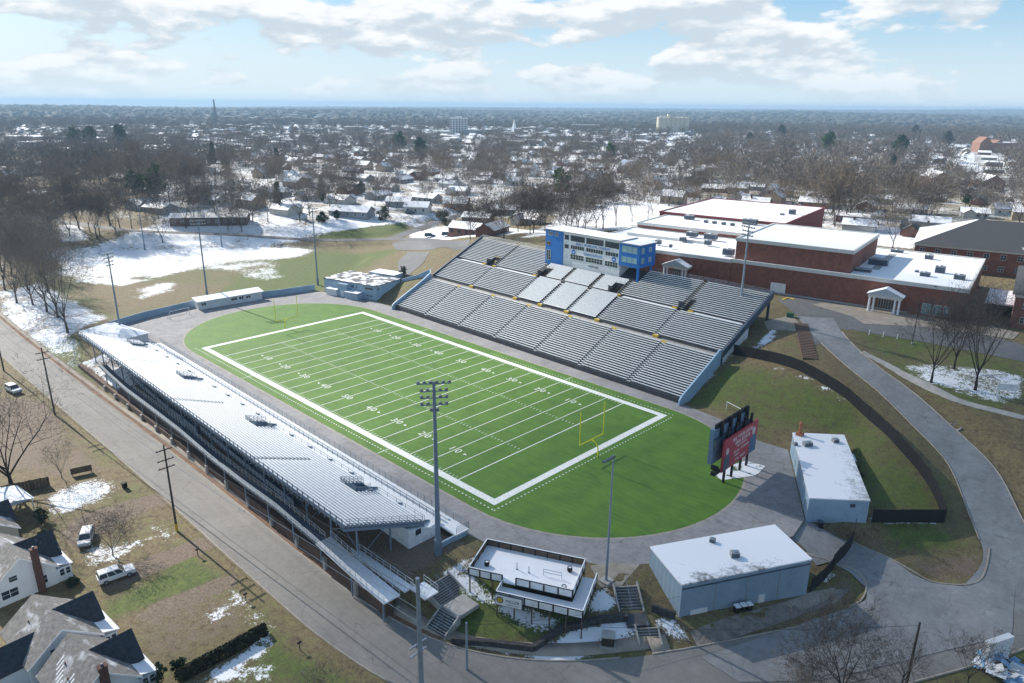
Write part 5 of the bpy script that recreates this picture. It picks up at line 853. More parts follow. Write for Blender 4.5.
# ------------------------------------------------------------------ houses along the street (lower left)
def gable_prism(mb, x0, x1, yc, hd, ze, zr, over, th=.16):
    """two roof slabs, ridge along x"""
    for s in (-1, 1):
        k = (zr-ze)/hd; ye = yc+s*(hd+over); zE = ze-over*k; a = [(x0-over, yc, zr), (x1+over, yc, zr), (x1+over, ye, zE), (x0-over, ye, zE)]; mb.add([(p[0], p[1], p[2]+.02) for p in a]+[(p[0], p[1], p[2]+.02+th) for p in a], [(0, 1, 2, 3), (7, 6, 5, 4), (0, 4, 5, 1), (1, 5, 6, 2), (2, 6, 7, 3), (3, 7, 4, 0)])
def gable_walls(mb, x0, x1, yc, hd, z0, ze, zr):
    for x in (x0, x1): pass
    P = [(yc-hd, z0), (yc+hd, z0), (yc+hd, ze), (yc, zr), (yc-hd, ze)]; mb.extrude_x(P, x0, x1)
def rot90(mb, i0): mb.v[i0:] = [(-y, x, z) for x, y, z in mb.v[i0:]]
def house(label, X, Y, zg, rz, L, hd, he, hr, front=(5.5, 2.6), rear=0, chimney=None, wall='siding', roof='shingle', froof='shingleShade', porch=True, snow_streaks=True, cat='house', rear_roof='shingleShade'):
    """ridge along local x (gable end facing +x), a front wing to +y, an optional rear wing to -y"""
    g = thing('house', label, cat, (X, Y, zg), rz); b = MB(); gable_walls(b, -L/2, L/2, 0, hd, -.4, he, hr); b.build('wall', M[wall], g)
    b = MB(); gable_prism(b, -L/2, L/2, 0, hd, he, hr, .4); rf = b.build('roof', M[roof], g)
    fw, fd = front; b = MB(); i0 = 0; zr2 = he+(hr-he)*.82; gable_walls(b, 0, hd+fd, 0, fw/2, -.38, he-.05, zr2-.05); rot90(b, 0); ox = -L*.08; b.v = [(x+ox, y, z) for x, y, z in b.v]; b.build('front_wing_wall', M[wall], g)
    for s in (-1, 1):
        b = MB(); k = (zr2-he)/(fw/2); o = .35; a = [(0, 0, zr2), (hd+fd+o, 0, zr2), (hd+fd+o, s*(fw/2+o), he-o*k), (0, s*(fw/2+o), he-o*k)]; b.add([(p[0], p[1], p[2]+.03) for p in a]+[(p[0], p[1], p[2]+.2) for p in a], [(0, 1, 2, 3), (7, 6, 5, 4), (0, 4, 5, 1), (1, 5, 6, 2), (2, 6, 7, 3), (3, 7, 4, 0)]); rot90(b, 0); b.v = [(x+ox, y, z) for x, y, z in b.v]; b.build('front_wing_roof', M[froof] if s < 0 else M['snowroofpatch'], g)  # +x slope gets a darker shingle: its shade is painted into the colour
    if rear:
        b = MB(); gable_walls(b, 0, hd+rear, 0, 2.9, -.36, he-.3, he+1.9); rot90(b, 0); b.v = [(-x+1., -y, z) for x, y, z in b.v]; b.build('rear_wing_wall', M[wall], g)
        for s in (-1, 1):
            b = MB(); k = 2.2/2.9; a = [(.2, 0, he+1.9), (hd+rear+.3, 0, he+1.9), (hd+rear+.3, s*3.2, he-.3-.3*k), (.2, s*3.2, he-.3-.3*k)]; b.add([(p[0], p[1], p[2]+.03) for p in a]+[(p[0], p[1], p[2]+.2) for p in a], [(0, 1, 2, 3), (7, 6, 5, 4), (0, 4, 5, 1), (1, 5, 6, 2), (2, 6, 7, 3), (3, 7, 4, 0)]); rot90(b, 0); b.v = [(-x+1., -y, z) for x, y, z in b.v]; b.build('rear_wing_roof', M[rear_roof], g)  # rear slopes use the same shingle with shade painted in
    if porch:
        x0, x1 = -L/2+.3, ox-fw/2-.2; b = MB(); y0 = hd+.02; b.add([(x0, y0, he), (L/2, y0, he), (L/2, y0+2.6, he-.8), (x0, y0+2.6, he-.8), (x0, y0, he-.15), (L/2, y0, he-.15), (L/2, y0+2.6, he-.95), (x0, y0+2.6, he-.95)], [(0, 1, 2, 3), (7, 6, 5, 4), (0, 4, 5, 1), (1, 5, 6, 2), (2, 6, 7, 3), (3, 7, 4, 0)]); b.build('porch_roof', M['snow'], g); b = MB(); b.box(ox+fw/2+.02, L/2-.1, hd+.01, hd+2.3, -.3, he-.98); b.build('porch_wall', M[wall], g); window(ox+fw/2+.4, L/2-.5, 1., he-1.2, hd+2.3, 3, 1, 'glass', 'white', g) if False else None
        window(hd+.4, hd+1.2, .9, 2.2, 0, 1, 2, 'glass', 'white', g, L/2-.1); window(hd+1.35, hd+2.1, .9, 2.2, 0, 1, 2, 'glass', 'white', g, L/2-.1)
    for y0 in ((-hd*.72, -hd*.2), ): window(y0[0], y0[1], .9, 2.5, 0, 2, 2, 'glass', 'white', g, L/2)
    window(hd*.35, hd*.7, .9, 2.5, 0, 1, 2, 'glass', 'white', g, L/2); window(-hd*.42, -hd*.15, he+.15, he+1.2, 0, 1, 2, 'glass', 'white', g, L/2)
    for x in (-L*.3, L*.2): window(x-.6, x+.6, .9, 2.4, -hd, 2, 2, 'glass', 'white', g)
    f = MB()
    for s in (-1, 1): k = (hr-he)/hd; f.add([(L/2+.41, 0, hr-.12), (L/2+.46, 0, hr-.12), (L/2+.46, s*(hd+.42), he-.42*k-.12), (L/2+.41, s*(hd+.42), he-.42*k-.12), (L/2+.41, 0, hr+.21), (L/2+.46, 0, hr+.21), (L/2+.46, s*(hd+.42), he-.42*k+.21), (L/2+.41, s*(hd+.42), he-.42*k+.21)], [(0, 1, 2, 3), (7, 6, 5, 4), (0, 4, 5, 1), (1, 5, 6, 2), (2, 6, 7, 3), (3, 7, 4, 0)])
    f.build('bargeboard', M['white'], g)
    if chimney is not None: b = MB(); cx, cy, w_ = chimney; b.box(cx-.4, cx+.4, cy-.5, cy+.5, -.3, hr+.9); b.box(cx-.48, cx+.48, cy-.58, cy+.58, hr+.9, hr+1.05); ch_ = b.build('chimney', M['chimney'], g); b = MB(); b.tube((cx, cy, hr+1.05), (cx, cy, hr+1.4), .16, n=8); b.build('flue', M['dsteel'], ch_)
    for x, y in ((-L*.15, -hd*.45), (L*.1, -hd*.6)): zz_ = hr-(hr-he)/hd*abs(y); b = MB(); b.tube((x, y, zz_-.1), (x, y, zz_+.55), .09, n=8); b.build('vent_pipe', M['chimney'], rf)
    if snow_streaks:
        b = MB()
        for i in range(9):
            x = -L*.3+i*.62; y = -hd*(.35+.06*i % .4)-.1*i*.3; k = (hr-he)/hd; z_ = lambda y: hr-k*abs(y)+.205; b.add([(x, y, z_(y)), (x+.22, y, z_(y)), (x+.22, y-1.1, z_(y-1.1)), (x, y-1.1, z_(y-1.1))], [(0, 1, 2, 3)])
        b.build('snow_streaks', M['snow'], rf)
    g.scale = (.84, .84, .84); return g
M['snowroofpatch'] = snowy('snow_on_small_roof', (.12, .12, .12), .85, .6); M['greysiding'] = mat('grey_beige_siding', (.3, .29, .26), .7, .1, .6)
house('white house nearest the hedge, snow streaks on its grey roof and brick chimney', 104.7, -60.4, -2.7, R(4), 10.4, 4.4, 3.2, 6.9, (5.6, 1.8), 0, (5.65, .3, 0)); house('white house with long rear wing and dark dormer, second from the hedge', 94.2, -61.4, -2.6, R(4), 11., 4.6, 3.4, 7.0, (5.6, 1.6), 5.5, None, snow_streaks=False)
house('white house with tall brick chimney on its gable, beside the parked white van', 75.3, -61.4, -2.4, R(4), 10.6, 4.7, 3.4, 7.2, (5.4, 1.8), 0, (5.8, 2.1, 0), snow_streaks=False); house('grey-beige house at the left edge behind the snowy garden', 60.4, -62.6, -2.2, R(4), 11, 4.6, 3.3, 6.6, (5, .6), 0, None, 'greysiding', snow_streaks=False, porch=False)
cp = thing('carport', 'pale blue metal carport roof beside the dark board fence', 'carport', (53.2, -57.6, -2.0), R(8)); b = MB(); b.add([(-3.5, -3, 2.3), (3.5, -3, 2.3), (3.5, 3, 2.3), (-3.5, 3, 2.3), (-3.5, 0, 3.1), (3.5, 0, 3.1)], [(0, 1, 5, 4), (2, 3, 4, 5), (3, 2, 1, 0), (0, 4, 3), (1, 2, 5)]); b.build('roof', M['metalroof'], cp)
for x, y in ((-3.2, -2.7), (3.2, -2.7), (3.2, 2.7), (-3.2, 2.7)): b = MB(); b.box(x-.08, x+.08, y-.08, y+.08, -.3, 2.29); b.build('post', M['white'], cp)
# ------------------------------------------------------------------ vehicles
def car(label, X, Y, z, rz, kind='suv', paint='carwhite', roof_snow=False, name='parked_car', detail=True, group=None):
    g = thing(name, label, 'car', (X, Y, z), rz, group); Lc, W2 = (4.9, .93) if kind == 'suv' else (4.6, .9); H = 1.82 if kind == 'suv' else 1.62
    side = [(-Lc/2, .45), (-Lc/2+.05, .95), (-Lc/2+.12, 1.05)]; b = MB()
    P = [(-Lc/2+.02, .38), (Lc/2-.1, .38), (Lc/2, .55), (Lc/2-.02, .82), (Lc/2-.12, .98), (Lc*.23, 1.1), (-Lc/2+.06, 1.1), (-Lc/2, .9)] if kind == 'suv' else [(-Lc/2+.02, .34), (Lc/2-.1, .34), (Lc/2, .5), (Lc/2-.03, .75), (Lc/2-.2, .88), (Lc*.26, 1.0), (-Lc/2+.05, 1.04), (-Lc/2, .8)]
    n = len(P); b.add([(x, -W2, z_) for x, z_ in P]+[(x, W2, z_) for x, z_ in P], [tuple(range(n)), tuple(range(2*n-1, n-1, -1))]+[(i, n+i, n+(i+1) % n, (i+1) % n) for i in range(n)]); body = b.build('body', M[paint], g, bevel=.07 if detail else 0)
    zb = 1.1 if kind == 'suv' else 1.02; fx, rx = (Lc*.22, -Lc/2+.1) if kind == 'suv' else (Lc*.27, -Lc/2+.1); b = MB(); q = W2-.04; t_ = W2-.2
    lo = [(rx, -q, zb), (fx, -q, zb), (fx, q, zb), (rx, q, zb)]; hi = [(rx+.22, -t_, H-.06), (fx-.75, -t_, H-.06), (fx-.75, t_, H-.06), (rx+.22, t_, H-.06)]; b.add(lo+hi, [(0, 3, 2, 1), (0, 1, 5, 4), (1, 2, 6, 5), (2, 3, 7, 6), (3, 0, 4, 7)]); b.build('windows', M['glass'], g)
    b = MB(); b.add([(rx+.15, -t_-.03, H-.07), (fx-.7, -t_-.03, H-.07), (fx-.7, t_+.03, H-.07), (rx+.15, t_+.03, H-.07), (rx+.3, -t_+.06, H), (fx-.9, -t_+.06, H), (fx-.9, t_-.06, H), (rx+.3, t_-.06, H)], [(3, 2, 1, 0), (4, 5, 6, 7), (0, 1, 5, 4), (1, 2, 6, 5), (2, 3, 7, 6), (3, 0, 4, 7)])
    for f in (0., .36, .68, 1.):
        for s in (-1, 1): xa, xb = rx+(fx-rx)*f, rx+.22+(fx-.97-rx)*f; b.add([(xa-.05, s*(q+.012), zb), (xa+.05, s*(q+.012), zb), (xb+.05, s*(t_+.012), H-.06), (xb-.05, s*(t_+.012), H-.06), (xa-.05, s*(q-.03), zb), (xa+.05, s*(q-.03), zb), (xb+.05, s*(t_-.03), H-.06), (xb-.05, s*(t_-.03), H-.06)], [(0, 1, 2, 3), (7, 6, 5, 4), (0, 4, 5, 1), (1, 5, 6, 2), (2, 6, 7, 3), (3, 7, 4, 0)])
    b.build('roof', M['snow' if roof_snow else paint], g)
    if not detail: return g
    for sx in (-1, 1):
        for sy in (-1, 1): b = MB(); b.tube((sx*Lc*.31, sy*(W2-.2), .36), (sx*Lc*.31, sy*(W2+.02), .36), .36, n=16); wh = b.build('wheel', M['rubber'], g); b = MB(); b.tube((sx*Lc*.31, sy*(W2+.021), .36), (sx*Lc*.31, sy*(W2+.035), .36), .21, n=12); b.build('rim', M['steel'], wh)
    for s in (-1, 1): b = MB(); b.box(Lc/2-.1, Lc/2+.01, s*.62-.17, s*.62+.17, .66, .82); b.build('headlight', M['cglass'], g); b = MB(); b.box(-Lc/2-.02, -Lc/2+.04, s*.78-.09, s*.78+.09, .75, 1.03); b.build('tail_light', M['redsign'], g); b = MB(); b.box(fx-.35, fx-.2, s*(W2+.1)-.1, s*(W2+.1)+.1, zb, zb+.16); b.build('mirror', M[paint], g)
    b = MB(); b.box(Lc/2-.12, Lc/2+.04, -W2+.1, W2-.1, .36, .56); b.build('bumper', M['hvac'], g); return g
p = at(117, 578); car('white sport utility car parked across the dirt drive', p[0], p[1], p[2]+.05, R(84), 'suv'); p = at(87, 541); car('white hatchback with snow on its roof facing the houses on the upper drive', p[0], p[1], p[2]+.05, R(-25), 'hatch', roof_snow=True)
p = at(14, 392); car('white van with snowy roof parked at the left by the street', p[0], p[1], p[2]+.05, R(10), 'suv', roof_snow=True, name='parked_van')
# ------------------------------------------------------------------ utility poles and wires along the street
def util(label, u, v, H, arms, m='pole', steel=False, x=None, base_yellow=False):
    p = at(u, v) if x is None else np.array([x[0], x[1], hz(*x)]); g = thing('utility_pole', label, 'utility pole', p, R(-88)); b = MB(); b.tube((0, 0, -.3), (0, 0, H), .34 if steel else .19, .24 if steel else .12, 10); b.build('pole', M[m], g)
    for z in arms:
        b = MB(); b.box(-1.25, 1.25, -.46 if steel else -.2, -.3 if steel else -.08, H-z-.08, H-z+.08); a = b.build('crossarm', M[m], g)
        for x_ in (-1.1, -.5, .5, 1.1): q = MB(); q.lathe((x_, -.14, H-z+.06), [(0, .2), (.05, .18), (.07, .05), (.05, 0)], 6); q.build('insulator', M['hvac'], a)
    if base_yellow: b = MB(); b.tube((0, 0, 0), (0, 0, 1.4), .21, n=10, cap=False); b.build('guard', M['yellow'], g)
    return p
U1 = util('wooden utility pole with yellow guard at its foot beside the street', 177, 531, 15.2, (.9, 2.6, 3.9), base_yellow=True); U2 = util('wooden utility pole in the middle distance on the houses side of the street', 55, 415, 15.4, (1.2, 2.6)); U3 = util('leaning dark utility pole at the left edge of the photo', 4, 371, 14, (.8,))
U4 = util('tall grey utility pole with pale crossarms rising from the bottom edge', 0, 0, 15.5, (9.2, 10.4), 'steel', True, x=(131., -32.8)); U5 = util('short wooden pole among the bare trees at the lower right', 0, 0, 9.8, (), x=(171.8, 7.7)); p = at(467, 668); U6 = util('thin grey post with small lamp by the street corner pavement', 467, 670, 7, (), 'steel')
WM = mat('black_cable', (.03, .03, .032), .6)
def wire(label, a, b_, sag, r=.025):
    a, b_ = Vector(a), Vector(b_); pts = [a.lerp(b_, t)-Vector((0, 0, sag*4*t*(1-t))) for t in np.linspace(0, 1, 14)]; o = MB().path(pts, r, 4).build('cable', WM); return tag(o, label, 'cable', 'cables between the street poles')
M['palecable'] = mat('pale_cable', (.4, .42, .44), .5)
for (A, HA), (B_, HB), nm, dzs in (((U2, 15.4), (U4, 15.5), 'from the middle wooden pole to the tall grey pole', (-1., -2.2, -4.2, -6.)), ((U3, 14), (U2, 15.4), 'between the leaning pole and its neighbour', (-1., -2.2, -4.2)), ((U1, 15.2), (U2, 15.4), 'between the two wooden poles', (-1.2,))):
    for k, dz in enumerate(dzs):
        o = wire(('highest', 'second', 'third', 'lowest')[k]+' cable '+nm, (A[0], A[1]+(1.1 if k == 0 else 0), A[2]+HA+dz), (B_[0], B_[1]+(1.1 if k == 0 else 0), B_[2]+HB+dz), 1.2, .035)
        if k > 1: o.data.materials[0] = M['palecable']
wire('cable crossing the grass bank from the grey pole to the corner post', (U4[0], U4[1], U4[2]+8.5), (U6[0], U6[1], U6[2]+6.8), .5); wire('long cable from the corner post to the white metal building', (U6[0], U6[1], U6[2]+6.6), (146.2, -1.2, 1.2), .8); wire('cable from the tall grey pole to the lower right wooden pole', (U4[0], U4[1], U4[2]+10.5), (U5[0], U5[1], U5[2]+9.4), 1.2)
# mailboxes and bins on the verge
def mailbox(label, u, v): p = at(u, v); g = thing('mailbox', label, 'mailbox', p, R(90)); b = MB(); b.box(-.05, .05, -.05, .05, -.1, 1.05); b.build('post', M['wood'], g); b = MB(); b.box(-.28, .28, -.11, .11, 1.06, 1.3); b.build('box', M['black'], g, bevel=.05)
mailbox('black mailbox at the roadside by the lower dirt drive', 246, 601); mailbox('black mailbox at the roadside near the hedge', 300, 650); mailbox('black mailbox beside the snow by the yellow-footed pole', 198, 556)
p = at(125, 488); q = thing('wheeled_bin', 'dark wheeled bin standing in snow by the roadside', 'bin', p, .4); b = MB(); b.box(-.3, .3, -.35, .35, .1, 1.0); b.build('body', M['black'], q, bevel=.05); b = MB(); b.box(-.36, .36, -.42, .4, 1.01, 1.1); b.build('lid', M['black'], q)
# smashed white boards and blue tarp heap at the lower right
p = at(1000, 668); q = thing('debris_heap', 'heap of blue tarp scraps and pale boards at the lower right edge', 'heap', p); rg = random.Random(4)
for i in range(26):
    x, y = rg.uniform(-2.2, 2.2), rg.uniform(-2.2, 2.2); h = max(0, 1.3-.4*math.hypot(x, y))+.1; sx, sy = rg.uniform(.4, 1.1), rg.uniform(.4, .9); b = MB(); b.box(-sx, sx, -sy, sy, 0, .08); Mx = Matrix.Translation((x, y, h))@Matrix.Rotation(rg.uniform(0, 6), 4, 'Z')@Matrix.Rotation(rg.uniform(-.6, .6), 4, 'X'); b.v = [tuple(Mx@Vector(v)) for v in b.v]; b.build('board' if i % 3 == 0 else 'tarp_scrap', M['offwhite'] if i % 3 == 0 else M['tarp'] if i % 3 == 1 else M['snow'], q)
b = MB(); b.box(-.4, .4, -3., 1.2, -.2, 2.8); q2 = b.build('concrete_slab', M['offwhite']); q2.location = tuple(at(1000, 655)); q2.rotation_euler = (0, 0, R(-25)); tag(q2, 'upright pale slab standing behind the debris heap', 'slab')
# ------------------------------------------------------------------ trees
M['bark'] = mat('grey_bark', (.1, .085, .072), .95, .25, 2); M['barkd'] = mat('dark_bark', (.035, .03, .028), .95, .25, 2); M['twig'] = mat('grey_brown_twigs', (.19, .165, .14), .95, .3, .15); M['twigb'] = mat('brown_twigs', (.2, .16, .12), .95, .3, .15); M['twigd'] = mat('dark_twigs', (.1, .085, .075), .95, .3, .3)
M['needle'] = mat('dark_green_needles', (.026, .055, .026), .9, .4, .35); M['needle2'] = mat('mid_green_needles', (.05, .1, .025), .9, .35, .35); M['leafb'] = mat('brown_dry_leaves', (.15, .085, .045), .95, .3, .4); M['shrubg'] = mat('grey_green_shrub', (.07, .075, .045), .95, .35, .4)
def rvec(rg): v = Vector((rg.gauss(0, 1), rg.gauss(0, 1), rg.gauss(0, 1))); return v.normalized()
def bare_tree(seed, H, spread=.5, levels=4, kids=(6, 5, 5, 6), trunk_h=.22, tw=.03, twl=1.1, ntw=5, rad=None, up=.35):
    """returns (trunk MB, crown MB): tapered trunk and limbs, finer boughs and twigs"""
    rg = random.Random(seed); T, C = MB(), MB(); r0 = rad or H*.017
    def seg(mb, a, b_, ra, rb, n): mb.tube(a, b_, ra, rb, n, False)
    def twig(p, d, L):
        e = d.cross(rvec(rg)).normalized()*tw; q = p+d*L+rvec(rg)*L*.15; C.add([p-e, p+e, q], [(0, 1, 2)])
    def grow(p, d, L, r, lv):
        n = 4 if lv < 2 else 3; q = p; pts = [p]; dd = d
        for i in range(n):
            dd = (dd+rvec(rg)*(.16 if lv else .05)+Vector((0, 0, up*.22 if lv else .1))).normalized(); q2 = q+dd*(L/n); ra, rb = r*(1-.7*i/n), r*(1-.7*(i+1)/n)
            if lv <= 1: seg(T, q, q2, ra, rb, 7 if lv == 0 else 5)
            elif lv < levels or r > .03: seg(C, q, q2, ra, rb, 3)
            pts.append(q2); q = q2
        if lv >= levels:
            for i in range(ntw):
                k = rg.random(); j = min(int(k*n), n-1); twig(pts[j].lerp(pts[j+1], k*n-j), (dd+rvec(rg)*.75).normalized(), twl*rg.uniform(.6, 1.2))
            return
        m = kids[lv]
        for i in range(m):
            k = (.3+.7*(i+.6)/m) if lv else (.55+.45*(i+1)/m); k = min(k, .999); j = int(k*n); pp = pts[j].lerp(pts[j+1], k*n-j); az = i*2.4+rg.random()*1.2; ax = dd.cross(Vector((math.cos(az), math.sin(az), .3))).normalized(); ang = rg.uniform(.45, .95)*(spread/.5) if lv else rg.uniform(.3, .75)*(spread/.5); nd = (dd*math.cos(ang)+ax*math.sin(ang)).normalized()
            if nd.z < -.15: nd.z *= .3; nd.normalize()
            grow(pp, nd, (H*(1-trunk_h)*rg.uniform(.62, .8) if lv == 0 else L*rg.uniform(.48, .68)), r*(1-.6*k)*(.62 if lv == 0 else .58), lv+1)
    grow(Vector((0, 0, -.3)), Vector((0, 0, 1)), H*trunk_h/.78 if False else H*trunk_h+.3, r0, 0); return T, C
def leafy(seed, H, W, n, shape='cone', size=.8, base=.12):
    """evergreen or shrub: trunk plus many leaf-sized faces gathered in clumps"""
    rg = random.Random(seed); T, C = MB(), MB(); T.tube((0, 0, -.3), (0, 0, H*.9), H*.018+.05, .03, 7)
    nc = 42 if shape != 'shrub' else 16
    for i in range(nc):
        t = rg.random(); az = rg.random()*6.283
        if shape == 'cone': z = H*(base+(1-base)*t); rr_ = W*.5*(1-t)**.8*rg.uniform(.35, 1.05)
        elif shape == 'pine': z = H*(.4+.58*t); rr_ = W*.5*math.sqrt(max(0, 1-(2*t-.9)**2*.85))*rg.uniform(.2, 1)
        else: z = H*(.12+.8*t); rr_ = W*.5*math.sqrt(max(0, 1-(1.7*t-.7)**2))*rg.uniform(.1, .95)
        c = Vector((math.cos(az)*rr_, math.sin(az)*rr_, z)); cs = W*.16*rg.uniform(.7, 1.4)
        if shape != 'shrub': T.tube((0, 0, z-rr_*.25), c, .07, .02, 4, False)
        for k in range(n//nc):
            p = c+rvec(rg)*cs*rg.random()**.5*Vector((1, 1, .7)).length*.75; d = (rvec(rg)+Vector((0, 0, -.2))).normalized(); e = d.cross(rvec(rg)).normalized()*size*.32; C.add([p-d*size*.5-e*.6, p+d*size*.5-e*.2, p+d*size*.4+e, p-d*size*.4+e*.7], [(0, 1, 2, 3)])
    return T, C
def mk_tree(name, label, cat, TC, bark, leaf, loc, rz=0, group=None, part='crown'):
    g = thing(name, label, cat, loc, rz, group); TC[0].build('trunk', M[bark], g, smooth=True); TC[1].build(part, M[leaf], g); return g
EMIT_TREES = []
# near trees, one by one
def near_tree(label, u, v, seed, H, bark='bark', twig='twig', x=None, **k):
    p = at(u, v) if x is None else np.array([*x, hz(*x)]); EMIT_TREES.append((p[0], p[1])); return mk_tree('bare_tree', label, 'tree', bare_tree(seed, H, **k), bark, twig, p, seed)
HI = dict(levels=4, kids=(7, 6, 6, 5), ntw=6, tw=.02, twl=.95)
near_tree('large dark bare tree at the left edge behind the dark board fence', 13, 490, 3, 21, 'barkd', 'twigd', rad=.5, spread=.68, trunk_h=.2, **HI)
near_tree('left of three bare trees in the snow patch by the school drive', 931, 382, 11, 16.5, 'barkd', 'twigd', spread=.42, trunk_h=.27, **HI); near_tree('middle and rearmost of three bare trees in the snow patch by the school', 954, 369, 12, 15.5, 'barkd', 'twigd', spread=.45, trunk_h=.24, **HI); near_tree('right and biggest of three bare trees in the snow patch by the school', 975, 390, 13, 20, 'barkd', 'twigd', spread=.5, trunk_h=.24, **HI)
near_tree('wide bare tree at the bottom edge below the street kerb', 0, 0, 21, 10.5, 'barkd', 'twigd', rad=.27, x=(166.8, 1.2), spread=.55, trunk_h=.18, **HI); near_tree('dark bare tree beside the short wooden pole at the lower right', 0, 0, 22, 8.6, 'barkd', 'twigd', x=(171.6, 6.6), spread=.5, trunk_h=.4, levels=3, kids=(6, 6, 6), ntw=6, tw=.014, twl=.7); near_tree('small thin bare tree left of the debris heap', 968, 682, 23, 6.5, 'barkd', 'twigd', spread=.5, trunk_h=.12, levels=3, kids=(7, 6, 6), ntw=6, tw=.02, twl=.8)
near_tree('thin bare sapling at the bottom edge left of the wide bare tree', 0, 0, 24, 7, 'bark', 'twigb', x=(163.6, -3.5), spread=.5, trunk_h=.15, levels=3, kids=(7, 6, 6), ntw=6, tw=.02, twl=.8); near_tree('small bare tree between the two white cars', 113, 556, 25, 7.5, 'bark', 'twigd', spread=.6, trunk_h=.2, levels=3, kids=(7, 6, 7), ntw=7, tw=.02, twl=.8); near_tree('slim bare tree standing at the edge of the gravel lot by the big tree', 62, 478, 26, 6.5, 'bark', 'twig', spread=.4, trunk_h=.2, levels=3, kids=(6, 5, 5), ntw=4, tw=.02, twl=.8)
near_tree('low bare shrub-like tree at the bottom edge by the street', 0, 0, 27, 4.5, 'bark', 'twigb', x=(125, -42), spread=.6, trunk_h=.1, levels=3, kids=(7, 6, 6), ntw=5, tw=.018, twl=.7)
LEFTROW = [((68, 333), 17, 'tall bare tree closest to the far end of the near grandstand'), ((58, 318), 16, 'bare tree on the snow slope just behind the one nearest the grandstand'), ((47, 312), 16, 'bare tree with forked trunk in the middle of the snow slope row'), ((33, 305), 15, 'bare tree on the snow slope, third before the left edge'), ((17, 303), 15, 'bare tree on the snow slope near the left edge and the street'), ((5, 290), 16, 'bare tree at the very left edge above the street'), ((28, 290), 15, 'bare tree at the rear of the snow slope by the dry grass'), ((48, 292), 14, 'smaller bare tree beside the dry grass field fence'), ((12, 275), 16, 'bare tree farthest back on the left snow slope'), ((40, 275), 14, 'bare tree at the corner of the snowy practice field')]
for i, (uv, H, lb) in enumerate(LEFTROW): near_tree(lb, *uv, 40+i, H*1.5, 'bark', 'twig', spread=.42, trunk_h=.22, levels=4, kids=(6, 5, 5, 5), ntw=5, tw=.035, twl=1.6)
# hedge and bushes
hp = [at(u, v) for u, v in ((178, 681), (200, 668), (225, 655), (248, 642), (266, 632))]; rg = random.Random(5); hm = MB(); hc = np.mean([p[:2] for p in hp], axis=0); hz0 = hz(*hc)
hg = thing('hedge', 'long trimmed dark hedge running from the houses to the street', 'hedge', (hc[0], hc[1], hz0)); st = MB()
for i in range(5200):
    t = rg.random()*3.999; k = int(t); a = Vector(hp[k]).lerp(Vector(hp[k+1]), t-k); d_ = rg.uniform(-1, 1); p = a-Vector((hc[0], hc[1], hz0))+Vector((d_*.75, rg.uniform(-.2, .2), (1-abs(d_)**3)*1.45*rg.random()**.4)); d = rvec(rg); e = d.cross(rvec(rg)).normalized()*.09; hm.add([p-d*.14-e, p+d*.14-e, p+d*.1+e, p-d*.1+e], [(0, 1, 2, 3)])
for i in range(40): t = i/10; k = min(int(t), 3); a = Vector(hp[k]).lerp(Vector(hp[k+1]), t-k)-Vector((hc[0], hc[1], hz0)); st.tube(a-Vector((0, 0, .2)), a+Vector((0, 0, .9)), .04, n=5)
M['hedge'] = mat('dark_hedge_leaves', (.045, .045, .025), .95, .4, 1.5); hm.build('foliage', M['hedge'], hg); st.build('stems', M['bark'], hg)
for i, (x, y, H, W, lb) in enumerate(((108.6, -54.4, 3.2, 2.2, 'dark evergreen bush at the porch of the house by the hedge'), (110.4, -56.2, 2.6, 2.6, 'dark bush beside the chimney gable of the house by the hedge'), (108.2, -51.9, 2., 1.6, 'small dark bush on the lawn side of the house by the hedge'), (81.6, -56, 1.2, 1.8, 'low dark shrub by the porch of the house with tall chimney'), (60.5, -54.5, 2.4, 2.6, 'rounded dark bush by the blue metal carport'), (66.5, -55.8, 1.8, 2, 'dark bush between the grey-beige house and the next porch'))):
    mk_tree('bush', lb, 'bush', leafy(60+i, H, W, 700, 'shrub', .3), 'bark', 'needle', (x, y, hz(x, y)), part='foliage')
p = at(404, 276); mk_tree('bush', 'brown-green bush above the pale blue building by the wing wall', 'bush', leafy(70, 3.6, 3.6, 800, 'shrub', .4), 'bark', 'shrubg', p, part='foliage')
p = at(862, 470); mk_tree('bush', 'dark ivy-like bush in the shade beside the field house', 'bush', leafy(71, 1.6, 3., 500, 'shrub', .3), 'bark', 'needle', (149.6, 51.5, hz(149.6, 51.5)), part='foliage')
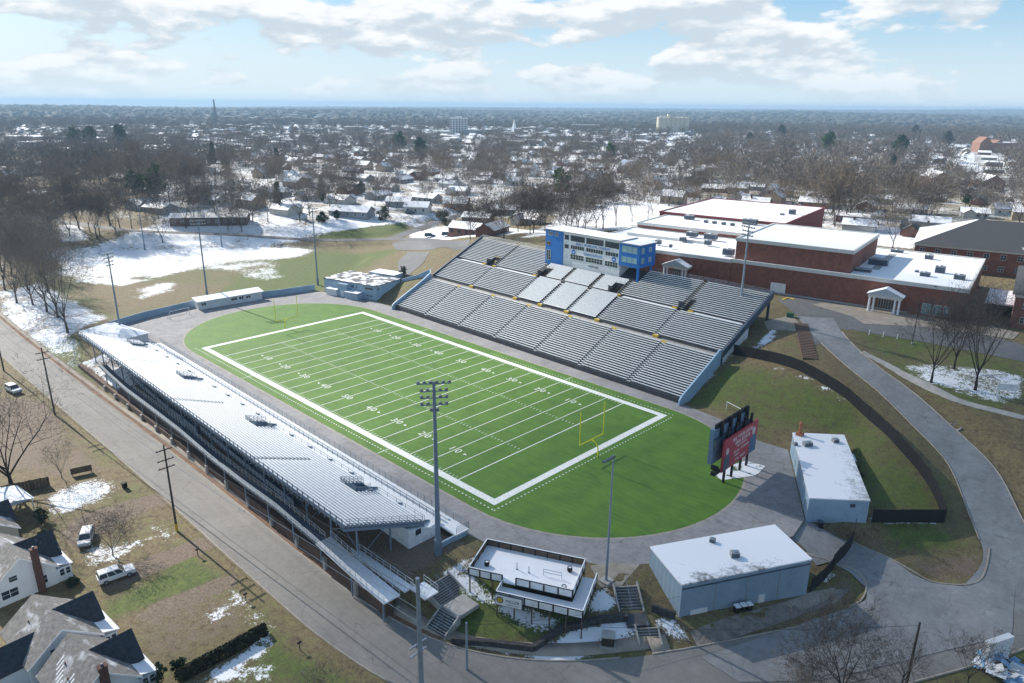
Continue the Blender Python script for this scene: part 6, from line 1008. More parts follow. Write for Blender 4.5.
# ---- evergreens one can make out
EV = [(561, 204, 17, 'pine', 'big green pine standing among the houses behind the press box'), (279, 212, 13, 'cone', 'dark conifer beside the low brown building'), (322, 202, 11, 'cone', 'narrow dark conifer in front of the snowy houses at centre left'), (158, 206, 18, 'pine', 'big dark evergreen in the left woodland'), (137, 205, 15, 'pine', 'smaller dark evergreen left of the big one in the woodland'), (898, 163, 25, 'pine', 'tall dark pine left of the twin brick gables'), (890, 180, 17, 'cone', 'pointed green conifer before the twin brick gables'), (946, 150, 22, 'pine', 'dark evergreen just left of the orange brick building'), (914, 141, 24, 'pine', 'distant dark pine on the right skyline'), (826, 158, 26, 'pine', 'tall dark pine among bare trees behind the school'), (780, 142, 24, 'pine', 'distant pine above the school on the right'), (749, 147, 18, 'pine', 'dark pine left of the red house far behind the school'), (77, 153, 24, 'pine', 'dark pine pair near the white warehouses, left one'), (93, 153, 24, 'pine', 'dark pine pair near the white warehouses, right one'), (122, 153, 26, 'pine', 'dark pine right of the white warehouses'), (400, 155, 22, 'pine', 'dark pine left of the white tower block'), (420, 162, 20, 'pine', 'green pine just below the white tower block'), (480, 176, 15, 'pine', 'dark evergreen clump in the middle of the town'), (610, 165, 18, 'pine', 'pine right of the snow-roofed hall in the middle distance'), (605, 192, 9, 'pine', 'low green evergreen by the white gabled house'), (214, 168, 18, 'cone', 'green conifer in the left part of the town'), (278, 172, 16, 'cone', 'green conifer near the pink-roofed house'), (362, 198, 8, 'pine', 'dark round evergreen beside the blue-grey duplex'), (1008, 212, 7, 'pine', 'dark evergreen at the right edge behind the hip roof'), (965, 208, 7, 'pine', 'dark green bushy evergreen behind the hip roof ridge')]
EVM = {}
def ev_parts(kind, k):
    key = (kind, k % 3)
    if key not in EVM: TC = leafy(80+len(EVM), 16, 9 if kind == 'pine' else 6.5, 2100, kind, 1.1); EVM[key] = (TC, k)
    return EVM[key][0]
EVO = {}
for i, (u, v, H, kind, lb) in enumerate(EV):
    p = at(u, v); key = (kind, i % 3)
    if key not in EVO: g = mk_tree('pine_tree' if kind == 'pine' else 'conifer_tree', lb, 'tree', ev_parts(kind, i), 'barkd', 'needle2' if i in (0,) else 'needle', p, i, 'evergreens of the town'); EVO[key] = g
    else: g = copy_tree(EVO[key]); g.location = p; g['label'] = lb; g.rotation_euler.z = i; LABELS.setdefault(lb, []).append(g.name)
    s = H/16*1.15; g.scale = (s, s, s); EMIT_TREES.append((p[0], p[1]))
for i, (u, v, H, W, m, lb) in enumerate([(385, 220, 7, 8, 'shrubg', 'large grey-brown shrub at the end of the green strip'), (445, 224, 7.5, 9, 'shrubg', 'big olive green bush tree by the back road bend'), (322, 222, 5, 6, 'needle', 'dark green bush clump under a bare tree on the snow hill'), (337, 219, 4.5, 3, 'needle', 'small dark bush on the snow before the duplex')]):
    p = at(u, v); mk_tree('bush', lb, 'bush', leafy(90+i, H, W, 1500, 'shrub', .6), 'bark', m, p, part='foliage'); EMIT_TREES.append((p[0], p[1]))

# ------------------------------------------------------------------ the town beyond: landmarks, houses, woods
def boxes(name, label, cat, u, v, rz, parts, dz=0):
    p = at(u, v); g = thing(name, label, cat, (p[0], p[1], p[2]+dz), rz)
    for nm, m, bx in parts: b = MB(); [b.box(*q) for q in bx]; b.build(nm, M[m], g)
    EXCL.append((p[0], p[1], 45 if cat != 'house' else 14)); return g
EXCL = []
M['silo'] = mat('cream_concrete', (.7, .64, .5), .8, .08, .05); M['tower'] = mat('pale_tower_wall', (.55, .57, .58), .7, .06, .1); M['tan'] = mat('tan_wall', (.34, .27, .2), .8); M['pinkroof'] = mat('pink_roof', (.42, .27, .22), .9); M['brownwall'] = mat('brown_wall', (.13, .09, .075), .85, .2); M['hwall'] = mat('pale_house_wall', (.5, .5, .48), .7, .1); M['hbrick'] = mat('house_brick', (.2, .1, .075), .85, .2, .6); M['hgrey'] = mat('grey_house_wall', (.27, .28, .29), .8)
# white tower block
g = boxes('apartment_tower', 'white seven-storey block rising over the middle of the town', 'tower block', 459, 134.5, R(40), [('wall', 'tower', [(-17, 17, -9, 9, -3, 31)]), ('roof_cap', 'white', [(-17.5, 17.5, -9.5, 9.5, 31.01, 32), (-6, 6, -4, 4, 32.01, 35)])])
for fz in range(7):
    for k in range(6): x = -14.5+k*5.8; b = MB(); b.box(x-1.5, x+1.5, -9.12, -9.004, 1.5+fz*4.3, 3.9+fz*4.3); b.build('window', M['glass'], g)
    for k in range(3): y = -6+k*6; b = MB(); b.box(17.004, 17.12, y-1.5, y+1.5, 1.5+fz*4.3, 3.9+fz*4.3); b.build('window', M['glass'], g)
p = at(672, 134); g = thing('grain_silos', 'cluster of cream cylindrical silos on the right of the town', 'silos', p, R(44)); g.scale = (1.4, 1.4, 1.1); EXCL.append((p[0], p[1], 60))
for k in range(7):
    for r_ in (0, 1): b = MB(); x = -21+k*7; b.lathe((x, r_*8-4, -3), [(3.9, 0), (3.9, 35), (3.5, 35.6), (0, 35.8)], 14); b.build('silo', M['silo'], g, smooth=False)
b = MB(); b.box(-9, -3, -4, 4, 32.9, 38); b.build('headhouse', M['silo'], g); b = MB(); b.box(-20, 20, -.8, .8, 32.85, 35.5); b.build('gallery', M['tower'], g); b = MB(); b.box(-28, 32, -16, -9, -3, 5); b.build('store', M['metalroof'], g)
boxes('warehouse', 'long low dark building left of the cream silos', 'warehouse', 585, 131, R(44), [('wall', 'hgrey', [(-34, 34, -8, 8, -3, 14)]), ('roof', 'snow', [(-34.5, 34.5, -8.5, 8.5, 14.01, 14.8)])]); boxes('warehouse', 'snow-topped hall with curved roof in the centre of the town', 'warehouse', 553, 141, R(44), [('wall', 'tan', [(-18, 18, -12, 12, -3, 8)]), ('roof', 'snow', [(-18.5, 18.5, -12.5, 12.5, 8.01, 9.2), (-14, 14, -8, 8, 9.21, 10.5)])])
boxes('warehouse', 'wide white-roofed warehouse at the left below the blue hills', 'warehouse', 45, 149, R(30), [('wall', 'hgrey', [(-24, 24, -14, 14, -3, 8)]), ('roof', 'snow', [(-24.5, 24.5, -14.5, 14.5, 8.01, 9)])]); boxes('warehouse', 'second white-roofed warehouse behind the wide one at the left', 'warehouse', 30, 143, R(30), [('wall', 'tan', [(-26, 26, -14, 14, -3, 9)]), ('roof', 'snow', [(-26.5, 26.5, -14.5, 14.5, 9.01, 10)])]); boxes('warehouse', 'low warehouse with snowy roof right of the wide white one', 'warehouse', 108, 149, R(30), [('wall', 'hgrey', [(-26, 26, -12, 12, -3, 7)]), ('roof', 'snow', [(-26.5, 26.5, -12.5, 12.5, 7.01, 8)])])
boxes('warehouse', 'small beige block between the white tower and left roofs', 'warehouse', 354, 135, R(40), [('wall', 'tan', [(-16, 16, -8, 8, -3, 15)]), ('roof', 'snow', [(-16.4, 16.4, -8.4, 8.4, 15.01, 15.8)])]); boxes('warehouse', 'stepped white commercial building right of the white tower', 'warehouse', 508, 136, R(44), [('wall', 'tan', [(-24, 12, -9, 9, -3, 8), (12.01, 26, -9, 9, -3, 14)]), ('roof', 'snow', [(-24.4, 12, -9.4, 9.4, 8.01, 9), (11.9, 26.4, -9.4, 9.4, 14.01, 15)])])
g = boxes('radio_mast', 'thin dark lattice mast on the left skyline', 'mast', 217, 130, 0, []); p = g.location; b = MB(); 
for s in ((-1, -1), (1, -1), (1, 1), (-1, 1)): b.tube((s[0]*3.2, s[1]*3.2, -3), (s[0]*.5, s[1]*.5, 62), .5, .35, 5)
for k in range(10): z_ = k*6; w_ = 3.2-2.7*k/10; b.path([(-w_, -w_, z_), (w_, -w_, z_+6), (w_, w_, z_), (-w_, w_, z_+6), (-w_, -w_, z_)], .25, 4)
b.build('lattice', M['dsteel'], g); g = boxes('church_spire', 'white church steeple poking above the town right of the tower block', 'steeple', 514, 136, 0, []); b = MB(); b.box(-3, 3, -3, 3, -3, 16); b.build('tower_wall', M['white'], g); b = MB(); b.add([(-3, -3, 16.01), (3, -3, 16.01), (3, 3, 16.01), (-3, 3, 16.01), (0, 0, 32)], [(0, 1, 4), (1, 2, 4), (2, 3, 4), (3, 0, 4), (3, 2, 1, 0)]); b.build('spire', M['white'], g)
boxes('brick_hall', 'large orange brick gabled building on the right skyline', 'building', 985, 152, R(40), [('wall', 'brickL', [(-14, 46, -10, 12, -3, 13)]), ('roof', 'snow', [(8, 46.5, -10.4, 12.4, 13.01, 13.8)])]); g = [o for o in bpy.data.objects if o.name.startswith('brick_hall') and o.parent is None][-1]
for x0, hw, h in ((-14, 8, 21), (6, 6, 17)): b = MB(); b.prism([(-hw, 0), (hw, 0), (0, 1)], 0, 1); b = MB(); b.add([(x0-.0, -10.3, 13.01), (x0+2*hw, -10.3, 13.01), (x0+hw, -10.3, h), (x0, 12, 13.01), (x0+2*hw, 12, 13.01), (x0+hw, 12, h)], [(0, 1, 2), (3, 5, 4), (0, 2, 5, 3), (1, 4, 5, 2)]); b.build('gable', M['brickL'], g)
def town_house(name, label, u, v, rz, w, d, he, hr, wall, roof='roofsnow', group=None, wins=3):
    p = at(u, v); EXCL.append((p[0], p[1], max(w, d)*.62+2)); g = thing(name, label, 'house', p, rz, group); b = MB(); gable_walls(b, -w/2, w/2, 0, d/2, -1.5, he, hr); b.build('wall', M[wall], g); b = MB(); gable_prism(b, -w/2, w/2, 0, d/2, he, hr, .5, .2); b.build('roof', M[roof], g)
    for i in range(wins): x = -w/2+(i+.5)*w/wins; window(x-.7, x+.7, .9, 2.3, -d/2, 1, 2, 'glass', 'white', g)
    return g
town_house('low_building', 'long low brown building with snowy roof on the snow hill', 211, 223, R(52), 36, 9, 3.4, 5, 'brownwall', 'metalroof', None, 9); town_house('duplex', 'blue-grey duplex with snowy roof above the green strip', 352, 216, R(28), 22, 9, 3, 5.4, 'hgrey', 'roofsnow', None, 5); town_house('house', 'white house with snowy roof at the back road bend', 418, 212, R(35), 13, 9, 3.2, 5.6, 'hwall'); town_house('house', 'grey house with snowy roof left of the one at the back road bend', 400, 206, R(35), 14, 9, 3, 5.2, 'hgrey'); town_house('house', 'brown house with white gable left of the press box trees', 457, 208, R(35), 13, 10, 3.2, 6.2, 'hbrick'); town_house('house', 'dark-walled house with snowy roof in front of the brown gabled one', 478, 222, R(25), 14, 8, 2.8, 4.8, 'brownwall'); town_house('house', 'low grey house with flat snowy roof left of the press box', 505, 214, R(35), 16, 9, 3, 4.8, 'hgrey'); town_house('house', 'white steep-gabled house among bare trees behind the press box', 592, 184, R(40), 12, 10, 4.5, 9, 'hwall')
town_house('house', 'blue-white steep gabled chapel in the middle distance', 534, 176, R(130), 11, 8, 5, 11, 'white'); town_house('house', 'white house with snowy gable near the top of the snow field behind the school', 630, 170, R(40), 16, 12, 5, 9, 'hwall'); town_house('house', 'large white house right of the snowy gable behind the school', 657, 172, R(40), 16, 10, 4, 7, 'hwall'); town_house('house', 'pink-roofed house far left in the town', 252, 153, R(60), 15, 12, 4, 9, 'tan', 'pinkroof')
for u, v, lb in ((935, 186, 'left of twin brick apartment gables at the right'), (985, 190, 'right of twin brick apartment gables at the right')): town_house('apartment_house', lb, u, v, R(125), 24, 15, 7, 11.5, 'brickL', 'roofsnow', None, 5)
town_house('house', 'white house with snowy roof at the right edge behind the hip-roofed school', 1006, 214, R(30), 15, 10, 3.4, 6.5, 'hwall'); town_house('house', 'low house with snow roof behind the school car park trees', 880, 203, R(20), 18, 10, 3, 5, 'hgrey'); town_house('house', 'red-brown low building beside the far red-edged gym', 852, 222, R(15), 14, 6, 3, 4, 'hbrick', 'metalroof')
# street cars seen far away
for i, (u, v, a, lb) in enumerate(((410, 214, 30, 'dark car by the houses at the back road bend'), (868, 212, 15, 'dark car parked left of the hip-roofed school under bare trees'), (888, 213, 15, 'dark car parked nearest the hip-roofed school under bare trees'), (430, 237, 40, 'dark car on the snow by the back road, left one'), (447, 236, 40, 'dark car on the snow by the back road, right one'))):
    p = at(u, v); car(lb, p[0], p[1], p[2]+.05, R(a), 'suv', 'dsteel', i == 1, detail=True)
# ------------------------------------------------------------------ generic houses and trees of the town
def inview(x, y, z=6, mx=60, vmin=104):
    q = CM@(np.array([x, y, z])-CAM)
    if q[2] < 20: return None
    u, v = 512+FPX*q[0]/q[2], 341.5-FPX*q[1]/q[2]
    return (u, v, q[2]) if -mx < u < 1024+mx and vmin < v < 720 else None
KEEP = [FIELD2, [(-60, -200), (-60, -20), (-48, -14), (-12, -12), (-12, -200)], [(-50, -12), (-50, 60), (-38, 66), (0, 100), (20, 108), (50, 104), (120, 104), (150, 100), (230, 100), (230, -200), (-60, -200)], [(20, 100), (20, 150), (24, 238), (90, 240), (95, 180), (150, 185), (190, 190), (230, 200), (230, 100)], [sch(-30, -6), sch(-30, 120), sch(26, 120), sch(26, 64), sch(90, 64), sch(90, -6)], [(-60, 84), (-40, 66), (-2, 66), (0, 112), (-30, 124), (-95, 138), (-110, 112), (-80, 100)], [(100, 185), (112, 268), (220, 300), (240, 160), (150, 160)],
 pw((100, 248), (150, 228), (232, 222), (300, 228), (300, 248)), pw((300, 242), (330, 231), (405, 222), (430, 230), (430, 242)), pw((540, 232), (560, 218), (600, 205), (650, 205), (672, 210), (640, 232))]
KA = [np.array(k) for k in KEEP]
def blocked(X, Y, m=0):
    X, Y = np.asarray(X, float), np.asarray(Y, float); b = np.zeros(X.shape, bool)
    for P in KA: b |= poly_sd(X, Y, P) < m
    for L in (BACKROAD, BACKROAD2, STREET): D, Z, H = line_near(X, Y, L); b |= D < H+1.5+m
    return b
rg = np.random.default_rng(12)
# houses on a loose street grid
gu, gv = np.meshgrid(np.arange(-60, 60)*26., np.arange(-8, 50)*38.); a_ = R(14); HX = (gu*math.cos(a_)-gv*math.sin(a_)).ravel()+rg.uniform(-6, 6, gu.size); HY = (gu*math.sin(a_)+gv*math.cos(a_)).ravel()+rg.uniform(-7, 7, gu.size)
ok = ~blocked(HX, HY, 8) & (HY > -30) | (HX < -120) & (HY > -90) & ~blocked(HX, HY, 8); d_ = np.hypot(HX-CAM[0], HY-CAM[1]); ok &= d_ < 2000
for x, y, r_ in EXCL: ok &= np.hypot(HX-x, HY-y) > r_+10
C_ = []
for x, y, d in zip(HX[ok], HY[ok], d_[ok]):
    q = inview(x, y, 5)
    if q is None: continue
    pk = .72 if q[0] > 230 else .5
    if q[0] > 690 and q[1] < 200: pk = .5
    if rg.random() < pk: C_.append((d, x, y, q[0], q[1]))
C_.sort(); HOUSES = [(c[1], c[2]) for c in C_]
HT = []
def tmpl(i, w, d, he, hr, wall, roof, wing):
    w_, r_, n_, s_ = MB(), MB(), MB(), MB(); gable_walls(w_, -w/2, w/2, 0, d/2, -1.5, he, hr); gable_prism(r_, -w/2, w/2, 0, d/2, he, hr, .5, .2)
    if wing: w2 = MB(); gable_walls(w2, 0, d/2+3, 0, 2.8, -1.49, he-.1, he+1.8); rot90(w2, 0); w2.v = [(x-w*.22, -y, z) for x, y, z in w2.v]; w_.add(w2.v, w2.f); r2 = MB(); gable_prism(r2, .5, d/2+3.4, 0, 2.9, he, he+1.9, .35, .2); rot90(r2, 0); r2.v = [(x-w*.22, -y, z) for x, y, z in r2.v]; r_.add(r2.v, r2.f)
    for k in range(4):
        x = -w/2+(k+.5)*w/4
        if wing and abs(x+w*.22) < 3.4: continue
        n_.box(x-.65, x+.65, -d/2-.07, -d/2-.004, .8, 2.2)
    for y in (-d*.22, d*.22): n_.box(w/2+.004, w/2+.07, y-.6, y+.6, .8, 2.2)
    s_.box(w*.18-.4, w*.18+.4, .6, 1.3, he, hr+.9); return (w_, r_, n_, s_, wall, roof)
TM = [tmpl(*a) for a in ((0, 13, 8.5, 2.8, 5., 'hwall', 'roofsnow', True), (1, 15, 9, 2.9, 5.2, 'hbrick', 'roofsnow', False), (2, 12, 9, 3.2, 6.4, 'hwall', 'roofsnow', True), (3, 16, 9, 2.8, 4.9, 'hgrey', 'metalroof', False), (4, 13, 10, 4.6, 7.6, 'tan', 'roofsnow', False), (5, 14, 8.5, 3, 5.4, 'hbrick', 'roofdark', True))]
WDESC = ['white house with wing under snow', 'brick bungalow under a snowy roof', 'small white gabled house with wing under snow', 'grey bungalow under a bright white roof', 'two-storey tan house under a snowy roof', 'brick house under a mostly bare dark roof']
def zone(u, v):
    if u < 235: return 'in the left woodland' if v > 165 else 'far off in the left of town'
    if u < 560: return 'between back road and white tower' if v > 160 else 'far off before the white tower'
    if u < 700: return 'in snowy blocks behind the press box' if v > 160 else 'far off towards the cream silos'
    return 'in the trees behind the brick school' if v > 160 else 'far off on the wooded right'
NH = 230; HO = {}; hrg = random.Random(8)
far_h = MB(); FM = ['hwall', 'hbrick', 'hgrey', 'tan', 'roofsnow', 'metalroof', 'roofdark']
for i, (d, x, y, u, v) in enumerate(C_):
    k = hrg.choice((0, 0, 1, 1, 2, 3, 3, 4, 5)); rz = a_+hrg.choice((0, 0, PI/2, PI))+hrg.uniform(-.1, .1); z = hz(x, y)
    if i < NH:
        lb = WDESC[k]+' '+zone(u, v); grp = 'houses '+zone(u, v); parts = i < 90
        key = (k, parts)
        if key not in HO:
            w_, r_, n_, s_, wm_, rm_ = TM[k]; g = thing('house', lb, 'house', (x, y, z), rz, grp)
            if parts: w_.build('wall', M[wm_], g); rf = r_.build('roof', M[rm_], g); n_.build('windows', M['glass'], g); s_.build('chimney', M['chimney'], rf)
            else:
                bpy.data.objects.remove(g); mb = MB()
                for j, q in enumerate((w_, r_, n_)): mb.mi = j; mb.add(q.v, q.f)
                g = mb.build('house', [M[wm_], M[rm_], M['glass']]); g.location = (x, y, z); g.rotation_euler.z = rz; tag(g, lb, 'house', grp)
            HO[key] = g
        else:
            g = copy_tree(HO[key]); g.location = (x, y, z); g.rotation_euler.z = rz; g['label'] = lb; g['group'] = grp
        if k in (0, 2) and i % 3 == 0: pass
    else:
        w_, r_, n_, s_, wm_, rm_ = TM[k]; ca, sa = math.cos(rz), math.sin(rz)
        for q, mm in ((w_, wm_), (r_, rm_)): far_h.mi = FM.index(mm); far_h.add([(x+p[0]*ca-p[1]*sa, y+p[0]*sa+p[1]*ca, z+p[2]) for p in q.v], q.f)
if far_h.v: tag(far_h.build('distant_houses', [M[m] for m in FM]), 'mass of small snow-roofed houses far off in the town', 'houses', kind='stuff')
# larger pale roofs of the far commercial district: one mass of blocks
fb = MB(); brg = random.Random(31)
for i in range(330):
    cl = brg.choice(((255, 124, 60, 5, 1), (300, 119, 40, 2, 1), (430, 131, 70, 6, 1), (110, 147, 60, 2, 1), (560, 138, 90, 6, 1), (215, 140, 110, 5, 1), (210, 150, 120, 5, 1), (590, 118, 50, 3, 1), (760, 140, 60, 6, .5)));  u = brg.gauss(cl[0], cl[2]*.6); v = max(114, brg.gauss(cl[1], cl[3]))
    if not -20 < u < 1040: continue
    if brg.random() > cl[4]: continue
    p = at(u, v); d = math.hypot(p[0]-CAM[0], p[1]-CAM[1]); s = brg.uniform(5, 11)*(1+d/7000); w = s*brg.uniform(.8, 1.7); hgt = brg.uniform(4, 9)*(1+d/9000); fb.mi = brg.choice((0, 1, 2)); fb.box(p[0]-w, p[0]+w, p[1]-s*.6, p[1]+s*.6, p[2]-4, p[2]+hgt, brg.uniform(.2, .9)); fb.mi = 3; fb.box(p[0]-w-.4, p[0]+w+.4, p[1]-s*.6-.4, p[1]+s*.6+.4, p[2]+hgt+.01, p[2]+hgt+.8, 0)
tag(fb.build('distant_buildings', [M['tan'], M['hgrey'], M['hwall'], M['snow']]), 'scattered snowy roofs of the far commercial district', 'buildings', kind='stuff')
# bare trees
N_ = 26000; ang = rg.uniform(YAW-R(39), YAW+R(39), N_); dd_ = np.sqrt(rg.uniform(150**2, 2300**2, N_)); TX = CAM[0]+dd_*np.cos(ang); TY = CAM[1]+dd_*np.sin(ang)
ok = ~blocked(TX, TY, 3); HA = np.array(HOUSES) if HOUSES else np.zeros((1, 2))
for s in range(0, N_, 2000): ok[s:s+2000] &= (np.hypot(TX[s:s+2000, None]-HA[None, :, 0], TY[s:s+2000, None]-HA[None, :, 1]).min(1) > 8.2)
for x, y, r_ in EXCL: ok &= np.hypot(TX-x, TY-y) > r_*.8+3
for x, y in EMIT_TREES: ok &= np.hypot(TX-x, TY-y) > 5
C2 = []
for x, y, d in zip(TX[ok], TY[ok], dd_[ok]):
    q = inview(x, y, 8, 80)
    if q is None: continue
    u, v = q[:2]; den = .5
    if u < 165 and v > 140: den = .7
    elif u < 230 and v > 150: den = .8
    elif u < 600 and v < 140: den = .35
    elif u > 690: den = .6
    elif 560 < u < 690 and v > 170: den = .42
    if d > 1100: den *= .65
    if ((950 < u < 1015 and 148 < v < 180) or (905 < u < 1010 and 184 < v < 206) or (545 < u < 577 and 192 < v < 235) or (640 < u < 700 and 134 < v < 150) or (440 < u < 480 and 134 < v < 150)) and rg.random() < .8: continue
    if rg.random() < den*.42: C2.append((d, x, y, u, v))
# rows one can make out: behind the school, along its far lawn and beside the press box
for u, v in [(838, 214), (845, 222), (850, 214), (858, 216), (862, 222), (920, 226), (832, 208), (800, 205), (778, 203), (760, 205), (735, 205), (718, 202), (700, 203), (880, 210), (900, 214), (648, 221), (652, 215), (632, 222), (616, 226), (603, 229), (596, 228), (585, 230), (578, 229), (571, 230), (566, 228), (553, 232), (545, 231), (530, 234), (518, 232), (490, 234), (525, 228), (540, 226), (560, 226), (186, 228), (194, 226), (228, 230), (242, 232), (110, 226), (120, 228), (132, 229), (300, 222), (240, 223), (253, 222), (163, 243), (206, 226), (218, 224), (268, 222), (310, 214), (330, 208), (343, 205), (375, 206), (40, 240), (30, 235), (20, 242), (8, 236), (52, 230), (70, 236), (90, 232), (80, 230), (100, 236)]:
    p = at(u, v); C2.append((math.hypot(p[0]-CAM[0], p[1]-CAM[1]), p[0], p[1], u, v))
C2.sort(); print('houses', len(C_), 'trees', len(C2))
TV = [bare_tree(200+i, 14, sp, 4, kd, th, tw_, 1.7, 4, up=.3) for i, (sp, kd, th, tw_) in enumerate(((.45, (6, 5, 4, 4), .22, .045), (.55, (6, 5, 5, 3), .18, .045), (.4, (5, 5, 4, 4), .28, .045), (.5, (7, 5, 4, 3), .2, .05), (.6, (6, 5, 4, 4), .16, .045), (.38, (6, 4, 5, 4), .25, .05)))]
TW = [('bark', 'twig'), ('barkd', 'twig'), ('bark', 'twigb'), ('barkd', 'twigd'), ('bark', 'twigb'), ('bark', 'twig')]
TDESC = ['tall grey bare tree', 'broad grey bare tree with dark trunk', 'slim brownish bare tree', 'dark bare tree', 'wide low brownish bare tree', 'upright grey bare tree']
TO = {}; trg = random.Random(3); NT_IND = 265; far_list = []
for i, (d, x, y, u, v) in enumerate(C2):
    k = trg.randrange(6); s = trg.uniform(1.0, 1.6)*(1.1 if u > 690 or u < 160 else 1.); 
    if i >= NT_IND: far_list.append((x, y, k, s)); continue
    lb = TDESC[k]+' '+zone(u, v); grp = 'bare trees '+zone(u, v)
    if k not in TO: g = mk_tree('bare_tree', lb, 'tree', TV[k], *TW[k], (x, y, hz(x, y)), trg.random()*6, grp); TO[k] = g
    else: g = copy_tree(TO[k]); g.location = (x, y, hz(x, y)); g.rotation_euler.z = trg.random()*6; g['label'] = lb; g['group'] = grp
    g.scale = (s, s, s*trg.uniform(.85, 1.1))
# the rest of the woods as one mass
LV = [bare_tree(300+i, 14, .55, 2, (6, 6, 6), .2, .16, 2.6, 7, up=.3) for i in range(4)]; LVT = []
for T, Cc in LV:
    V, F = [], []
    for mb in (T, Cc):
        b0 = len(V); V += mb.v
        for f in mb.f: F += [(b0+f[0], b0+f[j], b0+f[j+1]) for j in range(1, len(f)-1)]
    LVT.append((np.array(V), np.array(F)))
VV, FF, b0 = [], [], 0
fx = np.array([f[0] for f in far_list]); fy = np.array([f[1] for f in far_list]); fz = hzv(fx, fy)
for (x, y, k, s), z in zip(far_list, fz):
    V, F = LVT[k % 4]; a = trg.random()*6.28; ca, sa = math.cos(a)*s, math.sin(a)*s; VV.append(np.stack([x+V[:, 0]*ca-V[:, 1]*sa, y+V[:, 0]*sa+V[:, 1]*ca, z+V[:, 2]*s], 1)); FF.append(F+b0); b0 += len(V)
print('far trees', len(far_list), 'tris', sum(len(f) for f in FF))
M['farwood'] = mat('far_wood_twigs', (.16, .135, .112), .95, .35, .02)
tag(raw_mesh('distant_woods', np.concatenate(VV), np.concatenate(FF), M['farwood']), 'grey bare winter woods spreading through the far town', 'woods', kind='stuff')
# woods beyond two kilometres: a ragged canopy of low crowns out to the hills
crg = np.random.default_rng(5); n = 16000; an = crg.uniform(YAW-R(40), YAW+R(40), n); di = 2100*np.exp(crg.uniform(0, 1.85, n)); cx, cy = CAM[0]+di*np.cos(an), CAM[1]+di*np.sin(an); cz = hzv(cx, cy); keep = crg.random(n) < np.where((an > YAW-R(4)) & (di < 4200), .45, .95)
VV, FF, b0 = [], [], 0; base = np.array([(math.cos(t), math.sin(t), 0) for t in np.linspace(0, 2*PI, 7)[:-1]]+[(.55*math.cos(t+.5), .55*math.sin(t+.5), .8) for t in np.linspace(0, 2*PI, 7)[:-1]]+[(0, 0, 1)]); bf = [(i, (i+1) % 6, 6+(i+1) % 6) for i in range(6)]+[(i, 6+(i+1) % 6, 6+i) for i in range(6)]+[(6+i, 6+(i+1) % 6, 12) for i in range(6)]; bf = np.array(bf)
for x, y, z, d, k in zip(cx, cy, cz, di, keep):
    if not k: continue
    r_ = crg.uniform(7, 22)*(1+d/9000); h = crg.uniform(8, 17); V = base*np.array([r_*crg.uniform(.7, 1.8), r_, h])*(1+crg.uniform(-.3, .3, (13, 1))); VV.append(V+[x, y, z-1.5]); FF.append(bf+b0); b0 += 13
M['canopy'] = mat('far_canopy', (.05, .052, .046), 1., .45, .006); tag(raw_mesh('far_forest', np.concatenate(VV), np.concatenate(FF), M['canopy']), 'blue-grey forest covering the far hills to the horizon', 'forest', kind='stuff')
p0 = at(785, 123.5); patch('river', [(p0[0]+x, p0[1]+y) for x, y in ((-180, -60), (60, -120), (200, -40), (120, 90), (-60, 110))], 2, mat('pale_water', (.5, .56, .6), .15, .1, .01), 300)
# ------------------------------------------------------------------ light, sky, air
SUN_EL, SUN_DIR = R(31), np.array([-1., -.06])   # towards the sun
sd = bpy.data.lights.new('sun', 'SUN'); so = bpy.data.objects.new('sun', sd); link(so); sd.energy = 5.; sd.angle = R(.53); sd.color = (1, .94, .85)
dv = Vector((SUN_DIR[0], SUN_DIR[1], 0)).normalized()*math.cos(SUN_EL)+Vector((0, 0, math.sin(SUN_EL))); so.rotation_euler = dv.to_track_quat('Z', 'Y').to_euler(); so.location = (-200, 0, 300)
w = bpy.data.worlds.new('World'); SC.world = w; w.use_nodes = True; nt = w.node_tree; N = nt.nodes; Lk = nt.links.new; bg = N['Background']
sky = N.new('ShaderNodeTexSky'); sky.sky_type = 'NISHITA'; sky.sun_disc = False; sky.sun_elevation = SUN_EL; sky.sun_rotation = math.atan2(dv.x, dv.y); sky.altitude = 200; sky.air_density = 1; sky.dust_density = 1.; sky.ozone_density = 1.2
tc = N.new('ShaderNodeTexCoord'); sp = N.new('ShaderNodeSeparateXYZ'); Lk(tc.outputs['Generated'], sp.inputs[0])
def wm(op, a, b=0., clamp=False):
    n = N.new('ShaderNodeMath'); n.operation = op; n.use_clamp = clamp
    for i, v in enumerate((a, b)):
        if isinstance(v, bpy.types.NodeSocket): Lk(v, n.inputs[i])
        else: n.inputs[i].default_value = v
    return n.outputs[0]
def wr(v, lo, hi, a=0., b=1.):
    n = N.new('ShaderNodeMapRange'); n.interpolation_type = 'SMOOTHSTEP'; Lk(v, n.inputs[0]); n.inputs[1].default_value = lo; n.inputs[2].default_value = hi; n.inputs[3].default_value = a; n.inputs[4].default_value = b; return n.outputs[0]
up = wm('MAXIMUM', sp.outputs[2], .0); den = wm('ADD', up, .6)
cv = N.new('ShaderNodeCombineXYZ'); Lk(wm('DIVIDE', sp.outputs[0], den), cv.inputs[0]); Lk(wm('DIVIDE', sp.outputs[1], den), cv.inputs[1]); Lk(wm('MULTIPLY', sp.outputs[2], 3.4), cv.inputs[2])
def wnoise(scale, det, rough, vec):
    n = N.new('ShaderNodeTexNoise'); n.inputs['Scale'].default_value = scale; n.inputs['Detail'].default_value = det; n.inputs['Roughness'].default_value = rough; Lk(vec, n.inputs['Vector']); return n.outputs['Fac']
def off(vec, d):
    n = N.new('ShaderNodeVectorMath'); n.operation = 'ADD'; Lk(vec, n.inputs[0]); n.inputs[1].default_value = d; return n.outputs[0]
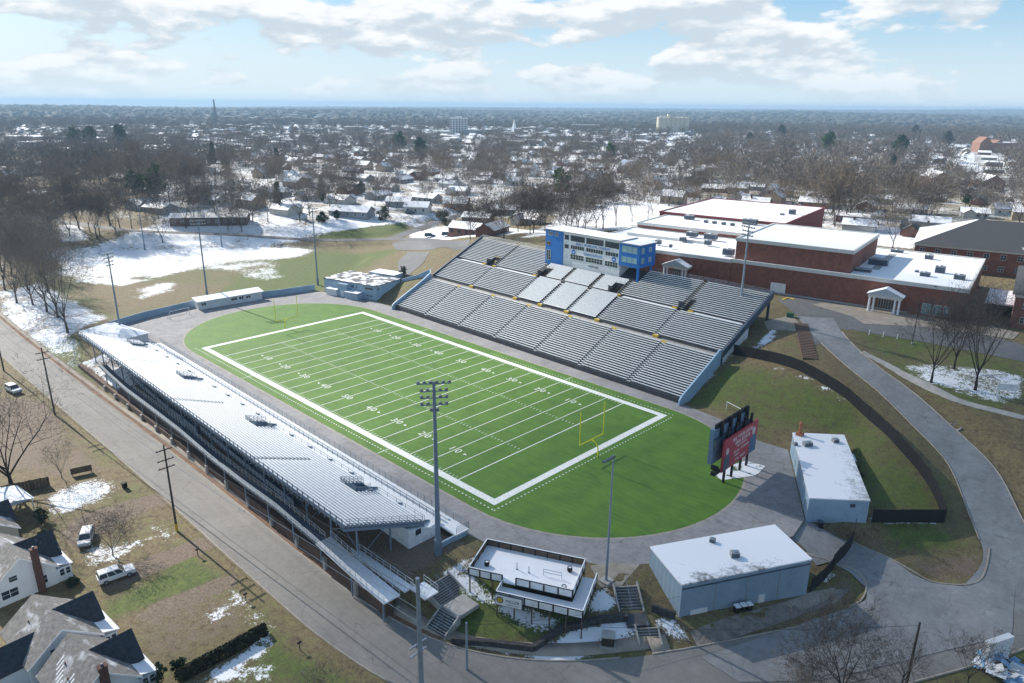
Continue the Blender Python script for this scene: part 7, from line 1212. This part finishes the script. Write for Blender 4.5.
vv = off(cv.outputs[0], (3.1, 1.7, 0)); big = wnoise(4.4, 10, .52, vv); lit = wnoise(4.4, 10, .52, off(vv, (0, 0, .035)))
elev = sp.outputs[2]; cover = wm('MULTIPLY', wr(big, .475, .53), wr(elev, .24, .42, 1., .1)); shade = wr(wm('SUBTRACT', lit, big), -.07, .05)   # paler tops, greyer bases
def cmix(f, a, b):
    n = N.new('ShaderNodeMix'); n.data_type = 'RGBA'
    for k, v in ((0, f), (6, a), (7, b)):
        if isinstance(v, bpy.types.NodeSocket): Lk(v, n.inputs[k])
        elif k == 0: n.inputs[k].default_value = v
        else: n.inputs[k].default_value = (*v, 1)
    return n.outputs[2]
clear = cmix(wr(elev, .2, .6, .72, .15), sky.outputs[0], (1.7, 3.5, 5.2))
clear = cmix(wr(elev, 0., .14, .85, 0.), clear, (4.9, 5.7, 6.1))
cloud = cmix(shade, (6.2, 6.3, 6.4), (3.9, 4.5, 5.))
Lk(cmix(wm('MULTIPLY', cover, wr(elev, .0, .07, .3, .96)), clear, cloud), bg.inputs[0]); bg.inputs[1].default_value = .1
# a thin fair-weather cloud high towards the sun: its soft shade lies over the street corner, as in the photograph
CH = 430.; ct = np.array([205., 15.]); cc = ct+np.array([dv.x, dv.y])/math.tan(SUN_EL)/math.cos(0)*CH/np.hypot(dv.x, dv.y)
t = NT('thin_cloud'); t.n.remove(t.b); op = t.objpos(); sx, sy, sz = t.sep(op); rad = t.math('SQRT', t.math('ADD', t.math('POWER', t.math('MULTIPLY', sx, 1/125.), 2.), t.math('POWER', t.math('MULTIPLY', sy, 1/165.), 2.))); nz = t.noise(.016, 5, .6); a_s = t.ramp(t.math('ADD', rad, t.math('MULTIPLY', t.math('SUBTRACT', nz, .5), .9)), .62, 1.02, .5, 0.)
tr = t.n.new('ShaderNodeBsdfTransparent'); tl = t.n.new('ShaderNodeBsdfTranslucent'); tl.inputs['Color'].default_value = (.9, .9, .92, 1); mxs = t.n.new('ShaderNodeMixShader'); t.l(t.math('MAXIMUM', a_s, 0.), mxs.inputs[0]); t.l(tr.outputs[0], mxs.inputs[1]); t.l(tl.outputs[0], mxs.inputs[2]); t.l(mxs.outputs[0], t.n['Material Output'].inputs['Surface'])
cb = MB(); prof = [(150*math.cos(a), 16*math.sin(a)) for a in np.linspace(-PI/2, PI/2, 13)]; cb.lathe((0, 0, 0), prof, 40); cb.v = [(x*1.05, y*1.3, z+3*math.sin(x*.05)*math.cos(y*.04)) for x, y, z in cb.v]; co_ = cb.build('cloud', t.m, smooth=True); co_.location = (cc[0], cc[1], CH); tag(co_, 'thin pale cloud drifting high above the street', 'cloud', kind='stuff')
t = NT('air'); t.n.remove(t.b); v = t.n.new('ShaderNodeVolumePrincipled'); v.inputs['Color'].default_value = (.45, .67, .9, 1); v.inputs['Density'].default_value = 1.5e-4; v.inputs['Anisotropy'].default_value = .1
t.l(v.outputs[0], t.n['Material Output'].inputs['Volume'])
hb = MB(); hb.box(-18600, 18600, -18600, 18600, -14, 92); haze = hb.build('haze', t.m); tag(haze, kind='stuff', label='pale blue haze in the air over the far town and hills', cat='haze')
SC.view_settings.view_transform = 'Standard'; SC.view_settings.look = 'None'; SC.view_settings.exposure = .72; SC.view_settings.gamma = 1; SC.view_settings.use_curve_mapping = False
SC.cycles.use_denoising = True; SC.cycles.max_bounces = 5; SC.cycles.diffuse_bounces = 3; SC.cycles.glossy_bounces = 2; SC.cycles.transmission_bounces = 2; SC.cycles.transparent_max_bounces = 12; SC.cycles.volume_bounces = 0
dup = {k: v for k, v in LABELS.items() if len(v) > 1}
